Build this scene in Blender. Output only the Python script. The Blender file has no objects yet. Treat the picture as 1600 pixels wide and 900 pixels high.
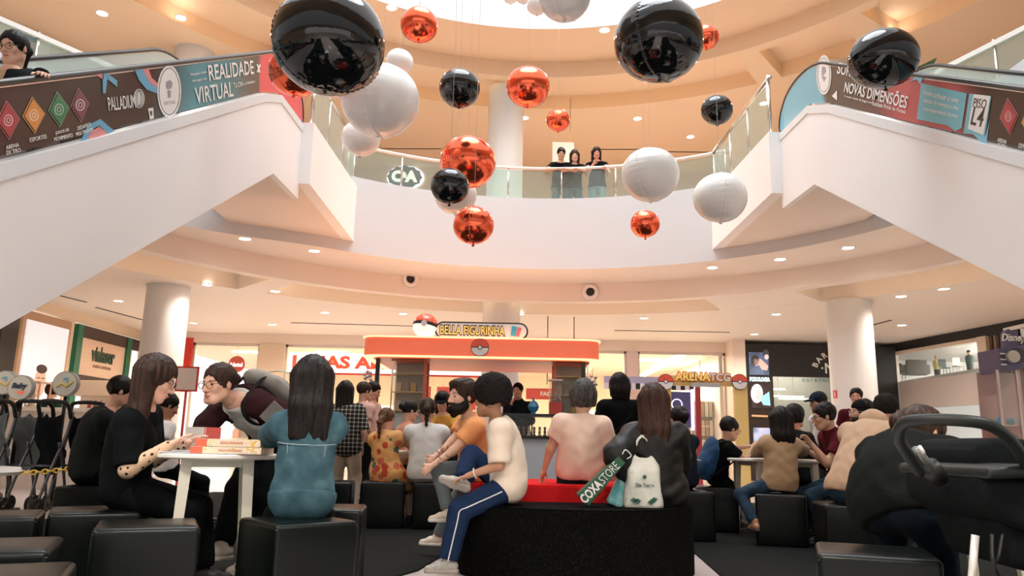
import bpy, bmesh, math, random
import numpy as np
from mathutils import Vector, Matrix, Euler, noise as mnoise
random.seed(7); rng = np.random.default_rng(7)
PI = math.pi
scene = bpy.context.scene
COL = scene.collection

# ------------------------------------------------------------------ camera
H, TH, RO, F = .83, math.radians(11.5), .02, 1200.
fwd = Vector((0, math.cos(TH), math.sin(TH))); r0 = Vector((1, 0, 0)); u0 = Vector((0, -math.sin(TH), math.cos(TH)))
rv = r0*math.cos(RO) + u0*math.sin(RO); uv = u0*math.cos(RO) - r0*math.sin(RO)
cd = bpy.data.cameras.new('camera'); cam = bpy.data.objects.new('camera', cd); COL.objects.link(cam)
cd.sensor_width = 36; cd.lens = 36*F/1600; cd.clip_start = .05; cd.clip_end = 200
M3 = Matrix((rv, uv, -fwd)).transposed()
cam.matrix_world = Matrix.Translation((0, 0, H)) @ M3.to_4x4()
scene.camera = cam
vs = scene.view_settings
vs.view_transform = 'Standard'; vs.look = 'None'; vs.gamma = 1; vs.use_curve_mapping = False
vs.exposure = 0.36

# ------------------------------------------------------------------ world
w = bpy.data.worlds.new('mall_air'); scene.world = w; w.use_nodes = True
w.node_tree.nodes['Background'].inputs[0].default_value = (1, .95, .92, 1)
w.node_tree.nodes['Background'].inputs[1].default_value = 1.15

def area(name, loc, rot, size, energy, color, sy=None, shape=None, spread=PI):
    l = bpy.data.lights.new(name, 'AREA'); l.energy = energy; l.color = color; l.size = size
    l.shape = shape or ('RECTANGLE' if sy else 'SQUARE')
    if sy: l.size_y = sy
    l.spread = spread
    o = bpy.data.objects.new(name, l); o.location = loc; o.rotation_euler = rot; COL.objects.link(o); return o
CX, CY = .42, 8.7                       # centre of the round atrium
# daylight falling through the roof light over the atrium
area('skylight', (CX, CY, 18.5), (0, 0, 0), 11, 2000, (.88, .94, 1), shape='DISK')
WARM = (1, .87, .75); NEUT = (1, .93, .86)
L1_LIGHTS = [(-4.56, 12.66, 4.17), (-3.57, 13.42, 4.17), (3.77, 14.1, 4.17), (4.79, 13.35, 4.17), (5.62, 12.46, 4.17),
    (-6.0, 14.83, 3.79), (-4.82, 15.36, 3.79), (-8.76, 16.86, 3.79), (-8.35, 20.0, 3.79), (-6.27, 20.0, 3.79),
    (7.55, 14.6, 3.79), (7.95, 13.83, 3.79), (5.91, 16.89, 3.79), (9.29, 18.05, 3.79), (6.39, 19.98, 3.79), (3.11, 17.78, 3.79),
    (.19, 17.58, 3.79), (-2.55, 17.85, 3.79), (-4.4, 17.9, 3.79),
    (-7.4, 8.0, 4.17), (8.2, 8.0, 3.79), (-7.0, 4.5, 3.79), (7.6, 4.5, 3.79), (-3.2, 1.6, 3.79), (0, .4, 3.79), (3.4, 1.6, 3.79), (1.6, -1.5, 3.79), (-1.6, -1.5, 3.79)]  # this row: unseen lamps added to light the near people
L2_LIGHTS = [(-8.08, 13.61, 8.888), (-6.59, 13.71, 8.888), (3.06, 18.0, 8.888), (4.64, 19.08, 8.888), (5.9, 17.0, 8.888), (7.4, 13.7, 8.888),
    (.23, 18.1, 8.888), (-2.5, 13.83, 9.27), (1.81, 14.51, 9.27), (-4, 18.2, 8.888)]

# ------------------------------------------------------------------ helpers
def tag(o, label=None, cat=None, group=None, kind=None):
    if label: o['label'] = label
    if cat: o['category'] = cat
    if group: o['group'] = group
    if kind: o['kind'] = kind
    return o
def thing(name, label, cat, loc=(0, 0, 0), rz=0, group=None):
    o = bpy.data.objects.new(name, None); o.empty_display_size = .1; COL.objects.link(o)
    o.location = loc; o.rotation_euler = (0, 0, rz); return tag(o, label, cat, group)
def link(name, me, m=None, parent=None, smooth=False):
    o = bpy.data.objects.new(name, me); COL.objects.link(o)
    if m is not None:
        for x in (m if isinstance(m, (list, tuple)) else [m]): me.materials.append(x)
    if parent is not None: o.parent = parent
    if smooth: me.shade_smooth()
    return o
def dup(root, parent=None):
    c = root.copy(); COL.objects.link(c)
    if parent is not None: c.parent = parent
    for ch in list(root.children): dup(ch, c)
    return c
def bmobj(name, bm, m, parent=None, smooth=False):
    bmesh.ops.recalc_face_normals(bm, faces=bm.faces)
    me = bpy.data.meshes.new(name); bm.to_mesh(me); bm.free(); return link(name, me, m, parent, smooth)
def py(name, v, f, m, parent=None, smooth=False):
    me = bpy.data.meshes.new(name); me.from_pydata([tuple(map(float, p)) for p in v], [], [tuple(map(int, q)) for q in f]); me.update()
    bm = bmesh.new(); bm.from_mesh(me); bmesh.ops.recalc_face_normals(bm, faces=bm.faces); bm.to_mesh(me); bm.free()
    return link(name, me, m, parent, smooth)
def add_box(bm, c, s, rot=None, bev=0, seg=2):
    g = bmesh.ops.create_cube(bm, size=1); vs_ = g['verts']
    mat = Matrix.Translation(c) @ (Euler(rot).to_matrix().to_4x4() if rot is not None and not isinstance(rot, Matrix) else (rot.to_4x4() if rot is not None else Matrix())) @ Matrix.Diagonal((*s, 1))
    bmesh.ops.transform(bm, matrix=mat, verts=vs_)
    if bev:
        ed = list({e for v in vs_ for e in v.link_edges}); bmesh.ops.bevel(bm, geom=ed, offset=bev, segments=seg, affect='EDGES', profile=.6)
def box(name, c, s, m, parent=None, rot=None, bev=0, seg=2, smooth=False):
    bm = bmesh.new(); add_box(bm, c, s, rot, bev, seg); return bmobj(name, bm, m, parent, smooth)
def add_cyl(bm, a, b, r, r2=None, n=16, caps=True):
    a = Vector(a); b = Vector(b); d = b-a
    q = d.to_track_quat('Z', 'Y').to_matrix().to_4x4()
    bmesh.ops.create_cone(bm, cap_ends=caps, segments=n, radius1=r, radius2=r if r2 is None else r2, depth=d.length, matrix=Matrix.Translation((a+b)/2) @ q)
def cyl(name, a, b, r, m, parent=None, r2=None, n=16, smooth=True, bev=0):
    bm = bmesh.new(); add_cyl(bm, a, b, r, r2, n)
    if bev:
        ed = [e for e in bm.edges if len(e.link_faces) == 2 and e.calc_face_angle(0) > .8]; bmesh.ops.bevel(bm, geom=ed, offset=bev, segments=2, affect='EDGES')
    o = bmobj(name, bm, m, parent)
    if smooth: o.data.shade_smooth(); mod = None
    if smooth: o.data.set_sharp_from_angle(angle=.7)
    return o
def add_tube(bm, pts, r, n=8, closed=False, flat=1):
    pts = [Vector(p) for p in pts]; N = len(pts); rings = []
    rr = r if hasattr(r, '__len__') else [r]*N
    up = None
    for i, p in enumerate(pts):
        if closed: t = pts[(i+1) % N]-pts[i-1]
        else: t = pts[min(i+1, N-1)]-pts[max(i-1, 0)]
        t.normalize()
        if up is None: up = Vector((0, 0, 1)) if abs(t.z) < .9 else Vector((1, 0, 0))
        s = t.cross(up)
        if s.length < 1e-4: s = t.orthogonal()
        s.normalize(); up = s.cross(t).normalized()
        rings.append([bm.verts.new(p + (s*math.cos(2*PI*k/n) + up*math.sin(2*PI*k/n)*flat)*rr[i]) for k in range(n)])
    for i in range(N if closed else N-1):
        a, b = rings[i], rings[(i+1) % N]
        for k in range(n): bm.faces.new((a[k], a[(k+1) % n], b[(k+1) % n], b[k]))
    if not closed:
        bm.faces.new(rings[0][::-1]); bm.faces.new(rings[-1])
def tube(name, pts, r, m, parent=None, n=8, closed=False, flat=1):
    bm = bmesh.new(); add_tube(bm, pts, r, n, closed, flat); return bmobj(name, bm, m, parent, True)
def bez(pts, n=8):
    P = [Vector(p) for p in pts]; out = []
    for i in range(len(P)-1):
        p0 = P[max(i-1, 0)]; p1 = P[i]; p2 = P[i+1]; p3 = P[min(i+2, len(P)-1)]
        for k in range(n):
            t = k/n; out.append(.5*((2*p1)+(p2-p0)*t+(2*p0-5*p1+4*p2-p3)*t*t+(3*p1-p0-3*p2+p3)*t**3))
    out.append(P[-1]); return out
def prism(name, poly, axis, a, b, m, parent=None, bev=0, smooth=False):
    """extrude a 2-D polygon: axis 'x' -> poly is (y,z); 'y' -> (x,z); 'z' -> (x,y)"""
    bm = bmesh.new()
    f3 = {'x': lambda p, t: (t, p[0], p[1]), 'y': lambda p, t: (p[0], t, p[1]), 'z': lambda p, t: (p[0], p[1], t)}[axis]
    A = [bm.verts.new(f3(p, a)) for p in poly]; B = [bm.verts.new(f3(p, b)) for p in poly]; n = len(poly)
    bm.faces.new(A); bm.faces.new(B[::-1])
    for i in range(n): bm.faces.new((A[i], B[i], B[(i+1) % n], A[(i+1) % n]))
    if bev:
        bmesh.ops.recalc_face_normals(bm, faces=bm.faces)
        bmesh.ops.bevel(bm, geom=bm.edges[:], offset=bev, segments=2, affect='EDGES')
    return bmobj(name, bm, m, parent, smooth)
def revolve(name, prof, m, parent=None, a0=0, a1=2*PI, n=160, cx=None, cy=None, smooth=True, sharp=.5, cap=False):
    cx = CX if cx is None else cx; cy = CY if cy is None else cy
    full = abs(a1-a0-2*PI) < 1e-6; N = n if full else n+1
    v = []; f = []
    for i in range(N):
        a = a0+(a1-a0)*i/n
        for r, z in prof: v.append((cx+r*math.cos(a), cy+r*math.sin(a), z))
    k = len(prof)
    for i in range(n):
        j = (i+1) % N
        for q in range(k-1): f.append((i*k+q, j*k+q, j*k+q+1, i*k+q+1))
    if cap and not full: f.append(tuple(range(k))); f.append(tuple(range((N-1)*k, N*k))[::-1])
    o = py(name, v, f, m, parent)
    if smooth: o.data.shade_smooth(); o.data.set_sharp_from_angle(angle=sharp)
    return o
def lathe(name, prof, m, parent=None, loc=(0, 0, 0), n=24, sharp=.6):
    o = revolve(name, prof, m, parent, n=n, cx=0, cy=0, sharp=sharp)
    o.data.transform(Matrix.Translation(loc)); return o

_m = {}
def mat(name, col, rough=.5, metal=0, var=.06, scale=8, bump=0, bscale=40, spec=.5, coat=0, emit=None, es=0, sheen=0, alpha=None):
    if name in _m: return _m[name]
    m = bpy.data.materials.new(name); m.use_nodes = True; nt = m.node_tree; b = nt.nodes['Principled BSDF']
    b.inputs['Roughness'].default_value = rough; b.inputs['Metallic'].default_value = metal
    b.inputs['Specular IOR Level'].default_value = spec; b.inputs['Coat Weight'].default_value = coat
    if sheen: b.inputs['Sheen Weight'].default_value = sheen
    tc = nt.nodes.new('ShaderNodeTexCoord')
    nz = nt.nodes.new('ShaderNodeTexNoise'); nz.inputs['Scale'].default_value = scale; nz.inputs['Detail'].default_value = 4
    nt.links.new(tc.outputs['Object'], nz.inputs['Vector'])
    mx = nt.nodes.new('ShaderNodeMix'); mx.data_type = 'RGBA'
    mx.inputs[6].default_value = (*[max(0, c*(1-var)) for c in col], 1); mx.inputs[7].default_value = (*[min(1, c*(1+var)) for c in col], 1)
    nt.links.new(nz.outputs['Fac'], mx.inputs[0]); nt.links.new(mx.outputs[2], b.inputs['Base Color'])
    if bump:
        n2 = nt.nodes.new('ShaderNodeTexNoise'); n2.inputs['Scale'].default_value = bscale; n2.inputs['Detail'].default_value = 3
        nt.links.new(tc.outputs['Object'], n2.inputs['Vector'])
        bp = nt.nodes.new('ShaderNodeBump'); bp.inputs['Strength'].default_value = bump; bp.inputs['Distance'].default_value = .01
        nt.links.new(n2.outputs['Fac'], bp.inputs['Height']); nt.links.new(bp.outputs[0], b.inputs['Normal'])
    if emit:
        b.inputs['Emission Color'].default_value = (*emit, 1); b.inputs['Emission Strength'].default_value = es
    _m[name] = m; return m
def glass(name, tint=(.86, .95, .92), op=.12, rough=.02):
    if name in _m: return _m[name]
    m = bpy.data.materials.new(name); m.use_nodes = True; nt = m.node_tree; nt.nodes.clear()
    o = nt.nodes.new('ShaderNodeOutputMaterial'); t = nt.nodes.new('ShaderNodeBsdfTransparent'); t.inputs[0].default_value = (*tint, 1)
    g = nt.nodes.new('ShaderNodeBsdfPrincipled'); g.inputs['Base Color'].default_value = (.75, .85, .82, 1); g.inputs['Roughness'].default_value = rough
    fr = nt.nodes.new('ShaderNodeFresnel'); fr.inputs[0].default_value = 1.45
    ad = nt.nodes.new('ShaderNodeMath'); ad.operation = 'ADD'; ad.inputs[1].default_value = op; ad.use_clamp = True
    ge = nt.nodes.new('ShaderNodeNewGeometry'); fb = nt.nodes.new('ShaderNodeMath'); fb.operation = 'SUBTRACT'; fb.use_clamp = True      # no inner reflection: thin panes
    nt.links.new(fr.outputs[0], fb.inputs[0]); nt.links.new(ge.outputs['Backfacing'], fb.inputs[1]); nt.links.new(fb.outputs[0], ad.inputs[0])
    mx = nt.nodes.new('ShaderNodeMixShader'); nt.links.new(ad.outputs[0], mx.inputs[0]); nt.links.new(t.outputs[0], mx.inputs[1]); nt.links.new(g.outputs[0], mx.inputs[2])
    nt.links.new(mx.outputs[0], o.inputs[0]); _m[name] = m; return m
def emis(name, col, s):
    return mat(name, tuple(c*.8 for c in col), .5, emit=col, es=s, var=.01)
def ramp_mat(name, build, rough=.5, metal=0, bump=0, sheen=0, emit=0, spec=.2):
    """material whose colour comes from build(nt, texcoord) -> colour socket"""
    if name in _m: return _m[name]
    m = bpy.data.materials.new(name); m.use_nodes = True; nt = m.node_tree; b = nt.nodes['Principled BSDF']
    b.inputs['Roughness'].default_value = rough; b.inputs['Metallic'].default_value = metal; b.inputs['Specular IOR Level'].default_value = spec
    tc = nt.nodes.new('ShaderNodeTexCoord'); s = build(nt, tc)
    nt.links.new(s, b.inputs['Base Color'])
    if emit: nt.links.new(s, b.inputs['Emission Color']); b.inputs['Emission Strength'].default_value = emit
    if bump:
        n2 = nt.nodes.new('ShaderNodeTexNoise'); n2.inputs['Scale'].default_value = 90
        nt.links.new(tc.outputs['Object'], n2.inputs['Vector'])
        bp = nt.nodes.new('ShaderNodeBump'); bp.inputs['Strength'].default_value = bump; bp.inputs['Distance'].default_value = .004
        nt.links.new(n2.outputs['Fac'], bp.inputs['Height']); nt.links.new(bp.outputs[0], b.inputs['Normal'])
    if sheen: b.inputs['Sheen Weight'].default_value = sheen
    _m[name] = m; return m
def noise_node(nt, tc, scale, detail=3, vec=(1, 1, 1)):
    mp = nt.nodes.new('ShaderNodeMapping'); mp.inputs['Scale'].default_value = vec; nt.links.new(tc.outputs['Object'], mp.inputs[0])
    n = nt.nodes.new('ShaderNodeTexNoise'); n.inputs['Scale'].default_value = scale; n.inputs['Detail'].default_value = detail; nt.links.new(mp.outputs[0], n.inputs['Vector']); return n
def cramp(nt, sock, stops, const=False):
    r = nt.nodes.new('ShaderNodeValToRGB'); e = r.color_ramp.elements
    if const: r.color_ramp.interpolation = 'CONSTANT'
    while len(e) < len(stops): e.new(.5)
    for x, (p, c) in zip(e, stops): x.position = p; x.color = (*c, 1)
    nt.links.new(sock, r.inputs[0]); return r.outputs[0]

def text(name, s, size, m, parent=None, M=None, ext=.004, off=0, align='CENTER', sx=1, shear=0, spacing=1):
    cu = bpy.data.curves.new(name, 'FONT'); cu.body = s; cu.size = size; cu.extrude = ext; cu.offset = off; cu.align_x = align; cu.align_y = 'CENTER'
    cu.shear = shear; cu.space_character = spacing; cu.resolution_u = 3
    t = bpy.data.objects.new(name, cu); COL.objects.link(t)
    dg = bpy.context.evaluated_depsgraph_get(); dg.update()
    me = bpy.data.meshes.new_from_object(t.evaluated_get(dg)); bpy.data.objects.remove(t)
    me.materials.clear(); me.transform(Matrix.Diagonal((sx, 1, 1, 1)))
    o = link(name, me, m, parent); o.matrix_local = M if M is not None else Matrix(); return o
def face_m(loc, rz=0, tilt=0):
    """text matrix: upright, facing -Y (towards the camera) when rz = 0"""
    return Matrix.Translation(loc) @ Matrix.Rotation(rz, 4, 'Z') @ Matrix.Rotation(PI/2+tilt, 4, 'X')
# ------------------------------------------------------------------ points in the hall from photograph pixels (1600 x 900)
C0 = Vector((0, 0, H))
def ray(x, y): return fwd + rv*((x-800)/F) + uv*((450-y)/F)
def onY(x, y, v): d = ray(x, y); return C0 + d*(v/d.y)
def onX(x, y, v): d = ray(x, y); return C0 + d*(v/d.x)
def onZ(x, y, v): d = ray(x, y); return C0 + d*((v-H)/d.z)
def onT(x, y, t): return C0 + ray(x, y)*t

# ------------------------------------------------------------------ materials of the building
SIDE_LIFTED = mat('escalator_white_lifted', (.93, .925, .915), .5, var=.01, scale=1.5)  # white lightened to stand in for light missing on the escalator sides
WHITE_DIM = mat('white_paint_dimmed', (.60, .62, .64), .55, var=.015, scale=1.5)  # same white darkened and cooled to offset the strong warm light on it
PEACH = mat('warm_ceiling_paint', (.82, .73, .64), .6, var=.02, scale=1)
TAN = mat('tan_ceiling_lamp_tint', (.80, .60, .41), .6, var=.02, scale=1)  # warm lamp tint put into the colour of a whiter ceiling
PILL = mat('pillar_paint', (.64, .64, .64), .5, var=.01, scale=1)
CREAM = mat('cream_wall', (.80, .66, .50), .6, var=.03, scale=2)
STEEL = mat('brushed_steel', (.72, .68, .62), .25, 1, var=.05)
BLACKP = mat('black_panel', (.012, .011, .010), .45, var=.2)
DARKB = mat('dark_bronze', (.055, .035, .025), .5, var=.2, scale=20)
GLASS = glass('rail_glass', (.80, .90, .86), .10)
SHOPG = glass('shop_glass', (.96, .97, .96), .03)
CARPET = mat('charcoal_carpet', (.011, .0125, .0115), .95, spec=.1, var=.5, scale=60, bump=.5, bscale=400)
PALEF = mat('pale_floor', (.62, .55, .52), .18, var=.04, scale=3)
LED = emis('warm_led', (1, .72, .36), 3.2)
LAMP = emis('lamp_lens', (1, .9, .78), 14)

def sm(a, lo, hi): t = min(1, max(0, (a-lo)/(hi-lo))); return t*t*(3-2*t)
def bulge(a):                                   # the opening is a little wider on its left side
    a = a % (2*PI); return .95*sm(a, math.radians(128), math.radians(160))*(1-sm(a, math.radians(215), math.radians(245)))
def widen(o):
    for v in o.data.vertices:
        x, y = v.co.x-CX, v.co.y-CY; r = math.hypot(x, y)
        if r < 6.2: k = bulge(math.atan2(y, x)); s = (r+k)/r; v.co.x = CX+x*s; v.co.y = CY+y*s
    return o
def S(o): o['kind'] = 'structure'; return o

# floor: dark carpet over the pale mall floor
S(box('floor', (0, 8, -.05), (26, 34, .1), PALEF))
cp = S(prism('floor_carpet', [(-4.6, 12.4), (4.9, 12.4), (4.9, 5.4), (1.42, 5.4), (1.50, 6.4), (1.3, 6.45), (-.45, 6.2), (-.58, 5.32), (-1.0, 4.3), (-4.6, 4.3)], 'z', .0, .012, CARPET))
S(prism('floor_carpet', [(-4.6, 4.3), (-1.0, 4.3), (-1.4, -2), (-4.6, -2)], 'z', 0, .012, CARPET))
S(prism('floor_carpet', [(1.42, 5.4), (4.9, 5.4), (4.9, -2), (1.2, -2)], 'z', 0, .012, CARPET))

def gallery(z, fas, ceil, up, top_z, floor_m):
    """one storey ring: fascia, soffit, dropped band, cove slots and flat ceiling; z = underside of the fascia"""
    R1, R2 = 5.82, 7.2
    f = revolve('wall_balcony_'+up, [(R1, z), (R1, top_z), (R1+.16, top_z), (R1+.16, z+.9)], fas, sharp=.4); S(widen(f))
    g = revolve('ceiling', [(R1, z), (R1+.03, z-.001), (R2, z), (R2, z-.38), (R2+.25, z-.38)], ceil, sharp=.4); S(widen(g))
    ct = z-.38; a, b, rec = R2+.25, 8.85, .34
    segs = {'lower': [(62.0, 128.6), (132.4, 158), (22, 48.5), (175, 250)], 'upper': [(55.5, 124), (131, 160), (20, 36), (40, 52)]}[up]
    segs = sorted(segs); prev = segs[-1][1]-360
    for lo, hi in segs:
        lo_, hi_ = math.radians(lo), math.radians(hi)
        n = max(6, int((hi-lo)/2))
        S(revolve('ceiling', [(a, ct), (a, ct+rec), (b, ct+rec), (b, ct)], ceil, a0=lo_, a1=hi_, n=n, sharp=.4))
        for e in (lo_, hi_):
            c, s_ = math.cos(e), math.sin(e)
            S(py('ceiling', [(CX+a*c, CY+a*s_, ct), (CX+b*c, CY+b*s_, ct), (CX+b*c, CY+b*s_, ct+rec), (CX+a*c, CY+a*s_, ct+rec)], [(0, 1, 2, 3)], ceil))
        # warm led strip on the inner lip of the slot
        S(revolve('trim_cove_strip', [(a+.03, ct+.22), (a+.09, ct+.22), (a+.09, ct+.27), (a+.03, ct+.27)], LED, a0=lo_+.02, a1=hi_-.02, n=n))
        p0, p1 = math.radians(prev), lo_
        S(revolve('ceiling', [(a, ct), (b, ct)], ceil, a0=p0, a1=p1, n=max(2, int((p1-p0)*12)))); prev = hi
    S(revolve('ceiling', [(b, ct), (13, ct), (20, ct)], ceil, n=96))
    # slab above
    S(widen(revolve('floor_gallery', [(R1+.16, z+.93), (20, z+.93)], floor_m, n=96)))
gallery(4.17, WHITE_DIM, PEACH, 'lower', 5.6, PALEF)
gallery(9.27, WHITE_DIM, TAN, 'upper', 10.6, PALEF)

# round columns
for nm, x, y, z0, z1, r in (('pillar_center', -.22, 16.6, 0, 8.9, .41), ('pillar_left', -6.87, 15.1, 0, 3.79, .41), ('pillar_right', 6.8, 15.25, 0, 3.79, .43),
                            ('pillar_left', -6.87, 15.1, 5.1, 8.9, .41), ('pillar_right', 6.8, 15.25, 5.1, 8.9, .43)):
    o = lathe(nm, [(r+.03, z0), (r+.03, z0+.12), (r, z0+.14), (r, z1)], PILL, loc=(x, y, 0), n=48); S(o)

# outer walls
YB = 21.8
def wallbox(name, x0, x1, y0, y1, z0, z1, m): return S(box(name, ((x0+x1)/2, (y0+y1)/2, (z0+z1)/2), (x1-x0, y1-y0, z1-z0), m))
wallbox('wall_left', -10.9, -10.6, -9, 16.4, 0, 3.8, CREAM); wallbox('wall_left', -10.9, -10.6, 16.4, 21.9, 3.55, 3.8, CREAM)
wallbox('wall_left', -10.9, -10.6, 18.25, 18.5, 0, 3.56, CREAM)
wallbox('wall_left', -12.2, -11.9, -9, 22, 5.1, 9.4, CREAM); wallbox('wall_right', 12.2, 12.5, -9, 22, 5.1, 9.4, CREAM)
wallbox('wall_back', -12.2, 12.5, YB, YB+.3, 5.1, 9.4, mat('gallery_wall', (.66, .47, .32), .5, var=.06, scale=.6))

# ground floor back wall around the shop windows
wallbox('wall_back', -10.6, 6.3, YB, YB+.25, 3.5, 3.8, mat('shopfront_band', (.84, .70, .60), .5, var=.02))
wallbox('wall_back', -10.6, -9.35, YB, YB+.25, 0, 3.5, CREAM)
wallbox('wall_back', -7.15, -6.42, YB-.04, YB+.25, 0, 3.5, mat('shop_pier', (.76, .60, .46), .5, var=.03, scale=2))
wallbox('wall_back', 3.30, 3.62, YB-.04, YB+.25, 0, 3.5, mat('mullion_pink', (.74, .60, .58), .5, var=.02))
wallbox('wall_back', 6.12, 6.46, 21.05, YB+.25, 0, 3.8, mat('shopfront_band', (.8, .66, .56)))
wallbox('wall_back', -.9, .15, YB, YB+.25, 0, 3.5, mat('shop_pier', (.8, .6, .4)))
for i, (x0, x1) in enumerate(((-9.05, -7.15), (-6.42, -.9), (.15, 3.3), (3.62, 6.12))):
    g = S(box('window_%d' % (i+1), ((x0+x1)/2, YB+.1, 1.75), (x1-x0, .02, 3.5), SHOPG))
    for xx in (x0+.03, x1-.03): box('window_frame', (xx, YB+.09, 1.75), (.06, .08, 3.5), mat('shopfront_frame', (.7, .62, .55), .4, .5), g)
    box('window_frame', ((x0+x1)/2, YB+.09, 3.46), (x1-x0, .08, .07), mat('shopfront_frame', (.7, .62, .55)), g)
RED = mat('signal_red', (.62, .035, .02), .45)
wallbox('trim_1', -9.35, -9.05, YB-.06, YB+.2, 2.1, 3.62, RED)
# shop interiors behind
SHI = mat('shop_interior', (.86, .72, .52), .6, var=.05, scale=1)
for x0, x1, nm in ((-10.4, .1, 'a'), (.1, 3.4, 'b'), (3.4, 6.4, 'c')):
    wallbox('wall_shop', x0, x1, 31, 31.2, 0, 3.6, SHI)
    wallbox('ceiling', x0, x1, YB+.3, 31, 3.52, 3.6, mat('shop_ceiling', (.84, .72, .56), .7, var=.02))
    wallbox('floor', x0, x1, YB+.3, 31, 0, .01, PALEF)
wallbox('wall_shop', 6.0, 6.4, YB+.3, 31, 0, 3.6, mat('shop_wall_pale', (.86, .76, .70)))
# row of slanting ceiling lights in the right shop
for i in range(9):
    o = box('strip_light', (2.3+.42*(i+1)*1.0 if False else 5.05-.0*i, 22.9+.78*i, 3.49), (.26, .5, .03), emis('strip_tube', (1, .96, .86), 7)); tag(o, 'white tube light in the sloping row inside the right-hand shop window', 'ceiling light', 'row of tube lights inside the right shop')
for i, (x, y) in enumerate(((-8.2, 24), (-7.9, 26), (-5.5, 23.6), (-4, 26), (-2, 24), (1.5, 24), (2, 27), (4.2, 24))):
    o = box('shop_panel_light', (x, y, 3.49), (1.0, .16, .03), emis('shop_tube', (1, .9, .72), 6)); tag(o, 'long warm light on the ceiling inside the far shops behind glass', 'ceiling light', 'warm lights inside the far shops')
# lamps that light the shops
for x, y, e in ((-7.5, 25, 260), (-3.5, 25, 300), (1.8, 25, 220), (4.9, 25, 260), (-14, 19.5, 260), (14.5, 19, 700), (8.6, 24, 120)):
    area('shop_lamp', (x, y, 3.4), (0, 0, 0), 2, e, (1, .88, .70) if abs(x) < 8 else (1, .96, .92))

# left wall shops: light box and laser clinic
XL = -10.6
wallbox('wall_shop', -16, -15.8, 16, 22, 0, 3.6, mat('clinic_white', (.86, .85, .82))); wallbox('wall_shop', -16, -10.9, 21.9, 22.1, 0, 3.6, mat('clinic_white', (.86, .85, .82)))
wallbox('ceiling', -16, -10.9, 16, 22, 3.52, 3.6, mat('clinic_white', (.86, .85, .82))); wallbox('floor', -16, -10.9, 16, 22, 0, .01, PALEF)
wallbox('wall_shop', -16, -10.9, 15.8, 16, 0, 3.6, mat('clinic_white', (.86, .85, .82)))
# right wall
A2 = Vector((10.6, 21.7, 0)); B2 = Vector((11.4, 16.83, 0)); D2 = (B2-A2).normalized(); N2 = Vector((D2.y, -D2.x, 0))   # N2 points into the hall
RZ2 = math.atan2(D2.y, D2.x)
def rw(name, s0, s1, z0, z1, m, d0=-.15, d1=0, parent=None):
    c = A2 + D2*((s0+s1)/2) + N2*((d0+d1)/2); o = box(name, (c.x, c.y, (z0+z1)/2), (s1-s0, abs(d1-d0), z1-z0), m, parent, rot=(0, 0, RZ2)); return o
if N2.x > 0: N2 = -N2
S(rw('wall_right', -.3, 12, 3.55, 3.8, BLACKP)); S(rw('wall_right', -.3, .32, 0, 3.56, BLACKP)); S(rw('wall_right', 5.6, 27, 0, 3.8, CREAM, -.3, 0))
S(rw('trim_2', .32, 3.75, 3.47, 3.56, mat('bone_trim', (.75, .62, .5), .4))); S(rw('trim_3', .30, .40, 0, 3.5, mat('bone_trim', (.75, .62, .5))))
S(rw('trim_4', 3.52, 3.8, 0, 3.56, mat('bone_trim', (.75, .62, .5)), -.15, .03))
S(rw('wall_right', .4, 3.52, 1.98, 2.72, mat('grey_spandrel', (.52, .46, .43), .5, var=.03)))
g = S(rw('window_5', .4, 3.52, 2.72, 3.47, SHOPG, -.06, -.04))
S(rw('window_6', .4, 3.52, 0, 1.98, SHOPG, -.06, -.04))
slat = None
sb = rw('slat_wall', 3.8, 5.6, 0, 3.55, DARKB, -.15, -.05); S(sb)
for i in range(9):
    s0 = 3.86+i*.2; c = A2+D2*(s0+.03)+N2*.0
    o = box('slat', (c.x, c.y, 1.77), (.05, .1, 3.5), mat('slat_oak', (.30, .20, .14), .5, var=.15, scale=12), rot=(0, 0, RZ2)); o.parent = sb
S(box('wall_shop', (18, 19.5, 1.75), (.2, 9, 3.6), mat('cafe_white', (.9, .9, .9), .6, emit=(1, 1, 1), es=.0))); S(box('ceiling', (14.6, 19.5, 3.62), (6.6, 9, .08), mat('clinic_white', (.86, .85, .82))))
S(box('floor', (14.6, 19.9, 2.86), (6, 7, .08), mat('mezzanine_floor', (.5, .48, .45), .5)))
S(box('wall_shop', (14.6, 23.4, 1.75), (7, .2, 3.6), mat('cafe_white', (.9, .9, .9))))

# linear diffusers: dark slots in the ceilings
SLOT = mat('dark_slot', (.03, .025, .02), .7)
for (a, b, z) in (((1305, 523), (1392, 500), 3.79), ((455, 504), (745, 512), 3.79), ((150, 480), (232, 502), 3.79), ((95, 462), (135, 472), 3.79), ((960, 516), (1140, 519), 3.79),
                  ((520, 232), (690, 232), 8.9), ((930, 233), (1000, 233), 8.9), ((1010, 236), (1140, 238), 8.9)):
    p, q = onZ(*a, z), onZ(*b, z); d = q-p; mid = (p+q)/2
    S(box('trim_ceiling_slot', (mid.x, mid.y, z-.004), (d.length, .06, .012), SLOT, rot=(0, 0, math.atan2(d.y, d.x))))

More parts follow.
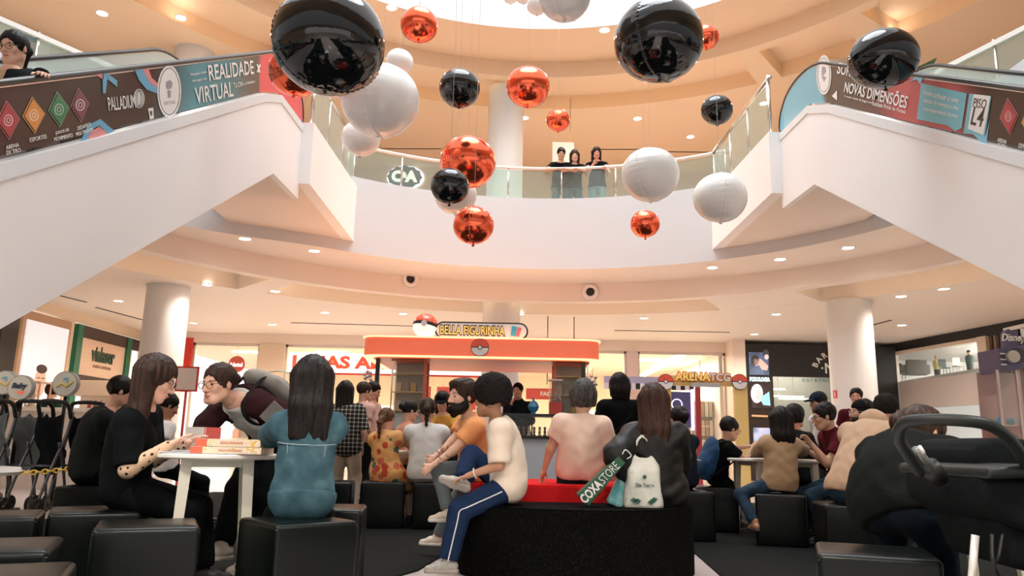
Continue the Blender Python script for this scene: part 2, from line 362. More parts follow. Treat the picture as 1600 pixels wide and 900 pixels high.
# round downlights
def downlight(p, k, lab, grp):
    t = thing('ceiling_downlight', lab, 'ceiling light', p, 0, grp)
    lathe('ring', [(.085, 0), (.11, -.012), (.125, -.002), (.12, .01)], mat('white_metal', (.85, .82, .78), .4), t, n=20)
    lathe('lens', [(.0001, -.003), (.088, -.003), (.088, .0)], LAMP, t, n=20)
L1LAB = ['left-hand of two downlights in the curved soffit under the left landing', 'right-hand of two downlights in the curved soffit under the left landing', 'leftmost of three downlights in the curved soffit on the right', 'middle one of three downlights in the curved soffit on the right', 'rightmost of three downlights in the curved soffit on the right',
 'ceiling downlight just right of the left column, nearest to it', 'second ceiling downlight to the right of the left column', 'ceiling downlight above the vialaser shop sign', 'ceiling downlight right of the left column, close to the red strip', 'ceiling downlight above the pier between the two left shop windows', 'left-hand of two ceiling downlights beside the top of the right column',
 'right-hand of two ceiling downlights beside the top of the right column', 'ceiling downlight left of the right column, above the barber shop', 'ceiling downlight right of the right column, over the black-framed cafe shop', 'ceiling downlight above the lit pictures of the barber shop', 'ceiling downlight over the ARENA TCG arch',
 'ceiling downlight close behind the central column', 'ceiling downlight left of the BELLA FIGURINHA ball', 'ceiling downlight above the LOJAS AMERICANAS sign']
L2LAB = ['upper downlight at the top left corner above the left escalator', 'upper downlight right of the top left corner one, above REALIDADE VIRTUAL', 'upper downlight over the large white balloon near the rail', 'upper downlight between the small black balloon and the white balloons', 'upper downlight just right of the smallest black balloon',
 'upper downlight above the flattened black balloon on the right', 'upper downlight beside the central column behind a red balloon', 'downlight by the top ring beside the upper left red balloon', 'downlight by the top ring left of the big right black balloon', 'upper downlight hidden behind the hanging white balloons']
for i, p in enumerate(L1_LIGHTS):
    soff = p[2] > 4
    lab, grp = ('small round downlight recessed in the narrow curved soffit under the balcony', 'downlights in the curved soffit') if soff else ('small round downlight recessed in the flat peach ceiling of the lower floor', 'downlights in the lower flat ceiling')
    if p[1] > 9: downlight(p, 1, L1LAB[i], grp)  # the added near lamps have no fitting
    l = bpy.data.lights.new('down_spot', 'SPOT'); l.energy = 148 if p[1] > 9 else 430; l.color = WARM if p[1] > 9 else NEUT; l.spot_size = math.radians(150); l.spot_blend = .8; l.shadow_soft_size = .12
    if soff: l.energy = 65; l.color = (1, .95, .93)
    o = bpy.data.objects.new('down_spot', l); o.location = (p[0], p[1], p[2]-.05); COL.objects.link(o)
for i, p in enumerate(L2_LIGHTS):
    lab, grp = ('round downlight recessed beside the top ring of the atrium', 'downlights by the upper ring') if p[2] > 9 else ('round downlight recessed in the tan ceiling of the upper floor', 'downlights in the upper tan ceiling')
    downlight(p, 1, L2LAB[i], grp)
    l = bpy.data.lights.new('down_spot', 'SPOT'); l.energy = 320; l.color = (1, .84, .70); l.spot_size = math.radians(150); l.spot_blend = .8; l.shadow_soft_size = .12
    o = bpy.data.objects.new('down_spot', l); o.location = (p[0], p[1], p[2]-.05); COL.objects.link(o)

# air nozzles in the dropped band
for px, py_, lab in ((640, 437, 'round white air nozzle with a black centre, left of the central column'), (921, 452, 'round white air nozzle with a black centre, right of the central column')):
    q = onY(px, py_, 15.5); a = math.atan2(q.y-CY, q.x-CX); R = 7.175
    c = Vector((CX+R*math.cos(a), CY+R*math.sin(a), q.z)); t = thing('air_nozzle', lab, 'air vent', c, a+PI/2)
    # local -Y... faces the middle of the atrium
    o = lathe('nozzle_ring', [(.17, 0), (.165, .025), (.13, .04), (.09, .02), (.085, -.05)], mat('white_metal', (.85, .82, .78)), t, n=32); o.data.transform(Matrix.Rotation(-PI/2, 4, 'X') if False else Matrix.Rotation(PI/2, 4, 'X'))
    o = lathe('nozzle_core', [(.0001, .012), (.07, .01), (.088, -.02)], mat('nozzle_black', (.01, .01, .01), .6), t, n=32); o.data.transform(Matrix.Rotation(PI/2, 4, 'X'))
    t.rotation_euler = (0, 0, a-PI/2)

# ------------------------------------------------------------------ escalators
HANDR = mat('handrail_rubber', (.02, .022, .022), .35)
SKIRT = mat('skirt_white', (.80, .84, .86), .35, var=.02)
def plane_hit(x, y, X): p = onX(x, y, X); return (p.y, p.z)
def escalator(X, sg, label):
    root = thing('escalator', label, 'escalator', (X, 4, 0)); inv = Matrix.Translation((-X, -4, 0))
    def P(o): o.data.transform(inv); return o
    W = sg*1.5
    side = [(-1.2, 0), (2.03, 0), (9.25, 4.13), (10.4, 4.17), (10.4, 5.25), (9.35, 5.2), (8.72, 4.93), (.75, .28), (-1.2, .28)]
    P(prism('side_cladding', side, 'x', X, X+sg*.08, SIDE_LIFTED, root)); P(prism('side_cladding', side, 'x', X+W, X+W-sg*.08, SIDE_LIFTED, root))
    # underside
    us = [(2.03, .0), (9.25, 4.13), (10.4, 4.17), (10.4, 4.25), (9.22, 4.21), (2.0, .1)]
    P(prism('underside', us, 'x', X+sg*.08, X+W-sg*.08, PEACH, root))
    # skirt line under the glass
    for xx, dd in ((X-sg*.012, sg*.1), (X+W+sg*.012, -sg*.1)):
        sk = [(-1.2, .19), (.75, .19), (8.70, 4.85), (9.32, 5.12), (10.34, 5.16), (10.34, 5.27), (9.3, 5.22), (8.68, 4.95), (.72, .29), (-1.2, .29)]
        P(prism('skirt', sk, 'x', xx, xx+dd, SKIRT, root))
    top = [(.6, .78), (1.0, .95)] + [(8.5, 5.37), (8.9, 5.60), (9.3, 5.73), (9.75, 5.77), (10.1, 5.71), (10.33, 5.55), (10.40, 5.38), (10.37, 5.28)]
    bot = [(10.3, 5.26), (9.28, 5.24), (8.68, 4.97), (.7, .34)]
    for k, xx in enumerate((X+sg*.02, X+W-sg*.04)):
        gl = P(prism('banner' if k == 0 else 'glass_balustrade', top+bot, 'x', xx, xx+sg*.02, BANNER[sg] if k == 0 else glass('escalator_glass', (.86, .92, .88), .35), root))
        if k == 0: ban = gl
        hr = bez([(xx+sg*.01, y, z+.012) for y, z in [(.55, .6)]+top[:2]+[(1.0+1.25*q_, .95+.7367*q_) for q_ in range(1, 6)]+[(8.0, 5.075)]+top[2:]], 4)
        P(tube('handrail', hr, .024, HANDR, root, n=10)); P(tube('rail_guide', [(p.x, p.y, p.z-.022) for p in hr], .014, STEEL, root, n=6))
    # steps
    bm = bmesh.new()
    for i in range(24):
        y = .9+i*.34; z = .2+i*.2
        if z < 5.0: add_box(bm, (X+W/2, y, z), (1.15, .36, .2))
    add_box(bm, (X+W/2, 9.7, 5.1), (1.15, 1.4, .06))
    o = P(bmobj('step_band', bm, mat('step_metal', (.25, .25, .26), .4, .8), root))
    return root, ban
def banner_mat(name, stops, y0, y1):
    def b(nt, tc):
        sp = nt.nodes.new('ShaderNodeSeparateXYZ'); nt.links.new(tc.outputs['Object'], sp.inputs[0])
        n = noise_node(nt, tc, 1.2, 3); ma = nt.nodes.new('ShaderNodeMath'); ma.operation = 'MULTIPLY_ADD'; ma.inputs[1].default_value = .5; nt.links.new(n.outputs['Fac'], ma.inputs[0]); nt.links.new(sp.outputs['Y'], ma.inputs[2])
        mr = nt.nodes.new('ShaderNodeMapRange'); mr.inputs[1].default_value = y0; mr.inputs[2].default_value = y1; nt.links.new(ma.outputs[0], mr.inputs[0])
        return cramp(nt, mr.outputs[0], stops)
    return ramp_mat(name, b, .25)
BR = (.075, .050, .038); TQ = (.07, .30, .36); PK = (.80, .13, .14)
BANNER = {-1: banner_mat('banner_left_print', [(0, (.10, .03, .035)), (.10, BR), (.30, BR), (.37, (.06, .16, .19)), (.43, TQ), (.56, (.09, .26, .29)), (.64, (.16, .14, .11)), (.685, (.15, .12, .10)), (.70, PK), (1, PK)], -.0+.25, 6.75),
          1: banner_mat('banner_right_print', [(0, BR), (.27, BR), (.34, (.50, .12, .12)), (.47, (.55, .13, .13)), (.55, (.20, .10, .08)), (.62, (.12, .09, .07)), (.73, (.13, .10, .08)), (.75, (.22, .48, .58)), (1, (.24, .55, .68))], .25, 6.75)}
escL, banL = escalator(-3.05, -1, 'left escalator climbing from the lower left, its banner reading REALIDADE VIRTUAL')
escR, banR = escalator(3.80, 1, 'right escalator climbing from the lower right, its banner reading NOVAS DIMENSÕES')

WPR = mat('print_white', (.80, .78, .74), .5, var=.01)
def bm_col(name, c): return mat(name, c, .4, var=.02)
def flat(sg, name, px, m, lift, parent=None):
    """flat print on the banner, drawn at its real place on the balustrade"""
    X = -3.05 if sg < 0 else 3.8; ban = banL if sg < 0 else banR; x = X - sg*(lift) + sg*.02
    poly = [plane_hit(a, b, X) for a, b in px]
    o = prism(name, poly, 'x', x, x-sg*.002, m, parent or ban); o.data.transform(Matrix.Translation((-X, -4, 0))); return o
def btext(sg, s, p1, p2, h, m, lift=.006, off=0):
    X = -3.05 if sg < 0 else 3.8; ban = banL if sg < 0 else banR
    a = Vector((X, *plane_hit(*p1, X))); b = Vector((X, *plane_hit(*p2, X))); d = b-a; L = d.length; ex = d.normalized()
    n = Vector((-sg, 0, 0)); ey = n.cross(ex)
    o = text('lettering', s, 1, m, ban, ext=.001, off=off)
    xs = [v.co.x for v in o.data.vertices]; ys = [v.co.y for v in o.data.vertices]; w_ = max(xs)-min(xs); hh = max(ys)-min(ys)
    mid = (a+b)/2 - Vector((X, 4, 0)); mid.x = sg*.02 - sg*lift
    sc = Matrix.Diagonal((L/w_, h/hh, 1, 1)) @ Matrix.Translation((-(max(xs)+min(xs))/2, -(max(ys)+min(ys))/2, 0))
    R = Matrix((ex, ey, n)).transposed().to_4x4(); o.matrix_local = Matrix.Translation(mid) @ R @ sc; return o
def diamond(sg, cx, cy, w_, h_, col, line):
    f = lambda k: [(cx-w_*k*.95, cy+2*k), (cx-2*k, cy-h_*k), (cx+w_*k, cy-2*k), (cx+2*k, cy+h_*k)]
    d = flat(sg, 'emblem', f(1), line, .003)
    flat(sg, 'emblem', f(.93), bm_col('banner_base', BR), .005); flat(sg, 'emblem', f(.86), col, .007)
    return d
def disc_px(cx, cy, rx, ry, n=24, sk=0): return [(cx+rx*math.cos(2*PI*k/n), cy+ry*math.sin(2*PI*k/n)+sk*rx*math.cos(2*PI*k/n)) for k in range(n)]
def ring_flat(sg, cx, cy, rx, ry, t, m, lift, n=20):
    for k in range(n):
        a0, a1 = 2*PI*k/n, 2*PI*(k+1)/n
        yield [(cx+rx*math.cos(a0), cy+ry*math.sin(a0)), (cx+rx*math.cos(a1), cy+ry*math.sin(a1)), (cx+(rx-t)*math.cos(a1), cy+(ry-t)*math.sin(a1)), (cx+(rx-t)*math.cos(a0), cy+(ry-t)*math.sin(a0))]
def ring_obj(sg, cx, cy, rx, ry, t, m, lift):
    X = -3.05 if sg < 0 else 3.8; ban = banL if sg < 0 else banR; v = []; f = []
    n = 24; x = sg*.02-sg*lift
    for k in range(n):
        for q in (0, t):
            y, z = plane_hit(cx+(rx-q)*math.cos(2*PI*k/n), cy+(ry-q)*math.sin(2*PI*k/n), X); v.append((x, y-4, z))
    for k in range(n): j = (k+1) % n; f.append((2*k, 2*j, 2*j+1, 2*k+1))
    return py('emblem', v, f, m, ban)
DC = [bm_col('diamond_red', (.42, .035, .045)), bm_col('diamond_orange', (.72, .27, .05)), bm_col('diamond_green', (.03, .20, .08)), bm_col('diamond_plum', (.20, .05, .075))]
LN = [bm_col('line_red', (.62, .22, .2)), bm_col('line_gold', (.8, .5, .2)), bm_col('line_green', (.3, .5, .3)), bm_col('line_plum', (.5, .25, .25))]
for i, (cx, cy, w_, h_) in enumerate(((16, 188, 19, 31), (56, 180, 18, 29), (95, 171, 17, 28), (128, 164, 15, 27))):
    diamond(-1, cx, cy, w_, h_, DC[i], LN[i])
    ring_obj(-1, cx, cy, 7, 9, 1.2, WPR, .009); ring_obj(-1, cx, cy, 3.2, 4.5, 1.0, WPR, .009)
for s, a, b, h in (('ARENA', (13, 231), (33, 226), .024), ('DE TIRO', (14, 239), (36, 234), .024), ('ESPORTES', (50, 219), (76, 213), .026), ('JOGOS DE', (90, 209), (111, 203), .026), ('MOVIMENTO', (88, 218), (117, 211), .026),
                   ('DESAFIOS', (124, 201), (145, 194), .026), ('MULTIPLAYER', (122, 210), (149, 202), .026), ('PALLADIUM', (172, 163), (214, 158), .10),
                   ('REALIDADE', (328, 114), (398, 105), .150), ('VIRTUAL', (307, 150), (366, 139), .155), ('Tá ON', (367, 134), (381, 131), .055), ('no Palladium', (383, 131), (400, 127), .03), ('Primeira arena', (300, 117), (325, 112), .025), ('de jogos em', (303, 127), (325, 123), .028)):
    btext(-1, s, a, b, h, WPR, off=.012 if len(s) > 6 and h > .1 else 0)
# globe of the mall's logo
flat(-1, 'emblem', disc_px(220, 154, 8.5, 15), WPR, .004)
for k in range(3):
    ring_obj(-1, 220, 154, 7.5-k*2.4, 14-k*1.0, 1.0, bm_col('banner_base', BR), .006)
# round badge
flat(-1, 'emblem', disc_px(267, 143, 18.5, 41), WPR, .004); ring_obj(-1, 267, 143, 16.5, 37, 1.0, bm_col('badge_grey', (.3, .3, .32)), .006)
flat(-1, 'emblem', [(262, 128), (268, 125), (272, 130), (270, 138), (265, 140), (262, 136)], bm_col('badge_grey', (.3, .3, .32)), .006); flat(-1, 'emblem', [(264, 142), (269, 141), (269, 152), (265, 153)], bm_col('badge_grey', (.3, .3, .32)), .006)
btext(-1, 'VIRTUAL', (258, 162), (277, 159), .03, bm_col('badge_grey', (.3, .3, .32)))
BLU = bm_col('ribbon_blue', (.12, .38, .55)); PNK = bm_col('ribbon_pink', (.7, .25, .25))
flat(-1, 'emblem', [(163, 113), (172, 111), (168, 146), (164, 146)], BLU, .004); flat(-1, 'emblem', [(172, 116), (186, 126), (186, 136), (171, 124)], BLU, .0045); flat(-1, 'emblem', [(152, 117), (164, 113), (165, 124)], PNK, .004)
flat(-1, 'emblem', [(128, 225), (140, 196), (160, 186), (182, 205), (172, 209), (158, 196), (146, 203), (138, 222)], BLU, .0035); flat(-1, 'emblem', [(138, 222), (146, 205), (158, 198), (172, 209), (160, 212), (150, 219)], PNK, .004)
flat(-1, 'emblem', [(213, 108), (224, 105), (236, 128), (249, 138), (248, 146), (232, 140), (220, 125)], BLU, .0035); flat(-1, 'emblem', [(224, 105), (233, 103), (240, 122), (249, 130), (249, 138), (236, 128)], PNK, .004)
flat(-1, 'emblem', [(234, 170), (242, 168), (243, 185), (237, 187)], WPR, .004); flat(-1, 'emblem', [(236.5, 174), (240, 173), (240.5, 180), (238, 181)], bm_col('banner_base', BR), .006)
flat(-1, 'emblem', [(403, 101), (405, 100), (409, 113), (407, 114)], WPR, .004); flat(-1, 'emblem', [(408, 100), (409.5, 102), (404.5, 114), (403, 112)], WPR, .0045)
# right banner
for s, a, b, h in (('SURFE POR', (1307, 106), (1372, 121), .13), ('NOVAS DIMENSÕES', (1318, 134), (1416, 158), .145), ('A maior arena de jogos em', (1317, 150), (1360, 161), .035), ('Realidade Virtual', (1361, 161), (1390, 168), .045), ('do Paraná', (1392, 169), (1413, 175), .035),
                   ('ARENA', (1556, 218), (1570, 222), .03), ('DE TIRO', (1556, 226), (1570, 230), .03), ('ESPORTES', (1589, 227), (1612, 233), .035)):
    btext(1, s, a, b, h, WPR, off=.015 if h > .1 else 0)
flat(1, 'emblem', disc_px(1285.5, 117, 11.5, 31), WPR, .004); ring_obj(1, 1285.5, 117, 10, 27, .8, bm_col('badge_grey', (.3, .3, .32)), .006)
flat(1, 'emblem', [(1283, 104), (1288, 105), (1289, 112), (1284, 118), (1289, 121), (1286, 128), (1283, 122), (1282, 112)], bm_col('badge_grey', (.3, .3, .32)), .006)
flat(1, 'emblem', [(1430, 186), (1437, 130), (1508, 146), (1500, 200), (1490, 205), (1478, 196)], bm_col('panel_teal', (.16, .48, .56)), .004)
for i, s in enumerate(('Venha conhecer o novo', 'espaço de eventos e viva', 'uma experiência incrível.')):
    btext(1, s, (1441, 144+i*13), (1495, 157+i*13), .045, WPR, .007)
flat(1, 'emblem', [(1503, 208), (1512, 146), (1546, 151), (1536, 212)], bm_col('panel_teal', (.16, .48, .56)), .004); flat(1, 'emblem', [(1510, 201), (1519, 147), (1545, 150), (1534, 211)], WPR, .006)
INK = bm_col('print_black', (.02, .02, .02))
btext(1, 'PISO', (1519, 160), (1539, 163), .075, INK, .009); btext(1, 'L4', (1517, 180), (1535, 184), .15, INK, .009, .01)
flat(1, 'emblem', [(1513, 205), (1530, 222), (1537, 234), (1543, 190), (1537, 212), (1527, 210)], bm_col('ribbon_blue2', (.2, .5, .65)), .0035)
flat(1, 'emblem', [(1418, 128), (1438, 113), (1441, 118), (1436, 132), (1430, 124)], bm_col('ribbon_blue2', (.2, .5, .65)), .004)
flat(1, 'emblem', [(1298, 150), (1306, 141), (1306, 157)], WPR, .004)
diamond(1, 1573, 182, 15, 29, DC[0], LN[0]); ring_obj(1, 1573, 182, 5, 8, 1, WPR, .009); ring_obj(1, 1573, 182, 2.4, 4, .8, WPR, .009)
diamond(1, 1607, 190, 15, 30, DC[1], LN[1])

# landings between the escalators and the ring
for X, sg in ((-3.05, -1), (3.80, 1)):
    xi = X - sg*.16
    yr = CY+math.sqrt(5.82**2-(xi-CX)**2)+.05
    S(prism('wall_landing', [(10.35, 4.38), (yr, 4.38), (yr, 5.42), (10.35, 5.3)], 'x', xi, X+sg*.02, SIDE_LIFTED))
    S(prism('floor_landing', [(10.4, 4.38), (yr+.3, 4.38), (yr+.3, 5.1), (10.4, 5.1)], 'x', X+sg*.02, X+sg*1.7, PEACH))
    side = 'left' if sg < 0 else 'right'
    t = thing('glass_railing', 'glass railing with steel rail running along the %s escalator landing' % side, 'railing', (xi+sg*.08, 10.4, 5.3))
    def L(p): return (p[0]-t.location.x, p[1]-t.location.y, p[2]-t.location.z)
    xc = xi+sg*.08; ys = [10.5, 11.5, 12.5, yr]
    for a, b in zip(ys[:-1], ys[1:]):
        o = prism('glass_pane', [(a+.03, 5.34), (b-.03, 5.40), (b-.03, 6.2), (a+.03, 6.12)], 'x', xc-.006, xc+.006, GLASS, t); o.data.transform(Matrix.Translation(-t.location))
    for i, y in enumerate(ys[:-1]): tube('post', [L((xc, y, 5.25)), L((xc, y, 6.2+.05*(i == 0)))], .03 if i == 0 else .018, STEEL, t)
    tube('post', [L((xc, yr-.04, 5.3)), L((xc, yr-.04, 6.25))], .02, STEEL, t)
    tube('top_rail', [L((xc, 10.4, 6.18)), L((xc, yr, 6.26))], .03, STEEL, t)
# curved railing on the far balcony: panes, posts, rail
t = thing('glass_railing', 'curved glass railing with a pale rail along the far balcony, people leaning on it', 'railing', (CX, CY, 0))
RR = 5.9; a0, a1 = math.radians(53.8), math.radians(126.3)
angs = [a0+(a1-a0)*k/7 for k in range(8)]
for i in range(7):
    o = revolve('glass_pane', [(RR-.006, 5.58), (RR-.006, 6.2), (RR+.006, 6.2), (RR+.006, 5.58)], GLASS, t, a0=angs[i]+.004, a1=angs[i+1]-.004, n=10, cx=0, cy=0)
for a in angs: tube('post', [(RR*math.cos(a), RR*math.sin(a), 5.55), (RR*math.cos(a), RR*math.sin(a), 6.28)], .02, STEEL, t)
tube('top_rail', [(RR*math.cos(a0+(a1-a0)*k/40), RR*math.sin(a0+(a1-a0)*k/40), 6.25) for k in range(41)], .032, mat('rail_white', (.8, .78, .74), .3), t)
# short straight railings on the outer sides of the upper floor
for p, q, lab in (((-7.3, 8.7), (-5.95, 10.8), 'pale railing with glass on the upper floor, behind the woman on the left escalator'), ((6.75, 8.6), (6.1, 10.3), 'glass railing on the upper floor beside the green plant, far right')):
    t = thing('glass_railing', lab, 'railing', (p[0], p[1], 5.1)); d = Vector((q[0]-p[0], q[1]-p[1], 0))
    c = d/2; rz = math.atan2(d.y, d.x)
    box('glass_pane', (c.x, c.y, .62), (d.length, .012, 1.0), GLASS, t, rot=(0, 0, rz)); box('top_rail', (c.x, c.y, 1.14), (d.length, .06, .07), mat('rail_white', (.8, .78, .74)), t, rot=(0, 0, rz))
    box('curb', (c.x, c.y, .2), (d.length, .16, .5), WHITE_DIM, t, rot=(0, 0, rz))
    for k in (.05, .5, .95): tube('post', [d*k, d*k+Vector((0, 0, 1.2))], .022, STEEL, t)

# ------------------------------------------------------------------ foil balloons
def foil(name, col, rough, metal, coat=0):
    m = mat(name, col, rough, metal, var=.03, scale=3, bump=.10, bscale=9, coat=coat, spec=.6); return m
FB = foil('foil_black', (.004, .006, .007), .06, 0)
FR = foil('foil_red', (.95, .16, .075), .16, .9); FW = foil('foil_white', (.88, .88, .86), .25, 0, .25)
def balloon_mesh(name, m, seed, sq=.94, nseg=84, nr=96):
    r = random.Random(seed); v = []; f = []; wr = 26+r.randint(0, 8)
    for i in range(nr+1):
        ph = PI*i/nr
        for k in range(nseg):
            th = 2*PI*k/nseg; th -= .44*math.sin(2*th); x, y, z = math.sin(ph)*math.cos(th), math.sin(ph)*math.sin(th), math.cos(ph)
            seam = math.exp(-(y/.045)**2); pk = .010*seam*math.sin(ph*wr*2)+.014*math.exp(-(y/.018)**2)
            edge = math.exp(-(y/.30)**2)*.004*math.sin(ph*wr+th)
            R = 1 + pk + edge + .012*math.sin(2.2*th+seed)*math.sin(ph*2)
            zz = z*sq*R; zz -= .03*math.exp(-((1-abs(z))/.04))*(1 if z > 0 else -1)
            v.append((x*R, y*R, zz))
    for i in range(nr):
        for k in range(nseg):
            j = (k+1) % nseg; f.append((i*nseg+k, i*nseg+j, (i+1)*nseg+j, (i+1)*nseg+k))
    me = bpy.data.meshes.new(name); me.from_pydata(v, [], f); me.update(); me.materials.append(m); me.shade_smooth(); return me
BM = {}
for key, m in (('b', FB), ('r', FR), ('w', FW)):
    for s in (1, 2): BM[key, s] = balloon_mesh('balloon_skin', m, s*3+ord(key) % 7)
BM['f', 1] = balloon_mesh('balloon_skin', FB, 5, .86)
STR = mat('clear_string', (.8, .75, .7), .4)
def balloon(px, py_, rpx, dia, key, lab, s=1, rz=0, up=15.0, tilt=0):
    c = onT(px, py_, 1200*dia/2/rpx)
    t = thing('balloon', lab, 'balloon', c, rz); t.rotation_euler = (tilt, tilt*.6, rz)
    o = link('skin', BM[key, s], None, t); o.scale = (dia/2,)*3
    k = lathe('neck', [(.001, .03), (.012, .012), (.006, 0), (.02, -.02)], BM[key, s].materials[0], t, n=10); k.location = (0, 0, -dia*.46-.01)
    top = c.z+dia*.46; zt = min(up, max(top+.6, 9.0))
    sgm = tube('string', [(0, 0, dia*.46), (0, 0, dia*.46+zt-top)], .0022, STR, t, n=4)
    return t
for a in (
 (514, 66, 87, .95, 'b', 'largest glossy black balloon, at the top left beside the REALIDADE VIRTUAL banner', 1, .5, 9),
 (1029, 63, 69, .92, 'b', 'big glossy black balloon at the top right of centre, red one behind it', 2, .9, 9),
 (718, 138, 32, .50, 'b', 'small black balloon hanging left of the central column', 1, 1.2, 9),
 (703, 291, 30, .41, 'b', 'black balloon overlapping the big red one below the balcony rail', 2, .2, 9),
 (1120, 172, 24.5, .42, 'b', 'smallest black balloon, hanging right of the central column', 1, .3, 9),
 (1380, 92, 52, .62, 'f', 'flattened black balloon in front of the right escalator banner', 1, .1, 9),
 (655, 39, 29, .50, 'r', 'red balloon at the top, left of the central column', 1, .4, 9),
 (825, 136, 34, .60, 'r', 'red balloon in front of the upper central column', 2, .4, 9),
 (872, 188, 18.5, .40, 'r', 'smallest red balloon, right of the central column above the onlookers', 1, 1.4, 9),
 (731, 253, 43.5, .72, 'r', 'largest red balloon, behind a small black one', 1, .7, 9),
 (740, 352, 32, .46, 'r', 'red balloon hanging lowest in the middle, against the white balcony', 2, 1.4, 9),
 (1008, 350, 23, .40, 'r', 'red balloon hanging just below a large white one', 2, .9, 9),
 (1103, 58, 11+9, .40, 'r', 'red balloon peeping out behind the big black one at the top right', 1, .3, 9),
 (462, 112, 41, .55, 'r', 'red balloon half hidden behind the largest black balloon', 1, 1.0, 9),
 (594, 157, 61, .90, 'w', 'largest white balloon, right of the largest black one', 1, 1.3, 9),
 (624, 97, 21.5, .42, 'w', 'small white balloon above the largest white one', 2, .2, 9),
 (564, 216, 30, .52, 'w', 'white balloon below the largest white one, by the landing rail', 1, .9, 9),
 (712, 304, 33, .60, 'w', 'white balloon mostly hidden behind a black and two red ones', 2, .9, 9),
 (1016, 273, 45, .66, 'w', 'large white balloon in front of the balcony rail, right of the onlookers', 1, .9, 9),
 (1125, 309, 41.5, .62, 'w', 'white balloon at the right end of the balcony', 2, 1.5, 9),
 (882, -6, 41, .55, 'w', 'large white balloon cut off by the top edge of the picture', 1, .9, 12),
 (839, 8, 16, .30, 'w', 'small white balloon touching the large one at the top edge', 2, .9, 12),
 (818, -8, 14, .28, 'w', 'second small white balloon at the top edge, left of the other', 1, .2, 12),
 (798, -6, 12, .26, 'w', 'leftmost tiny white balloon at the top edge', 1, 1.2, 12)): balloon(*a)
# two round weights hanging lower right of the rail
# ------------------------------------------------------------------ shops: signs and fronts
def fit(o, x0, x1, z0, z1, y):
    vx_ = [v.co.x for v in o.data.vertices]; vy_ = [v.co.y for v in o.data.vertices]; sx_, sy_ = (x1-x0)/(max(vx_)-min(vx_)), (z1-z0)/(max(vy_)-min(vy_))
    o.matrix_local = face_m(((x0+x1)/2, y, (z0+z1)/2)) @ Matrix.Diagonal((sx_, sy_, 1, 1)) @ Matrix.Translation((-(max(vx_)+min(vx_))/2, -(max(vy_)+min(vy_))/2, 0)); return o
SW = emis('sign_white', (1, .93, .92), .75)
ORANGE_RED = mat('letter_red', (.80, .10, .04), .5, emit=(.9, .12, .05), es=.35)
t = thing('shop_sign', 'long white light box sign with red letters LOJAS AMERICANAS above the red shop', 'sign', (-3.4, YB-.1, 2.98))
box('light_box', (0, 0, 0), (5.72, .12, .56), SW, t); box('edge', (0, .01, -.30), (5.74, .12, .05), RED, t)
fit(text('lettering', 'LOJAS AMERICANA', .5, ORANGE_RED, t, None, off=.022), onY(456, 570, YB-.2).x+3.4, onY(748, 570, YB-.2).x+3.4, -.265, .20, -.066); text('lettering', 'S', .5, ORANGE_RED, t, face_m((onY(760, 570, YB-.2).x+3.4, -.066, .0)), off=.022)
# things seen inside the red shop
def plank(name, lab, cat, c, s, m, rot=None, group=None):
    o = box(name, (0, 0, 0), s, m, None, rot, bev=min(s)*.1); o.location = c; return tag(o, lab, cat, group)
for i, (x, z, w_, h_, tx) in enumerate(((-2.55, 2.15, .42, .62, 'T'), (-1.98, 2.15, .36, .62, 'r'), (-1.35, 2.2, .8, .8, 'nos'), (1.1, 2.3, 1.25, .32, 'FACE')))    :
    t = thing('hanging_sign', 'red hanging sign inside the far shops reading %s in pale letters' % tx, 'sign', (x, 22.9 if i < 3 else 22.8, z))
    tube('rod', [(0, 0, h_/2), (0, 0, 3.52-z)], .008, STEEL, t, n=5); box('panel', (0, 0, 0), (w_, .04, h_), RED, t); text('lettering', tx, h_*.55, WPR, t, face_m((0, -.024, 0)), off=.006)
def shelf_unit(name, lab, x, y, w_, h_, rows, cols, rz=0, kind=0, group=None):
    t = thing(name, lab, 'shelf', (x, y, 0), rz, group)
    box('back_panel', (0, .16, h_/2), (w_, .03, h_), mat('shelf_cream', (.8, .7, .6), .5), t)
    pal = [(.62, .06, .04), (.7, .5, .2), (.75, .7, .62), (.2, .28, .42), (.32, .2, .14), (.78, .42, .3)] if kind == 0 else [(.55, .47, .38), (.45, .30, .2), (.7, .64, .55)]
    for r in range(rows):
        z = .12+r*(h_-.2)/rows; box('shelf_board', (0, 0, z), (w_, .32, .025), mat('shelf_cream', (.8, .7, .6)), t)
    return t, pal
ORD = ['first', 'second', 'third', 'fourth', 'fifth', 'sixth', 'seventh', 'eighth', 'ninth', 'tenth', 'eleventh', 'twelfth', 'thirteenth', 'fourteenth', 'fifteenth', 'sixteenth', 'seventeenth', 'eighteenth', 'nineteenth', 'twentieth', 'twenty-first', 'twenty-second', 'twenty-third', 'twenty-fourth', 'twenty-fifth', 'twenty-sixth']
UNIT = ['leftmost shelf of red shop', 'shelf under letters AS', 'shelf by hanging red signs', 'shelf by red strip', 'shelf right of central column']
def product_box(x, y, z, sx, sy, sz, col, group, lab):
    o = box('product_box', (0, 0, 0), (sx, sy, sz), mat('pack_%d_%d_%d' % tuple(int(c*100) for c in col), col, .45), None); o.location = (x, y, z); return tag(o, lab, 'box', group)
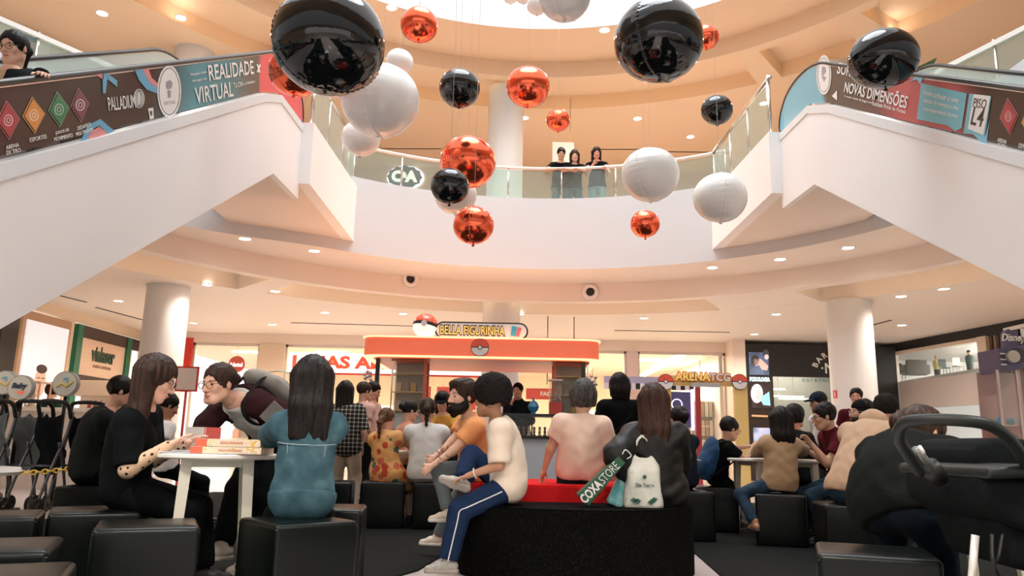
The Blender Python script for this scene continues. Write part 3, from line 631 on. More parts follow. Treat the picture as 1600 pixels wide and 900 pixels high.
for i, (x, y) in enumerate(((-5.5, 25.5), (-4.0, 25.5), (-2.6, 25.5), (-8.1, 24.6), (2.2, 25.5))):
    t, pal = shelf_unit('shop_shelf', ['shop shelf seen through the far left part of the red shop window', 'shop shelf under the letters AS of the red shop sign', 'shop shelf beside the hanging red signs', 'shop shelf behind the left window next to the red strip', 'shop shelf behind the window right of the central column'][i], x, y, 1.2, 2.0, 5, 6)
    for r in range(5):
        for c in range(5):
            if rng.random() < .85: product_box(x-.46+c*.23, y-.02, .12+r*.36+.13, .18, .2, .16+.1*rng.random(), pal[rng.integers(len(pal))], 'packed goods on the shop shelves', 'packed good, %s from left on %s board up, %s' % (ORD[c], ORD[r], UNIT[i]))
# right-hand shop: rack of cartons close to the glass
t, pal = shelf_unit('carton_rack', 'rack of brown cartons inside the right window, under the ARENA TCG sign', 5.55, 22.9, 1.1, 2.2, 3, 4, kind=1)
for r in range(3):
    for c in range(9): product_box(5.06+c*.12, 22.86, .85+r*.55, .10, .2, .44, pal[(c+r) % 3], 'brown cartons on the rack', 'narrow brown carton, %s from left in the %s row up of the rack' % (ORD[c], ORD[r]))
t = thing('round_sign', 'round red and white sign glowing behind the left shop window', 'sign', (-8.05, 22.6, 2.98))
tube('rod', [(0, .02, .2), (0, .02, .54)], .008, STEEL, t, n=5); cyl('disc', (0, 0, 0), (0, .04, 0), .24, RED, t, n=32); text('lettering', 'Natal', .17, SW, t, face_m((0, -.01, -.02)), off=.006)
# clinic
GREEN = mat('clinic_green', (.0, .145, .075), .4, var=.04)
t = thing('clinic_front', 'clinic shopfront with green posts and the sign vialaser', 'shopfront', (XL, 20, 0))
def lp(o): o.data.transform(Matrix.Translation((-XL, -20, 0))); return o
for y in (18.68, 21.15): lp(box('green_post', (XL+.02, y, 1.75), (.12, .24, 3.5), GREEN, t))
lp(box('top_beam', (XL, 20.3, 3.36), (.1, 3.1, .30), DARKB, t)); lp(box('sign_beam', (XL, 19.9, 2.18), (.1, 2.3, .24), DARKB, t))
lp(box('sign_panel', (XL, 19.9, 2.75), (.06, 2.25, .92), mat('clinic_sign_panel', (.82, .62, .47), .35), t))
def leftM(y, z): return Matrix.Translation((.04, y-20, z)) @ Matrix.Rotation(PI/2, 4, 'Z') @ Matrix.Rotation(PI/2, 4, 'X')
text('lettering', 'vialaser', .52, mat('letter_dark_green', (.0, .06, .035), .4), t, leftM(19.92, 2.86), off=.02, sx=.72)
text('lettering', 'LASER E ESTÉTICA', .1, mat('letter_brown', (.3, .15, .1)), t, leftM(19.92, 2.56), sx=1.1)
t = thing('light_box_poster', 'tall glowing white poster with a face at its foot, left of the clinic', 'poster', (XL, 17.4, 0))
box('frame', (-.02, 0, 1.75), (.1, 1.85, 3.5), mat('bronze_frame', (.5, .33, .22), .35, .5), t)
box('lit_panel', (.04, 0, 1.70), (.04, 1.6, 3.2), mat('poster_glow', (.5, .47, .48), .5, emit=(1, .93, .95), es=.50, var=.01), t)
def yz_disc(name, cy, cz, ry, rz_, m, x=.065, n=20):
    return prism(name, [(cy+ry*math.cos(2*PI*k/n), cz+rz_*math.sin(2*PI*k/n)) for k in range(n)], 'x', x, x+.004, m, t)
yz_disc('printed_face', -.08, 1.98, .21, .34, mat('print_skin', (.78, .52, .42), .5, emit=(.9, .45, .3), es=.15)); yz_disc('printed_hair', -.08, 2.28, .20, .10, mat('print_hair', (.05, .03, .025), .5), .07)
yz_disc('printed_brow', -.16, 2.08, .06, .012, mat('print_hair', (.05, .03, .025)), .075, 8); yz_disc('printed_brow', .0, 2.08, .06, .012, mat('print_hair', (.05, .03, .025)), .075, 8)
yz_disc('printed_lips', -.08, 1.80, .06, .025, mat('print_lips', (.6, .2, .18)), .075, 10)
t = thing('dark_window', 'narrow dark shop window at the far left under the escalator', 'window', (XL+.02, 16.1, 0))
box('pane', (0, 0, 2.35), (.04, .55, 1.9), mat('night_glass', (.02, .025, .03), .1), t)
# barber shop on the right of the back wall
BX = thing('barber_front', 'black barber shopfront with curved white BARBE letters and lit pictures', 'shopfront', (8.5, 21.1, 0))
def bb(name, x0, x1, z0, z1, m, y0=0, y1=.15): return box(name, ((x0+x1)/2-8.5, (y0+y1)/2, (z0+z1)/2), (x1-x0, y1-y0, z1-z0), m, BX)
bb('fascia', 6.46, 10.62, 2.80, 3.68, BLACKP); bb('side_panel', 6.46, 7.2, 0, 2.80, mat('barber_brown', (.03, .018, .012), .4)); bb('side_panel', 9.9, 10.62, 0, 2.8, BLACKP)
bb('glass_pane', 7.2, 9.9, 0, 2.8, glass('barber_glass', (.70, .72, .70), .12), .05, .07)
for k, ch in enumerate('BARBE'):
    a = math.radians(158-k*17.5); R = .62; text('lettering', ch, .21, WPR, BX, Matrix.Translation((9.02-8.5+R*math.cos(a)*1.1, -.01, 2.92+R*math.sin(a)*.9)) @ Matrix.Rotation(PI/2, 4, 'X') @ Matrix.Rotation(a-PI/2, 4, 'Z'), off=.006)
text('lettering', '·NA', .40, WPR, BX, face_m((8.86-8.5, -.01, 3.03)), off=.004)
text('lettering', 'ESTÉTICA', .12, mat('letter_teal', (.1, .25, .25), .4), BX, face_m((-.05, -.02, 2.70)), sx=1.8)
def screen(x0, x1, z0, z1, cols, seed):
    def b(nt, tc):
        n = noise_node(nt, tc, 2.2, 2); return cramp(nt, n.outputs['Fac'], cols)
    m = ramp_mat('screen_%d' % seed, b, .3, emit=.9); p = bb('lit_picture', x0, x1, z0, z1, m, -.02, 0); return p
def bshape(px, col, es=.6, lift=.03, nm='printed_shape'):
    poly = [(onY(a, b, 21.1).x-8.5, onY(a, b, 21.1).z) for a, b in px]
    prism(nm, poly, 'y', -lift, -lift-.004, mat('print_%d_%d_%d' % tuple(int(c*100) for c in col), col, .5, emit=col, es=es), BX)
screen(6.56, 7.10, 2.83, 3.45, [(.3, (.03, .04, .06)), (.6, (.10, .13, .2)), (.8, (.05, .05, .06))], 1)
bshape(disc_px(1179, 563, 6.5, 8), (.05, .035, .03)); bshape(disc_px(1181, 566, 5, 6), (.7, .45, .42)); bshape(disc_px(1196, 553, 5, 7), (.06, .05, .06)); bshape([(1180, 562), (1188, 561), (1200, 572), (1198, 579), (1190, 578)], (.75, .42, .36)); bshape(disc_px(1197, 558, 3.5, 4), (.7, .6, .62), .6, .036)
text('lettering', 'PODOLOGIA', .15, emis('sign_cyan', (.6, .95, 1), 1.6), BX, face_m((6.83-8.5, -.02, 2.70)), sx=.62, off=.006)
screen(6.6, 7.14, 1.92, 2.58, [(.3, (.02, .014, .012)), (.7, (.05, .03, .03))], 2)
bshape(disc_px(1182, 615, 9.5, 15), (.62, .55, .70)); bshape(disc_px(1184, 617, 5, 8), (.75, .45, .45), .6, .036); bshape([(1186, 622), (1201, 612), (1203, 634), (1192, 633)], (.25, .6, .7), .7, .04)
bshape([(1174, 648), (1199, 649), (1199, 652), (1174, 651)], (.65, .3, .15)); 
screen(6.6, 7.14, .7, 1.4, [(.3, (.03, .03, .05)), (.55, (.3, .35, .5)), (.8, (.6, .45, .5))], 3)
wallbox('wall_shop', 7.2, 10.6, 24.6, 24.8, 0, 3.6, mat('barber_wall', (.40, .36, .30), .6)); wallbox('ceiling', 6.46, 10.6, 21.3, 24.6, 3.5, 3.58, mat('barber_wall', (.40, .36, .30)))
for i, (x, y, ln) in enumerate(((7.6, 22.4, .8), (8.2, 23.6, 1.6), (8.4, 22.9, .9))):
    t = thing('tube_lamp', ['short bright tube light in the barber window, nearest the lit pictures', 'long bright tube light deep in the barber window', 'bright tube light in the middle of the barber window'][i], 'ceiling light', (x, y, 2.55-.12*i)); box('tube_light', (0, 0, 0), (ln, .05, .04), emis('strip_tube', (1, .96, .86), 7), t, rot=(0, 0, .1)); tube('rod', [(0, 0, .02), (0, 0, .95+.12*i)], .006, STEEL, t, n=5)
# fire extinguisher plate on the right column
yy_ = 14.7
while math.hypot(onY(1305, 616, yy_).x-6.8, yy_-15.25) > .437: yy_ += .003
q = onY(1305, 616, yy_); t = thing('fire_sign', 'small red fire extinguisher plate on the right-hand column', 'sign', q, math.atan2(q.y-15.25, q.x-6.8)+PI/2)
box('plate', (0, 0, 0), (.10, .012, .15), RED, t); box('pictogram', (0, -.008, -.01), (.022, .004, .09), WPR, t); box('pictogram', (.004, -.008, .045), (.03, .004, .012), WPR, t)

# cafe on the mezzanine beyond the right wall
def stick_person(lab, x, y, z, top, hair, cat='person'):
    t = thing('person', lab, cat, (x, y, z)); m = mat('cloth_%d_%d' % (int(top[0]*99), int(top[2]*99)), top, .8)
    lathe('torso', [(.001, .42), (.14, .44), (.17, .6), (.19, .85), (.14, .98), (.05, 1.02), (.001, 1.03)], m, t, n=14)
    lathe('legs', [(.001, 0), (.12, .0), (.14, .2), (.15, .45), (.001, .46)], mat('cloth_dark', (.02, .02, .025), .8), t, n=12)
    lathe('head', [(.001, 1.0), (.05, 1.02), (.055, 1.06), (.075, 1.12), (.08, 1.18), (.06, 1.25), (.001, 1.27)], mat('skin_mid', (.58, .33, .22), .5), t, n=14)
    lathe('hair', [(.001, 1.285), (.065, 1.265), (.088, 1.2), (.085, 1.15), (.07, 1.15)], mat('hair_'+hair, (.5, .38, .2) if hair == 'fair' else (.02, .015, .012), .6), t, n=14); return t
p = hitp = None
for i, (px, lab, top, hair) in enumerate(((1466, 'seated person in a yellow top with fair hair in the bright mezzanine cafe', (.7, .6, .25), 'fair'), (1518, 'seated person in dark green at the right end of the mezzanine cafe', (.02, .05, .045), 'dark'))):
    q = onY(px, 597, 21.6+i*-1.2); stick_person(lab, q.x, q.y, 2.90, top, hair).scale = (.55, .55, .50)
t = thing('lounge_sofa', 'big grey armchair in the mezzanine cafe, its back to the glass', 'sofa', (*onY(1434, 596, 22.2).xy, 2.90)); t.scale = (.95, .6, .75)
GS = mat('sofa_grey', (.16, .16, .14), .8); box('back', (0, 0, .45), (.62, .2, .6), GS, t, bev=.06); box('seat', (0, .3, .3), (.62, .5, .25), GS, t, bev=.05); box('arm', (-.33, .2, .38), (.12, .6, .35), GS, t, bev=.04); box('arm', (.33, .2, .38), (.12, .6, .35), GS, t, bev=.04)
for i, (px, y) in enumerate(((1408, 22.4), (1478, 21.2), (1500, 20.7))):
    t = thing('cafe_chair', ['dark cafe chair left of the grey armchair on the mezzanine', 'dark cafe chair behind the yellow-topped person on the mezzanine', 'white cafe chair near the right end of the mezzanine'][i], 'chair', (*onY(px, 596, y).xy, 2.90)); t.scale = (.6, .6, .55)
    m = mat('cafe_chair', (.03, .05, .045), .5) if i < 2 else WPR
    box('seat', (0, 0, .42), (.36, .36, .04), m, t, bev=.01); box('backrest', (0, .18, .68), (.36, .03, .4), m, t, bev=.01)
    for a in (-.15, .15):
        for b in (-.15, .15): tube('leg', [(a, b, 0), (a, b, .42)], .014, m, t, n=6)

# ------------------------------------------------------------------ upper floor things
t = thing('shop_sign', 'dark scalloped oval sign with white letters C&A on the upper floor', 'sign', onY(632, 276, YB-.15))
n = 24; prism('plate', [((.50+.022*math.cos(PI*k))*math.cos(2*PI*k/n), (.335+.02*math.cos(PI*k))*math.sin(2*PI*k/n)) for k in range(n)], 'y', 0, .06, mat('sign_slate', (.045, .055, .05), .4), t)
lathe('halo', [(.001, 0), (.56, 0)], emis('sign_halo', (.95, .85, 1), 1.3), t, n=32).data.transform(Matrix.Translation((0.02, .09, 0)) @ Matrix.Diagonal((1, 1, .68, 1)) @ Matrix.Rotation(PI/2, 4, 'X'))
text('lettering', 'C', .44, SW, t, face_m((-.22, -.012, -.01)), off=.03); text('lettering', '&', .26, SW, t, face_m((-.01, -.016, .04)), off=.010); text('lettering', 'A', .44, SW, t, face_m((.2, -.012, -.01)), off=.03)
q = onY(880, 240, 16.8)
t = thing('notice_board', 'pale notice board on a thin rod behind the leaning onlookers', 'board', (q.x, q.y, 5.1)); box('board', (0, 0, q.z-5.1), (.5, .03, .55), mat('board_white', (.8, .82, .74), .4), t); tube('rod', [(.16, 0, .02), (.16, 0, 3.75)], .012, STEEL, t, n=6)
tube('foot', [(-.2, 0, .02), (.3, 0, .02)], .02, STEEL, t, n=6)
pa, pb = onZ(-60, 2, 8.86), onZ(150, 93, 8.86); dv = (pb-pa).normalized(); nv = Vector((-dv.y, dv.x, 0)); nv = -nv if nv.y > 0 else nv; rzv = math.atan2(dv.y, dv.x)
t = thing('shop_hoarding', 'white hoarding on the upper floor behind the left escalator rider', 'wall panel', (pa.x, pa.y, 5.1), rzv)
Lh = (pb-pa).length; box('panel', (Lh/2, 0, 1.87), (Lh, .08, 3.74), mat('hoarding_white', (.70, .70, .70), .4), t)
sgn_ = 1 if Vector((-dv.y, dv.x, 0)).dot(nv) > 0 else -1
def hx(px, py_):
    r_ = ray(px, py_); tt = (pa-C0).dot(nv)/r_.dot(nv); p = C0+r_*tt; return ((p-pa).dot(dv), p.z-5.1)
def hy(k): return (sgn_*k, sgn_*(k+.006))
prism('poster', [hx(24, 54), hx(28, 48), hx(36, 46), hx(50, 52), hx(58, 59), hx(60, 66), hx(56, 92), hx(40, 90)], 'y', *hy(.045), mat('poster_blue', (.02, .07, .12), .4), t)
prism('poster_picture', [hx(33, 64), hx(46, 66), hx(59, 72), hx(55, 91), hx(42, 89), hx(36, 80)], 'y', *hy(.055), ramp_mat('poster_sand', lambda nt, tc: cramp(nt, noise_node(nt, tc, 3, 3, (1, 1, 3)).outputs['Fac'], [(.35, (.06, .08, .1)), (.5, (.45, .3, .2)), (.65, (.2, .17, .15))]), .4), t)
q0, q1, q2, q3 = hx(78, 72), hx(126, 84), hx(126, 101), hx(78, 86); prism('sign_plate', [q0, q1, q2, q3], 'y', *hy(.045), mat('gol_panel', (.62, .60, .56), .4), t)
m0, m1 = hx(88, 76), hx(122, 90); o = text('lettering', 'GOL', 1, mat('letter_rust', (.45, .2, .12), .4), t, None, off=-.01)
fit(o, min(m0[0], m1[0]), max(m0[0], m1[0]), min(m0[1], m1[1]), max(m0[1], m1[1]), sgn_*.06)
if sgn_ > 0: o.matrix_local = o.matrix_local @ Matrix.Rotation(0, 4, 'Y')
# potted plant on the right of the upper floor
q = onZ(1490, 90, 6.0)
t = thing('potted_plant', 'green leafy plant on the upper floor behind the right escalator', 'plant', (q.x-.5, q.y+.3, 5.1)); t.scale = (1, 1, .62)
lathe('pot', [(.001, 0), (.16, 0), (.2, .4), (.17, .4), (.001, .38)], mat('pot_white', (.7, .68, .65), .4), t, n=20)
LEAF = mat('leaf_green', (.05, .13, .02), .4, var=.4)
for i in range(11):
    a = i*2.4; r = .25+.1*(i % 3); z0, z1 = .4, .86+.13*(i % 4)
    tip = Vector((r*math.cos(a)*1.5, r*math.sin(a)*1.5, z1)); mid = Vector((r*math.cos(a)*.8, r*math.sin(a)*.8, z1+.03)); base = Vector((0, 0, z0)); s = Vector((-math.sin(a), math.cos(a), 0))
    b1 = base.lerp(mid, .45)
    v = [base, b1+s*.01, mid+s*.075, mid.lerp(tip, .5)+s*.06-Vector((0, 0, .02)), tip, mid.lerp(tip, .5)-s*.06-Vector((0, 0, .02)), mid-s*.075, b1-s*.01, mid-Vector((0, 0, .02))]
    py('leaf', v, [(0, 1, 7), (1, 2, 8), (1, 8, 7), (8, 6, 7), (2, 3, 8), (3, 4, 8), (4, 5, 8), (5, 6, 8)], LEAF, t, True)

# ------------------------------------------------------------------ central kiosk
KY = 11.4; KX = -.44
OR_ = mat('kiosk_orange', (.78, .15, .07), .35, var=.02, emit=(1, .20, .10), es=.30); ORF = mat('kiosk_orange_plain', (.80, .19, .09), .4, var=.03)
KLED = emis('kiosk_led', (1, .42, .20), 2.0)
t = thing('kiosk_roof', 'long orange kiosk canopy with rounded ends and glowing edges', 'kiosk', (KX, KY, 2.1))
def rr(w_, d_, r, n=8):
    out = []
    for cx, cy, a0 in ((w_/2-r, d_/2-r, 0), (-w_/2+r, d_/2-r, PI/2), (-w_/2+r, -d_/2+r, PI), (w_/2-r, -d_/2+r, 1.5*PI)):
        for k in range(n+1): out.append((cx+r*math.cos(a0+PI/2*k/n), cy+r*math.sin(a0+PI/2*k/n)))
    return out
sh = lambda pts, dy: [(x, y+dy) for x, y in pts]
prism('canopy_band', sh(rr(3.56, 2.2, .22), 1.1), 'z', .0, .27, OR_, t); prism('top_led', sh(rr(3.60, 2.24, .23), 1.1), 'z', .265, .285, KLED, t); prism('bottom_led', sh(rr(3.58, 2.22, .23), 1.1), 'z', -.02, .0, KLED, t)
prism('soffit', sh(rr(3.3, 2.0, .2), 1.1), 'z', -.035, -.02, ORF, t)
for k_, px in enumerate((856, 897)):
    q = onY(px, 495, 17.8); tag(tube('hanging_rod', [(q.x, 17.8, 2.2), (q.x, 17.8, 3.79)], .014, mat('rod_brown', (.2, .1, .08), .4), None, n=6), ['thin dark rod dropping from the ceiling behind the kiosk, left of two', 'thin dark rod dropping from the ceiling behind the kiosk, right of two'][k_], 'rod')
def ball_emblem(parent, c, r, d=.02):
    BK = mat('emblem_black', (.015, .015, .015), .4); W = mat('emblem_white', (.8, .78, .76), .4)
    x, y, z = c
    def half(s, rr_, m, y0, y1, nm, cut=.0):
        n = 20; pts = [(x+rr_*math.cos(PI*k/n)*1, z+s*(cut+(rr_-cut)*math.sin(PI*k/n))) for k in range(n+1)]; prism(nm, pts, 'y', y-y0, y-y1, m, parent)
    def disc(rr_, m, y0, y1, nm):
        n = 28; prism(nm, [(x+rr_*math.cos(2*PI*k/n), z+rr_*math.sin(2*PI*k/n)) for k in range(n)], 'y', y-y0, y-y1, m, parent)
    disc(r, BK, 0, d, 'emblem_rim'); half(1, r*.93, mat('emblem_red', (.80, .10, .05), .4), d-.001, d+.004, 'emblem_half', r*.05); half(-1, r*.93, W, d-.001, d+.004, 'emblem_half', r*.05)
    disc(r*.27, BK, d, d+.006, 'emblem_hub'); disc(r*.19, W, d, d+.01, 'emblem_button')
ball_emblem(t, (-.02, -.0, .135), .135)
t = thing('kiosk_sign', 'pill-shaped white sign with black rim reading BELLA FIGURINHA on the orange canopy', 'sign', (-.45, KY+.15, 2.39))
n = 10; pill = lambda w_, h_: [(w_/2-h_/2+h_/2*math.cos(-PI/2+PI*k/n), h_/2*math.sin(-PI/2+PI*k/n)) for k in range(n+1)]+[(-w_/2+h_/2+h_/2*math.cos(PI/2+PI*k/n), h_/2*math.sin(PI/2+PI*k/n)) for k in range(n+1)]
prism('sign_rim', [(x, z+.12) for x, z in pill(1.42, .26)], 'y', 0, .05, mat('emblem_black', (.015,)*3), t); prism('sign_face', [(x, z+.12) for x, z in pill(1.37, .215)], 'y', -.006, .01, mat('sign_face_white', (.78, .77, .76), .35), t)
NAVY = mat('letter_navy', (.02, .04, .08), .4); YEL = mat('letter_yellow', (.85, .62, .14), .4, emit=(.9, .65, .2), es=.2)
sx0, sx1 = onY(688, 515, KY+.15).x+.45, onY(789, 515, KY+.15).x+.45
fit(text('lettering_outline', 'BELLA FIGURINHA', .165, NAVY, t, None, off=.016, ext=.002), sx0-.012, sx1+.012, .035, .205, -.009); fit(text('lettering', 'BELLA FIGURINHA', .165, YEL, t, None, off=.003, ext=.002), sx0, sx1, .052, .188, -.014)
box('card', (.49, -.01, .12), (.08, .008, .15), mat('card_blue', (.06, .42, .62)), t, rot=(0, .12, 0)); box('card', (.56, -.008, .11), (.06, .008, .14), mat('card_pink', (.65, .18, .15)), t, rot=(0, .3, 0))
t = thing('ball_ornament', 'glossy red and white ball with a black belt on top of the kiosk', 'ornament', (-1.31, KY+.2, 2.385))
def prof(a0, a1, r=.19): return [(max(.0005, r*math.sin(a)), .19+r*math.cos(a)) for a in [a0+(a1-a0)*k/12 for k in range(13)]]
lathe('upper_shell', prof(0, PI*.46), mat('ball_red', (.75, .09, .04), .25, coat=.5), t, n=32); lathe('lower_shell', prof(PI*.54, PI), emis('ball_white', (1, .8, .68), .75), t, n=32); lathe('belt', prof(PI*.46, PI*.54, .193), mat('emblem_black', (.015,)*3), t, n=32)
for o in t.children: o.data.transform(Matrix.Translation((0, 0, .19)) @ Matrix.Rotation(-.15, 4, 'X') @ Matrix.Rotation(.12, 4, 'Y') @ Matrix.Translation((0, 0, -.19)))
cyl('button', (0, -.18, .20), (0, -.205, .20), .045, mat('emblem_white', (.8, .78, .76)), t, n=20)
GREYC = mat('counter_grey', (.60, .68, .76), .5, var=.02); BLK = mat('case_black', (.012, .014, .013), .3)
t = thing('kiosk_counter', 'grey kiosk counter under the orange canopy with a glass display along its front', 'counter', (KX, KY, 0))
box('front_panel', (0, .25, .46), (3.44, .1, .92), GREYC, t); box('side_panel', (-1.68, .95, .46), (.1, 1.5, .92), GREYC, t); box('side_panel', (1.68, .95, .46), (.1, 1.5, .92), GREYC, t)
box('case_base', (.62, .38, .94), (2.2, .42, .04), BLK, t); box('case_top', (.62, .38, 1.26), (2.2, .42, .045), BLK, t); box('case_glass', (.62, .18, 1.1), (2.16, .01, .28), SHOPG, t)
box('ledge', (-1.1, .35, .90), (1.2, .4, .03), WPR, t); box('back_board', (-1.15, .45, 1.08), (1.1, .04, .36), GREYC, t)
for i in range(8): box('case_mullion', (-.46+i*.309, .18, 1.1), (.02, .03, .30), BLK, t)
# figurines in the display case
for i in range(26):
    x = KX-.40+i*.081; pal = [(.35, .2, .12), (.5, .42, .36), (.2, .2, .2), (.45, .08, .05), (.62, .56, .5)][i % 5]
    o = lathe('figurine', [(.001, 0), (.028, 0), (.03, .01), (.014, .03), (.024, .06), (.012, .085), (.022, .1), (.018, .13), (.001, .14)], mat('figurine_%d' % (i % 5), pal, .4), None, n=10)
    o.location = (x, KY+.26+.08*(i % 2), .96); tag(o, 'tiny painted figurine, %s from left in the glass case of the kiosk' % ORD[i], 'figurine', 'figurines in the kiosk display case')
def cabinet(x, side, lab):
    t = thing('display_cabinet', lab, 'cabinet', (x, KY+.35, .92)); FR_ = mat('cabinet_frame', (.62, .15, .09), .4)
    for a in (-.25, .25):
        for b in (0, .4): box('frame_post', (a, b, .58), (.045 if a*side > 0 else .02, .03, 1.15), FR_ if a*side > 0 else STEEL, t)
    for z in (.1, .38, .66, .94):
        box('glass_shelf', (0, .2, z), (.5, .4, .012), mat('shelf_gold', (.62, .48, .22), .3, .3), t)
    box('back_panel', (0, .41, .58), (.5, .015, 1.15), mat('cabinet_back', (.38, .35, .3), .4), t); box('glass_pane', (0, -.012, .58), (.46, .008, 1.1), SHOPG, t); box('cap', (0, .2, 1.15), (.54, .44, .05), ORF, t)
    r = random.Random(x)
    for z in (.1, .38, .66):
        for k in range(4):
            o = box('toy_box', (0, 0, 0), (.08, .07, .12+.06*r.random()), mat('toy_%d' % (k), [(.6, .55, .45), (.3, .3, .28), (.55, .4, .1), (.2, .25, .3)][k], .5)); o.location = (x-.17+.115*k, KY+.35+.2, .92+z+.085); tag(o, 'toy carton, %s from left on %s shelf up, cabinet at %s end of kiosk' % (ORD[k], ORD[int(z/.28)], 'left' if side > 0 else 'right'), 'toy box', 'toy cartons in the kiosk cabinets')
cabinet(-1.55, 1, 'glass cabinet with gold shelves at the left end of the kiosk'); cabinet(.93, -1, 'glass cabinet with orange frame at the right end of the kiosk')
for x, lab in ((-2.0, 'black post holding the left end of the kiosk canopy'), (1.10, 'black post holding the right end of the kiosk canopy')):
    tag(box('kiosk_post', (x, KY+.2, 1.05), (.06, .06, 2.1), BLK), lab, 'post')
    tt = thing('ornament_cluster', 'silvery ornament hanging under the %s end of the kiosk canopy' % ('left' if x < 0 else 'right'), 'ornament', (x+(-.13 if x < 0 else .13), KY+.1, 1.75)); tube('cord', [(0, 0, .1), (0, 0, .31)], .004, STEEL, tt, n=5)
    for k in range(7): a = k*2.4; lathe('bauble', [(.001, -.03), (.022, -.02), (.03, 0), (.022, .02), (.001, .03)], mat('bauble_silver', (.6, .6, .6), .25, .8), tt, loc=(.05*math.cos(a), .05*math.sin(a), .02*k-.02), n=10)
t = thing('candy_dispenser', 'clear box of sweets on a red base on the kiosk counter', 'dispenser', (.71-.02, KY+.33, 1.285))
box('base', (0, 0, .09), (.19, .18, .18), mat('dispenser_red', (.55, .05, .035), .35), t); box('clear_box', (0, 0, .34), (.19, .18, .32), glass('clear_plastic', (.92, .9, .88), .08), t); box('lid', (0, 0, .51), (.21, .2, .025), mat('lid_white', (.75, .7, .68)), t)
sw = bmesh.new()
for i in range(90): add_box(sw, (rng.uniform(-.075, .075), rng.uniform(-.07, .07), .19+rng.uniform(0, .13)), (.02, .02, .014), (rng.random()*3, rng.random()*3, 0))
o = bmobj('sweets', sw, ramp_mat('sweets_mix', lambda nt, tc: cramp(nt, noise_node(nt, tc, 30, 0).outputs['Fac'], [(.4, (.6, .5, .45)), (.5, (.5, .1, .08)), (.55, (.7, .65, .6)), (.62, (.15, .12, .12))], True), .4), t); o['kind'] = 'stuff'
t = thing('blue_toy', 'bright blue round toy on the kiosk counter', 'toy', (.36, KY+.35, 1.285)); lathe('body', [(.001, 0), (.05, 0), (.03, .02), (.07, .06), (.085, .11), (.06, .17), (.02, .2), (.001, .21)], mat('toy_blue', (.05, .35, .7), .3), t, n=18); lathe('knob', [(.001, .2), (.02, .21), (.015, .24), (.001, .25)], mat('toy_blue', (.05, .35, .7)), t, n=10)

# card arena in front of the right shop
AY = 13.2
t = thing('arena_arch', 'yellow arch with round emblems and the sign ARENA TCG', 'sign', (3.3, AY, 0)); AYE = mat('arch_yellow', (.84, .60, .22), .5, var=.02)
def ax(px, py_): p = onY(px, py_, AY); return (p.x-3.3, p.z)
x0, z1 = ax(1035, 588); x1, z0 = ax(1165, 603)
box('beam', ((x0+x1)/2, 0, (z0+z1)/2), (x1-x0-.1, .1, .17), AYE, t); xa, _ = ax(1158, 650); box('column', (xa, 0, z0/2), (.22, .1, z0), AYE, t); xb, _ = ax(1042, 650); box('column', (xb, 0, z0/2), (.14, .1, z0), AYE, t)
for px in (1039, 1154): xx, zz = ax(px, 597); ball_emblem(t, (xx, -.055, zz), .135)
xx, zz = ax(1096, 592)
text('lettering_outline', 'ARENA', .19, mat('letter_orange', (.75, .22, .06), .4), t, face_m((xx-.17, -.08, zz+.02)), off=.022, sx=.95, ext=.006); text('lettering', 'ARENA', .19, YEL, t, face_m((xx-.17, -.09, zz+.02)), off=.004, sx=.95)
text('lettering_outline', 'TCG', .17, mat('letter_orange', (.75, .22, .06)), t, face_m((xx+.3, -.08, zz+.02)), off=.022, ext=.006); text('lettering', 'TCG', .17, WPR, t, face_m((xx+.3, -.09, zz+.02)), off=.006)
box('plate', (xx+.05, -.08, zz-.11), (.5, .02, .07), mat('plate_grey', (.45, .45, .42), .4), t); tube('hanger', [(xx-.02, 0, zz+.1), (xx-.02, 0, zz+.42)], .008, STEEL, t, n=5)
t = thing('striped_booth', 'booth with a black and white striped awning and a violet glowing screen', 'booth', (3.0, AY+.5, 0))
def a2(px, py_): p = onY(px, py_, AY+.5); return (p.x-3.0, p.z)
x0, z1 = a2(944, 598); x1, z0 = a2(1084, 610); n = 20
for k in range(n): box('stripe', (x0+(x1-x0)*(k+.5)/n, 0, (z0+z1)/2), ((x1-x0)/n, .04, z1-z0), BLK if k % 2 else mat('stripe_white', (.72, .68, .74), .5), t)
x2, z2 = a2(1046, 612); x3, z3 = a2(1080, 668); box('screen', ((x2+x3)/2, .01, (z2+z3)/2), (x3-x2, .04, z2-z3), mat('screen_night', (.03, .025, .06), .3, emit=(.06, .05, .12), es=.5), t)
VI = emis('violet_glow', (.75, .45, 1), 1.6)
for bx_ in ((x3+.03, (z2+z3)/2, .05, z2-z3+.1), ): box('glow_post', (bx_[0], 0, bx_[1]), (bx_[2], .05, bx_[3]), VI, t)
box('red_post', (x3+.13, 0, (z1)/2), (.09, .06, z1), mat('booth_red', (.35, .03, .04)), t); box('lavender_panel', ((x0+x2)/2, .02, z1+.05), (x2-x0, .03, .14), mat('booth_lavender', (.42, .38, .52), .5), t)
cx_, cz_ = (x2+x3)/2-.06, z2-.22
for a, b in (((0, 0), .09), ((.02, -.17), .08)): tube('screen_line', [(cx_+a[0]+b*math.cos(2*PI*k/16), -.02, cz_+a[1]+b*math.sin(2*PI*k/16)) for k in range(16)], .008, emis('white_line', (1, .9, 1), 1.8), t, n=5, closed=True)
box('base_cabinet', ((x2+x3)/2, .15, .4), (x3-x2, .3, .8), mat('booth_blue', (.08, .1, .2)), t)

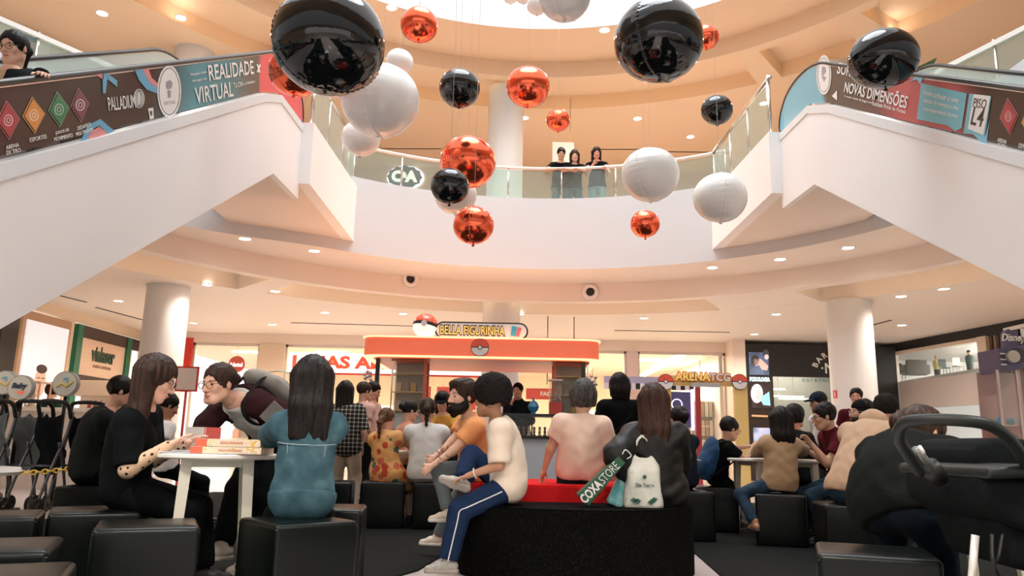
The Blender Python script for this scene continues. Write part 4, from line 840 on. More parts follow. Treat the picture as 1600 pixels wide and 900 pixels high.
# right edge: toy vending tower
VY = 6.9; q = onY(1590, 600, VY)
t = thing('toy_tower', 'purple topped clear vending tower lettered Disney at the right edge', 'vending machine', (q.x, VY, 0)); PUR = mat('tower_purple', (.085, .075, .15), .45, var=.1)
def vx(px, py_): p = onY(px, py_, VY); return (p.x-q.x, p.z)
a, b = vx(1560, 545), vx(1625, 578); prism('header', [(vx(1558, 545)), vx(1640, 532), vx(1640, 570), vx(1562, 582)], 'y', -.02, .3, PUR, t)
prism('crest', [vx(1570, 543), vx(1569, 520), vx(1576, 514), vx(1583, 518), vx(1590, 516), vx(1593, 540)], 'y', 0, .06, PUR, t)
x_, z_ = vx(1581, 528); text('lettering', 'Disney', .095, WPR, t, face_m((x_, -.01, z_)), shear=.3, off=.002, sx=.8)
x_, z_ = vx(1604, 524); text('lettering', 'I', .13, WPR, t, face_m((x_-.04, -.01, z_)), off=.01); prism('crest', [vx(1593, 518), vx(1640, 510), vx(1640, 534), vx(1594, 541)], 'y', .01, .07, BLK, t)
x_, z_ = vx(1578, 558); cyl('globe_badge', (x_, -.02, z_), (x_, -.06, z_), .055, mat('badge_sand', (.5, .46, .38), .4), t, n=24); x_, z_ = vx(1588, 556); cyl('globe_badge', (x_, -.02, z_), (x_, -.03, z_), .07, BLK, t, n=24)
for px, py_ in ((1564, 553), (1565, 562), (1566, 570)): x_, z_ = vx(px, py_); box('printed_line', (x_, -.024, z_), (.05, .004, .012), WPR, t)
x0, z0 = vx(1566, 690); x1, z1 = vx(1564, 578)
for xx in (x0+.02, x0+.19, x0+.36): box('edge_post', (xx, .0, (z0+z1)/2), (.018, .018, z1-z0), mat('post_pale', (.6, .5, .47), .3), t)
box('clear_front', (x0+.2, .01, (z0+z1)/2), (.4, .006, z1-z0), glass('clear_plastic', (.92, .9, .88)), t); box('back_panel', (x0+.2, .28, (z0+z1)/2), (.4, .01, z1-z0), mat('tower_back', (.55, .38, .35), .4), t)
box('shelf', (x0+.2, .15, z0+.14), (.4, .28, .01), mat('post_pale', (.6, .5, .47)), t); box('base', (x0+.25, .14, z0/2-.02), (.55, .34, z0-.02), mat('tower_base', (.6, .55, .52), .5), t); box('orange_rim', (x0+.25, .13, z0-.02), (.57, .36, .03), mat('kiosk_orange_plain', (.80, .19, .09)), t)
for i in range(7):
    o = lathe('toy_capsule', [(.001, 0), (.03, .01), (.035, .035), (.025, .06), (.001, .068)], mat('capsule_%d' % (i % 3), [(.1, .3, .5), (.7, .7, .7), (.15, .4, .45)][i % 3], .25), None, n=12); o.location = (q.x+x0+.06+.05*i, VY+.1+.05*(i % 2), z0+(.0 if i % 2 else .15)); tag(o, 'small round toy capsule inside the clear tower at the right edge', 'toy', 'capsules in the clear tower')

# ------------------------------------------------------------------ left: strollers, round signs, counter
SBK = mat('stroller_black', (.007, .008, .008), .45, var=.3, spec=.25); SFAB = mat('stroller_cloth', (.010, .012, .014), .85, var=.3, bump=.3, spec=.1); STEEL2 = mat('stroller_tube', (.06, .065, .07), .3, .6)
def stroller(x, y, rz, lab, tone=0):
    t = thing('folded_stroller', lab, 'stroller', (x, y, 0), rz, 'strollers parked behind the chain')
    for s in (-.2, .2):
        tube('side_frame', bez([(s, -.25, .08), (s, -.1, .5), (s, .05, .85), (s, .1, 1.08)], 4), .017, STEEL2, t); tube('rear_leg', bez([(s, .18, .08), (s, .05, .5), (s, -.05, .75)], 4), .015, STEEL2, t)
    tube('handle', bez([(-.2, .08, 1.02), (-.19, .02, 1.16), (-.1, -.03, 1.2), (.1, -.03, 1.2), (.19, .02, 1.16), (.2, .08, 1.02)], 5), .022, SBK, t)
    bm = bmesh.new(); r = random.Random(lab); N = 9; g = []
    for i in range(N):
        g.append([bm.verts.new((-.17+.34*j/6, .02+.05*math.sin(i*.9+j)+.06*math.sin(i*.5), .42+.62*i/(N-1)+.03*math.sin(j*2.1+i))) for j in range(7)])
    for i in range(N-1):
        for j in range(6): bm.faces.new((g[i][j], g[i][j+1], g[i+1][j+1], g[i+1][j]))
    bmesh.ops.solidify(bm, geom=bm.faces[:], thickness=.03); bmobj('cloth_seat', bm, [SFAB, mat('stroller_grey_cloth', (.16, .18, .18), .8, var=.3)][tone], t, True)
    for s in (-.2, .2):
        for yy in (-.25, .18):
            o = lathe('wheel', [(.03, -.014), (.075, -.016), (.085, 0), (.075, .016), (.03, .014), (.03, -.014)], SBK, t, n=20); o.data.transform(Matrix.Translation((s, yy, .087)) @ Matrix.Rotation(PI/2, 4, 'Y'))
    tube('cross_bar', [(-.2, -.1, .5), (.2, -.1, .5)], .012, STEEL2, t)
SG = ['sign with a yellow and blue swirl', 'white sign with red lettering']
for i, (px, py_, y, k, lab) in enumerate(((8, 598, 9.3, 0, 'round sign on a black pole at the far left edge'), (33, 606, 8.9, 1, 'round white sign with dark and red lettering on a black pole above the strollers'), (103, 600, 9.2, 0, 'round pale sign on a black pole, rightmost above the strollers'))):
    p = onY(px, py_, y); t = thing('round_sign', lab, 'sign', (p.x, p.y, 0)); r = .145 if i < 2 else .15
    tube('pole', [(0, .03, 0), (0, .03, p.z)], .022, SBK, t); cyl('rim', (0, .04, p.z), (0, -.02, p.z), r, mat('sign_rim_grey', (.3, .3, .28), .5), t, n=32); cyl('face', (0, -.02, p.z), (0, -.026, p.z), r*.92, mat('sign_face_cream', (.62, .62, .54), .5), t, n=32); lathe('foot', [(.001, 0), (.16, 0), (.16, .02), (.03, .03)], SBK, t, n=20)
    if k: text('lettering', 'Baby', .085, mat('letter_navy', (.02, .04, .08)), t, face_m((-.01, -.03, p.z+.02), 0), shear=.2, off=.003); text('lettering', 'car', .06, mat('letter_red', (.8, .1, .04)), t, face_m((.02, -.03, p.z-.05)), off=.002)
    else:
        o = tube('swirl', bez([(-.09, -.03, p.z-.04), (-.03, -.03, p.z+.0), (.03, -.03, p.z-.03), (.1, -.03, p.z+.03)], 5), .011, mat('swirl_yellow', (.75, .55, .12)), t, n=5); o = tube('swirl', bez([(-.02, -.03, p.z+.05), (.02, -.03, p.z+.07), (.03, -.03, p.z+.02)], 5), .010, mat('swirl_blue', (.2, .5, .6)), t, n=5)
for i, (x, y, rz, lab) in enumerate(((-6.05, 9.0, .2, 'folded black stroller, leftmost of the parked row'), (-5.75, 8.7, -.1, 'folded dark stroller with grey cloth in the parked row, beside the leftmost'), (-5.45, 8.9, .15, 'folded stroller with hanging grey cloth under the red lettered round sign'), (-5.12, 8.7, -.2, 'folded black stroller fourth in the parked row'), (-4.85, 8.95, .1, 'folded black stroller nearest the man in grey'))): stroller(x, y, rz, lab, i in (1, 2))
t = thing('yellow_chain', 'yellow plastic chain hanging in front of the parked strollers', 'chain', (-4.9, 7.9, .3))
a, b = Vector((-.55, 0, .18)), Vector((1.0, -.3, .28))
for k in range(26):
    f_ = k/25; p = a.lerp(b, f_); p.z -= .5*f_*(1-f_)*.5; q2 = a.lerp(b, (k+1)/25)
    d = (b-a).normalized(); s = Vector((0, 0, 1)) if k % 2 else Vector((d.y, -d.x, 0)); tube('link', [p+d*(.042*math.cos(2*PI*j/10))+s*(.02*math.sin(2*PI*j/10)) for j in range(10)], .007, mat('chain_yellow', (.75, .5, .06), .4), t, n=5, closed=True)
for x in (-5.5, -3.86): tag(tube('chain_post', [(x, 7.9 if x < -5 else 7.58, 0), (x, 7.9 if x < -5 else 7.58, .6)], .02, SBK), 'thin black post holding the %s end of the yellow chain' % ('left' if x < -5 else 'right'), 'post')
t = thing('service_counter', 'long pale counter behind the strollers and the man in grey', 'counter', (-8.40, 12.6, 0)); box('body', (0, 0, .6), (4.2, .5, 1.2), mat('counter_pale', (.62, .55, .50), .5), t); box('top', (0, 0, 1.23), (4.3, .6, .06), mat('counter_top', (.78, .72, .66), .3), t)
t = thing('glass_showcase', 'clear box showcase on the pale counter at the left', 'showcase', (-7.75, 12.6, 1.26))
for a in (-.19, .19):
    for b in (-.15, .15): box('corner_post', (a, b, .2), (.02, .02, .4), mat('showcase_copper', (.7, .45, .33), .3, .3), t)
box('top_frame', (0, 0, .40), (.42, .34, .025), mat('showcase_copper', (.7, .45, .33)), t); box('clear_pane', (0, -.16, .2), (.36, .008, .38), glass('clear_plastic', (.92, .9, .88)), t); lathe('ornament', [(.001, 0), (.08, 0), (.03, .1), (.05, .2), (.001, .3)], mat('ornament_gold', (.7, .55, .4), .4), t, n=14)
for i in range(5): o = lathe('bottle', [(.001, 0), (.03, 0), (.03, .08), (.012, .11), (.012, .13), (.001, .13)], mat('bottle_%d' % (i % 2), [(.4, .05, .04), (.15, .12, .1)][i % 2], .3), None, n=12); o.location = (-6.75+i*.09, 12.5, 1.26); tag(o, 'small dark bottle on the pale counter behind the man in grey', 'bottle', 'bottles on the pale counter')
t = thing('kraft_hood', 'beige box-shaped hood above the clinic counter', 'cabinet', (-9.2, 18, 0)); box('hood', (0, 0, 1.9), (1.5, .6, .36), mat('hood_beige', (.55, .42, .3), .5), t, bev=.02); box('stand', (0, .1, .87), (1.4, .4, 1.7), mat('clinic_cream', (.75, .62, .5), .5), t)
t = thing('menu_stand', 'white menu board with a red frame on a stand near the left column', 'sign', (*onY(292, 592, 11.8).xy, 0)); z = onY(292, 592, 11.8).z; box('frame', (0, .01, z), (.34, .02, .38), RED, t); box('sheet', (0, -.003, z), (.29, .01, .33), mat('menu_paper', (.8, .68, .6), .5), t); tube('stand', [(0, .02, 0), (0, .02, z-.19)], .02, RED, t)

# ------------------------------------------------------------------ stools
LEA = mat('black_leatherette', (.0022, .0040, .0032), .30, var=.25, scale=5, bump=.10, bscale=14, spec=.22); LEA2 = mat('leatherette_seam', (.02, .022, .02), .4)
def stool(x, y, rz, lab, w_=.43, h_=.45):
    t = thing('cube_stool', lab, 'stool', (x, y, 0), rz, 'black leatherette cube stools')
    bm = bmesh.new(); add_box(bm, (0, 0, h_/2+.004), (w_, w_, h_-.008), bev=.022, seg=3)
    bmesh.ops.subdivide_edges(bm, edges=[e for e in bm.edges if e.calc_length() > .2], cuts=4, use_grid_fill=True)
    for v in bm.verts:
        if v.co.z > h_-.03: d = max(abs(v.co.x), abs(v.co.y))/(w_/2); v.co.z -= .012*d**4-.004
        if .05 < v.co.z < h_-.05: v.co.x *= 1-.008*math.cos(v.co.z*14+x); v.co.y *= 1-.008*math.cos(v.co.z*12+y)
    bmobj('body', bm, LEA, t, True)
    w2 = w_/2-.004
    tube('piping', [(-w2, -w2, h_-.03), (w2, -w2, h_-.03), (w2, w2, h_-.03), (-w2, w2, h_-.03)], .0035, LEA2, t, n=5, closed=True)
    return t
for a in ((-1.64, 3.66, .42, 'cube stool standing empty in front of the polka-dot woman'), (-2.22, 4.30, .5, 'cube stool the polka-dot woman sits on'), (-3.28, 6.3, .1, 'cube stool under the man in dark grey'),
          (-2.54, 3.94, .45, 'empty cube stool at the left edge, farthest of the three there'), (-1.84, 2.86, .4, 'empty cube stool at the left edge, middle of the three there'), (-1.46, 2.26, .4, 'nearest cube stool, cut off by the bottom left corner'),
          (-1.04, 3.98, .72, 'cube stool turned corner-on under the woman in the denim jacket'), (-1.07, 4.75, .1, 'cube stool just behind the denim-jacket woman'), (-1.72, 7.7, .1, 'cube stool behind the denim-jacket woman, left of the floral-dress girl'),
          (-1.24, 7.9, .13, 'cube stool under the girl in the floral dress'), (-.72, 7.9, .08, 'cube stool under the ponytailed person in white'), (2.14, 8.15, -.25, 'cube stool under the boy with the blue backpack'),
          (2.44, 7.1, -.33, 'cube stool under the woman in the tan sweater'), (2.56, 5.98, -.15, 'cube stool left of the big woman in black, under the hooded man'), (1.46, 3.2, -.35, 'cube stool under the big woman in black, at the bottom right'), (3.15, 7.1, .1, 'cube stool under the man in the maroon shirt')): stool(*a)

# round seat: black carpeted front half, red raised back half
FUZZ = ramp_mat('black_carpet_cloth', lambda nt, tc: cramp(nt, noise_node(nt, tc, 170, 4).outputs['Fac'], [(.42, (.001, .0012, .0012)), (.62, (.005, .005, .0045)), (.74, (.035, .032, .025))]), .95, bump=1, spec=.05)
FUZR = ramp_mat('red_carpet_cloth', lambda nt, tc: cramp(nt, noise_node(nt, tc, 150, 4).outputs['Fac'], [(.35, (.50, .010, .012)), (.65, (.72, .022, .025))]), .95, bump=1, spec=.1)
t = thing('round_bench', 'black carpet-covered half-round bench in the centre foreground', 'bench', (.45, 5.42, 0))
def halfdisc(r, a0, a1, n=36): return [(r*math.cos(a0+(a1-a0)*k/n), r*math.sin(a0+(a1-a0)*k/n)) for k in range(n+1)]
hd = [(x*1.0, y*.80) for x, y in halfdisc(.80, PI, 2*PI)]
for i, (x, y) in enumerate(hd):
    pass
prism('seat_block', hd, 'z', 0.012, .45, FUZZ, t, bev=.012)
t = thing('red_bench', 'raised red carpet-covered seat behind the black bench', 'bench', (.48, 5.44, 0)); prism('seat_block', [(x, y*1.35) for x, y in halfdisc(.76, 0, PI)], 'z', .012, .56, FUZR, t, bev=.012)

# ------------------------------------------------------------------ tables
TW = mat('table_white', (.80, .78, .72), .3, var=.01); TLEG = mat('table_leg_cream', (.66, .63, .52), .4, var=.03)
def table(x, y, r, h_, lab, rz=0, splay=.06, kk=.6):
    t = thing('round_table', lab, 'table', (x, y, 0), rz)
    lathe('tabletop', [(.001, h_-.028), (r-.008, h_-.028), (r, h_-.02), (r, h_-.006), (r-.006, h_), (.001, h_)], TW, t, n=56)
    k = r*kk; box('apron', (0, 0, h_-.05), (2*k, 2*k, .04), TLEG, t)
    for a in (-1, 1):
        for b in (-1, 1):
            bm = bmesh.new(); p0 = Vector((a*(k+splay), b*(k+splay), 0.012)); p1 = Vector((a*k, b*k, h_-.03)); s = .024
            V = [bm.verts.new(p+Vector((dx*q, dy*q, 0))) for p, q in ((p0, s*.85), (p1, s*1.2)) for dx, dy in ((-1, -1), (1, -1), (1, 1), (-1, 1))]
            for f_ in ((0, 1, 2, 3), (4, 5, 6, 7), (0, 1, 5, 4), (1, 2, 6, 5), (2, 3, 7, 6), (3, 0, 4, 7)): bm.faces.new([V[q] for q in f_])
            bmobj('leg', bm, TLEG, t)
table(-1.60, 4.33, .325, .75, 'white round table with cream splayed legs where the polka-dot woman plays', .38, .03, .47)
table(2.62, 7.75, .45, .74, 'white round table between the boy and the man in maroon', .1, .02)
table(-1.05, 8.55, .42, .74, 'white round table in front of the floral-dress girl', .1)
t = thing('round_table', 'small low white table cut off by the left edge of the picture', 'table', (-3.36, 4.9, 0)); lathe('tabletop', [(.001, .58), (.29, .58), (.30, .60), (.29, .625), (.001, .625)], TW, t, n=40); tube('leg', [(0, 0, .02), (0, 0, .58)], .03, SBK, t); lathe('foot', [(.001, 0), (.2, 0), (.2, .02), (.03, .03)], SBK, t, n=24)
# game boxes on the near table
def printbox(name, c, s, rz, cols, lab, group=None):
    m = ramp_mat('print_'+lab[:12].replace(' ', '_'), lambda nt, tc: cramp(nt, noise_node(nt, tc, 26, 1).outputs['Fac'], cols, True), .4)
    t = thing(name, lab, 'box', c, rz, group); box('carton', (0, 0, s[2]/2), s, m, t, bev=.002); box('end_label', (-s[0]/2-.001, 0, s[2]/2), (.004, s[1]*.98, s[2]*.96), mat('label_coral', (.75, .13, .07), .4), t); box('end_band', (-s[0]/2+.03, -s[1]/2-.0005, s[2]/2), (.06, .002, s[2]*.96), mat('label_coral', (.75, .13, .07)), t)
    box('title_strip', (.02, -s[1]/2-.0005, s[2]/2), (.12, .002, s[2]*.3), mat('strip_rust', (.6, .3, .2)), t); return t
CR = [(.40, (.72, .60, .46)), (.52, (.80, .74, .62)), (.57, (.75, .45, .12)), (.61, (.78, .68, .52)), (.66, (.30, .42, .36)), (.69, (.8, .7, .56))]
printbox('game_box', (-1.47, 4.2, .752), (.36, .26, .035), .05, CR, 'lower printed game box of the pair on the near table', 'game boxes on the near table')
printbox('game_box', (-1.46, 4.21, .789), (.34, .25, .038), -.02, CR, 'upper printed game box of the pair on the near table', 'game boxes on the near table')
for i, (x, y, r) in enumerate(((-1.76, 4.20, .2), (-1.66, 4.46, -.3), (-1.78, 4.34, .1))):
    o = box('game_board', (0, 0, 0), (.16, .22, .004), mat('card_pale_%d' % (i % 2), [(.62, .64, .66), (.35, .36, .42)][i % 2], .4)); o.location = (x, y, .753+.003*i+.002); o.rotation_euler = (0, 0, r); tag(o, ['pale sheet under the polka-dot woman\'s hands', 'dark grey card sheet at the back of the near table', 'folded pale board beside the polka-dot woman\'s hands'][i], 'game board')
t = thing('open_booklet', 'red and white booklet standing open on the near table', 'booklet', (-1.76, 4.52, .752), .5)
for s in (-1, 1): box('cover', (s*.045, 0, .07), (.11, .004, .14), mat('booklet_red', (.7, .12, .1), .4) if s > 0 else WPR, t, rot=(0, 0, s*.5))
for i in range(14):
    o = box('playing_card', (0, 0, 0), (.06, .085, .002), mat('card_face_%d' % (i % 3), [(.7, .7, .66), (.1, .3, .25), (.5, .12, .1)][i % 3], .4)); a = i*2.4; r = .1+.16*(i % 3)/2; o.location = (2.72+r*math.cos(a), 7.72+r*math.sin(a), .743); o.rotation_euler = (0, 0, a); tag(o, 'loose playing card lying on the table by the man in maroon', 'card', 'cards on the right-hand table')

# bags on the bench
t = thing('green_bag', 'dark green paper bag lettered COXASTORE leaning over on the bench', 'bag', (.62, 5.18, .452)); GB = mat('bag_green', (.008, .075, .035), .45, var=.08)
bm = bmesh.new(); add_box(bm, (0, 0, .18), (.10, .12, .36), bev=.004, seg=1)
for v in bm.verts:
    if v.co.z > .2: v.co.x *= .6
o = bmobj('bag_body', bm, GB, t); text('lettering', 'COXA', .078, WPR, t, Matrix.Translation((-.0, -.064, .075)) @ Matrix.Rotation(PI/2, 4, 'X') @ Matrix.Rotation(PI/2, 4, 'Z'), off=.0025, sx=.72); text('lettering', 'STORE', .078, WPR, t, Matrix.Translation((-.0, -.064, .24)) @ Matrix.Rotation(PI/2, 4, 'X') @ Matrix.Rotation(PI/2, 4, 'Z'), off=-.001, sx=.66)
tube('handle', bez([(-.02, -.05, .385), (-.025, -.05, .42), (.025, -.05, .42), (.02, -.05, .385)], 5), .004, mat('cord_white', (.7, .7, .68)), t, n=5)
for ch in t.children: ch.data.transform(Matrix.Rotation(.0, 4, 'Y'))
t.rotation_euler = (0, math.radians(44), 0); t.location = (.475, 5.08, .49)
def soft_bag(name, lab, loc, w_, d_, h_, m, seed, extra=None):
    t = thing(name, lab, 'bag', loc); r = random.Random(seed); bm = bmesh.new(); N, Mh = 22, 16; R_ = []
    for i in range(Mh+1):
        f_ = i/Mh; ww = w_/2*(1.0-.16*f_-.30*max(0, f_-.72)*3); dd = d_/2*(1-.35*f_-.5*max(0, f_-.75)*3); z = h_*f_
        R_.append([bm.verts.new(((1+.06*math.sin(5*a_+f_*7+seed)+.03*math.sin(11*a_-f_*9))*ww*math.copysign(abs(math.cos(a_))**.6, math.cos(a_))+.02*f_*math.sin(seed), (1+.10*math.sin(4*a_+f_*6))*dd*math.copysign(abs(math.sin(a_))**.6, math.sin(a_)), z+.012*math.sin(3*a_+seed)*f_)) for a_ in [2*PI*k/N for k in range(N)]])
    for i in range(Mh):
        for k in range(N): bm.faces.new((R_[i][k], R_[i][(k+1) % N], R_[i+1][(k+1) % N], R_[i+1][k]))
    bm.faces.new(R_[0][::-1]); bmobj('bag_body', bm, m, t, True)
    for s in (-1, 1): tube('handle', bez([(s*w_*.22, 0, h_*.95), (s*w_*.14, -.01, h_+.09), (-s*0.0, -.012, h_+.13)], 5), .009, m, t, n=6)
    return t
PL = ramp_mat('plastic_bag_white', lambda nt, tc: cramp(nt, noise_node(nt, tc, 9, 3).outputs['Fac'], [(.3, (.52, .53, .46)), (.6, (.70, .70, .62)), (.75, (.40, .47, .40))]), .25, bump=.3)
t = soft_bag('plastic_bag', 'crumpled white plastic bag with dark green leaf prints on the bench', (.87, 5.12, .452), .245, .17, .32, PL, 3)
DG = mat('print_dark_green', (.02, .10, .07), .5)
for x, z in ((-.075, .045), (-.05, .04), (.055, .05), (.035, .035)): prism('printed_leaf', [(x-.022, z), (x, z+.018), (x+.024, z+.006), (x+.004, z-.016)], 'y', -.098, -.094, DG, t)
prism('printed_badge', [(.0+.014*math.cos(k), .19+.014*math.sin(k)) for k in range(6)], 'y', -.088, -.084, DG, t); text('lettering', 'Da Terra', .032, DG, t, face_m((.0, -.088, .14)))
t = soft_bag('teal_bag', 'teal translucent bag squeezed between the green bag and the white one', (.70, 5.20, .452), .12, .14, .36, ramp_mat('plastic_teal', lambda nt, tc: cramp(nt, noise_node(nt, tc, 12, 3).outputs['Fac'], [(.35, (.10, .38, .40)), (.6, (.30, .58, .58)), (.7, (.03, .15, .16))]), .25), 8); t.rotation_euler = (0, .35, 0)

# big dark stroller at the right edge
t = thing('baby_stroller', 'large black baby stroller with a curved padded handle at the right edge', 'stroller', (1.85, 2.75, 0)); PAD = mat('foam_black', (.007, .010, .009), .5, var=.1, bump=.1, spec=.3); DC_ = mat('stroller_dark_cloth', (.004, .0055, .006), .85, var=.3, bump=.3, spec=.08)
def sp(px, py_, Y): p = onY(px, py_, Y); return (p.x-1.85, p.y-2.75, p.z)
tube('handle_bar', bez([sp(1437, 738, 2.55), sp(1420, 712, 2.5), sp(1404, 684, 2.45), sp(1412, 662, 2.4), sp(1440, 656, 2.35), sp(1500, 657, 2.3), sp(1545, 664, 2.3), sp(1575, 684, 2.35), sp(1598, 716, 2.4), sp(1625, 760, 2.5)], 6), .0185, PAD, t, n=12)
tube('handle_stem', [sp(1431, 704, 2.52), sp(1460, 742, 2.6)], .018, mat('stem_grey', (.12, .13, .12), .3, .5), t, n=10); tube('pivot', [sp(1452, 728, 2.58), sp(1466, 748, 2.62)], .032, SBK, t, n=12)
tube('label', [sp(1437, 698, 2.47), sp(1443, 707, 2.485)], .006, WPR, t, n=10)
def blob(name, px, y0, y1, m, bev=.03):
    poly = [(sp(a, b, (y0+y1)/2)[0], sp(a, b, (y0+y1)/2)[2]) for a, b in px]; o = prism(name, poly, 'y', y0-2.75, y1-2.75, m, t); md = o.modifiers.new('r', 'BEVEL'); md.width = bev; md.segments = 4; md.limit_method = 'NONE'; o.data.shade_smooth(); return o
blob('seat_hood', [(1476, 690), (1500, 684), (1560, 688), (1640, 700), (1650, 790), (1470, 740), (1468, 710)], 2.62, 3.05, DC_); blob('carry_cot', [(1466, 735), (1540, 745), (1650, 740), (1650, 840), (1520, 815), (1470, 780)], 2.45, 2.95, DC_); blob('hood_rim', [(1466, 726), (1530, 722), (1640, 735), (1640, 752), (1520, 742), (1466, 744)], 2.42, 2.98, PAD, .015)
blob('under_basket', [(1500, 800), (1650, 830), (1650, 905), (1530, 870)], 2.5, 2.9, DC_)
tube('front_leg', [sp(1524, 836, 2.5), sp(1516, 930, 2.5)], .012, mat('tube_white', (.62, .62, .58), .3, .3), t); tube('strap', bez([sp(1550, 835, 2.45), sp(1552, 880, 2.42), sp(1565, 905, 2.45)], 5), .006, SBK, t); tube('strap', bez([sp(1566, 835, 2.45), sp(1560, 870, 2.42), sp(1552, 885, 2.45)], 5), .005, SBK, t)
for px in (1516, 1620):
    p = sp(px, 700, 2.5); o = lathe('wheel', [(.04, -.02), (.09, -.022), (.1, 0), (.09, .022), (.04, .02), (.04, -.02)], SBK, t, n=24); o.data.transform(Matrix.Translation((p[0], p[1], -.0+.1)) @ Matrix.Rotation(PI/2, 4, 'Y'))
t = soft_bag('kraft_bag', 'crumpled beige bag hanging under the black stroller', (1.80, 2.42, .20), .34, .18, .22, mat('kraft_beige', (.50, .30, .18), .6, bump=.3), 5)
t = soft_bag('cloth_bag', 'grey cloth bag hooked at the bottom right corner of the picture', (1.95, 2.42, .26), .2, .14, .16, mat('cloth_grey', (.45, .42, .36), .7, bump=.3), 6)
t = thing('blue_tin', 'turquoise tin standing beyond the black stroller', 'tin', onY(1480, 690, 5.2)); lathe('can', [(.001, -.07), (.065, -.07), (.065, .06), (.001, .06)], mat('tin_blue', (.02, .22, .32), .3), t, n=24); lathe('lid', [(.068, .05), (.068, .072), (.001, .074)], mat('tin_lid', (.1, .4, .5), .3), t, n=24)
t.location.z = .752+.07
table(2.93, 5.25, .35, .75, 'small table with a turquoise tin, mostly hidden behind the black stroller')
# ------------------------------------------------------------------ figures: smooth implicit bodies meshed with surface nets
A_ = np.array
def nrm(v): v = A_(v, float); return v/(np.linalg.norm(v)+1e-9)
class Field:
    """a list of soft-blended solids; cones, ellipsoids, cuts"""
    def __init__(s, k=.03): s.ops = []; s.k = k; s.lo = []; s.hi = []; s.cuts = []; s.disp = None
    def cone(s, a, b, ra, rb, k=None, g=0, cut=False, neg=False):
        a, b = A_(a, float), A_(b, float); ra += g; rb += g
        s.ops.append(('c', a, b, ra, rb, s.k if k is None else k, cut, neg))
        if not neg: s.lo += [a-ra, b-rb]; s.hi += [a+ra, b+rb]
    def ell(s, c, r, R=None, k=None, g=0, neg=False):
        c, r = A_(c, float), A_(r, float)+g; R = np.eye(3) if R is None else A_(R)
        s.ops.append(('e', c, r, R, None, s.k if k is None else k, None, neg))
        m = max(r)
        if not neg: e = np.abs(R)@r; s.lo.append(c-e); s.hi.append(c+e)
    def cut(s, p, n): s.cuts.append((A_(p, float), nrm(n)))
    def cutnow(s, p, n): s.ops.append(('p', A_(p, float), nrm(n), None, None, 0, None, False))
    def __call__(s, P):
        d = None
        for o in s.ops:
            if o[0] == 'p': d = np.maximum(d, (P-o[1])@o[2]); continue
            if o[0] == 'c':
                _, a, b, ra, rb, k, cut, neg = o; ba = b-a; L2 = ba@ba+1e-9; pa = P-a; h = np.clip(pa@ba/L2, 0, 1)
                q = pa-h[:, None]*ba; e = np.sqrt((q*q).sum(1))-(ra+(rb-ra)*h)
                if cut: e = np.maximum(e, (P-b)@(ba/math.sqrt(L2)))
            else:
                _, c, r, R, _, k, _, neg = o; q = (P-c)@R; k0 = np.sqrt(((q/r)**2).sum(1)); k1 = np.sqrt(((q/(r*r))**2).sum(1))+1e-9; e = k0*(k0-1)/k1
            if neg:
                e = -e; h = np.maximum(k-np.abs(d-e), 0)/max(k, 1e-6); d = np.maximum(d, e)+h*h*k*.25
            elif d is None: d = e
            else: h = np.maximum(k-np.abs(d-e), 0)/max(k, 1e-6); d = np.minimum(d, e)-h*h*k*.25
        for p, n in s.cuts: d = np.maximum(d, (P-p)@n)
        if s.disp is not None: d = d+s.disp(P)
        return d
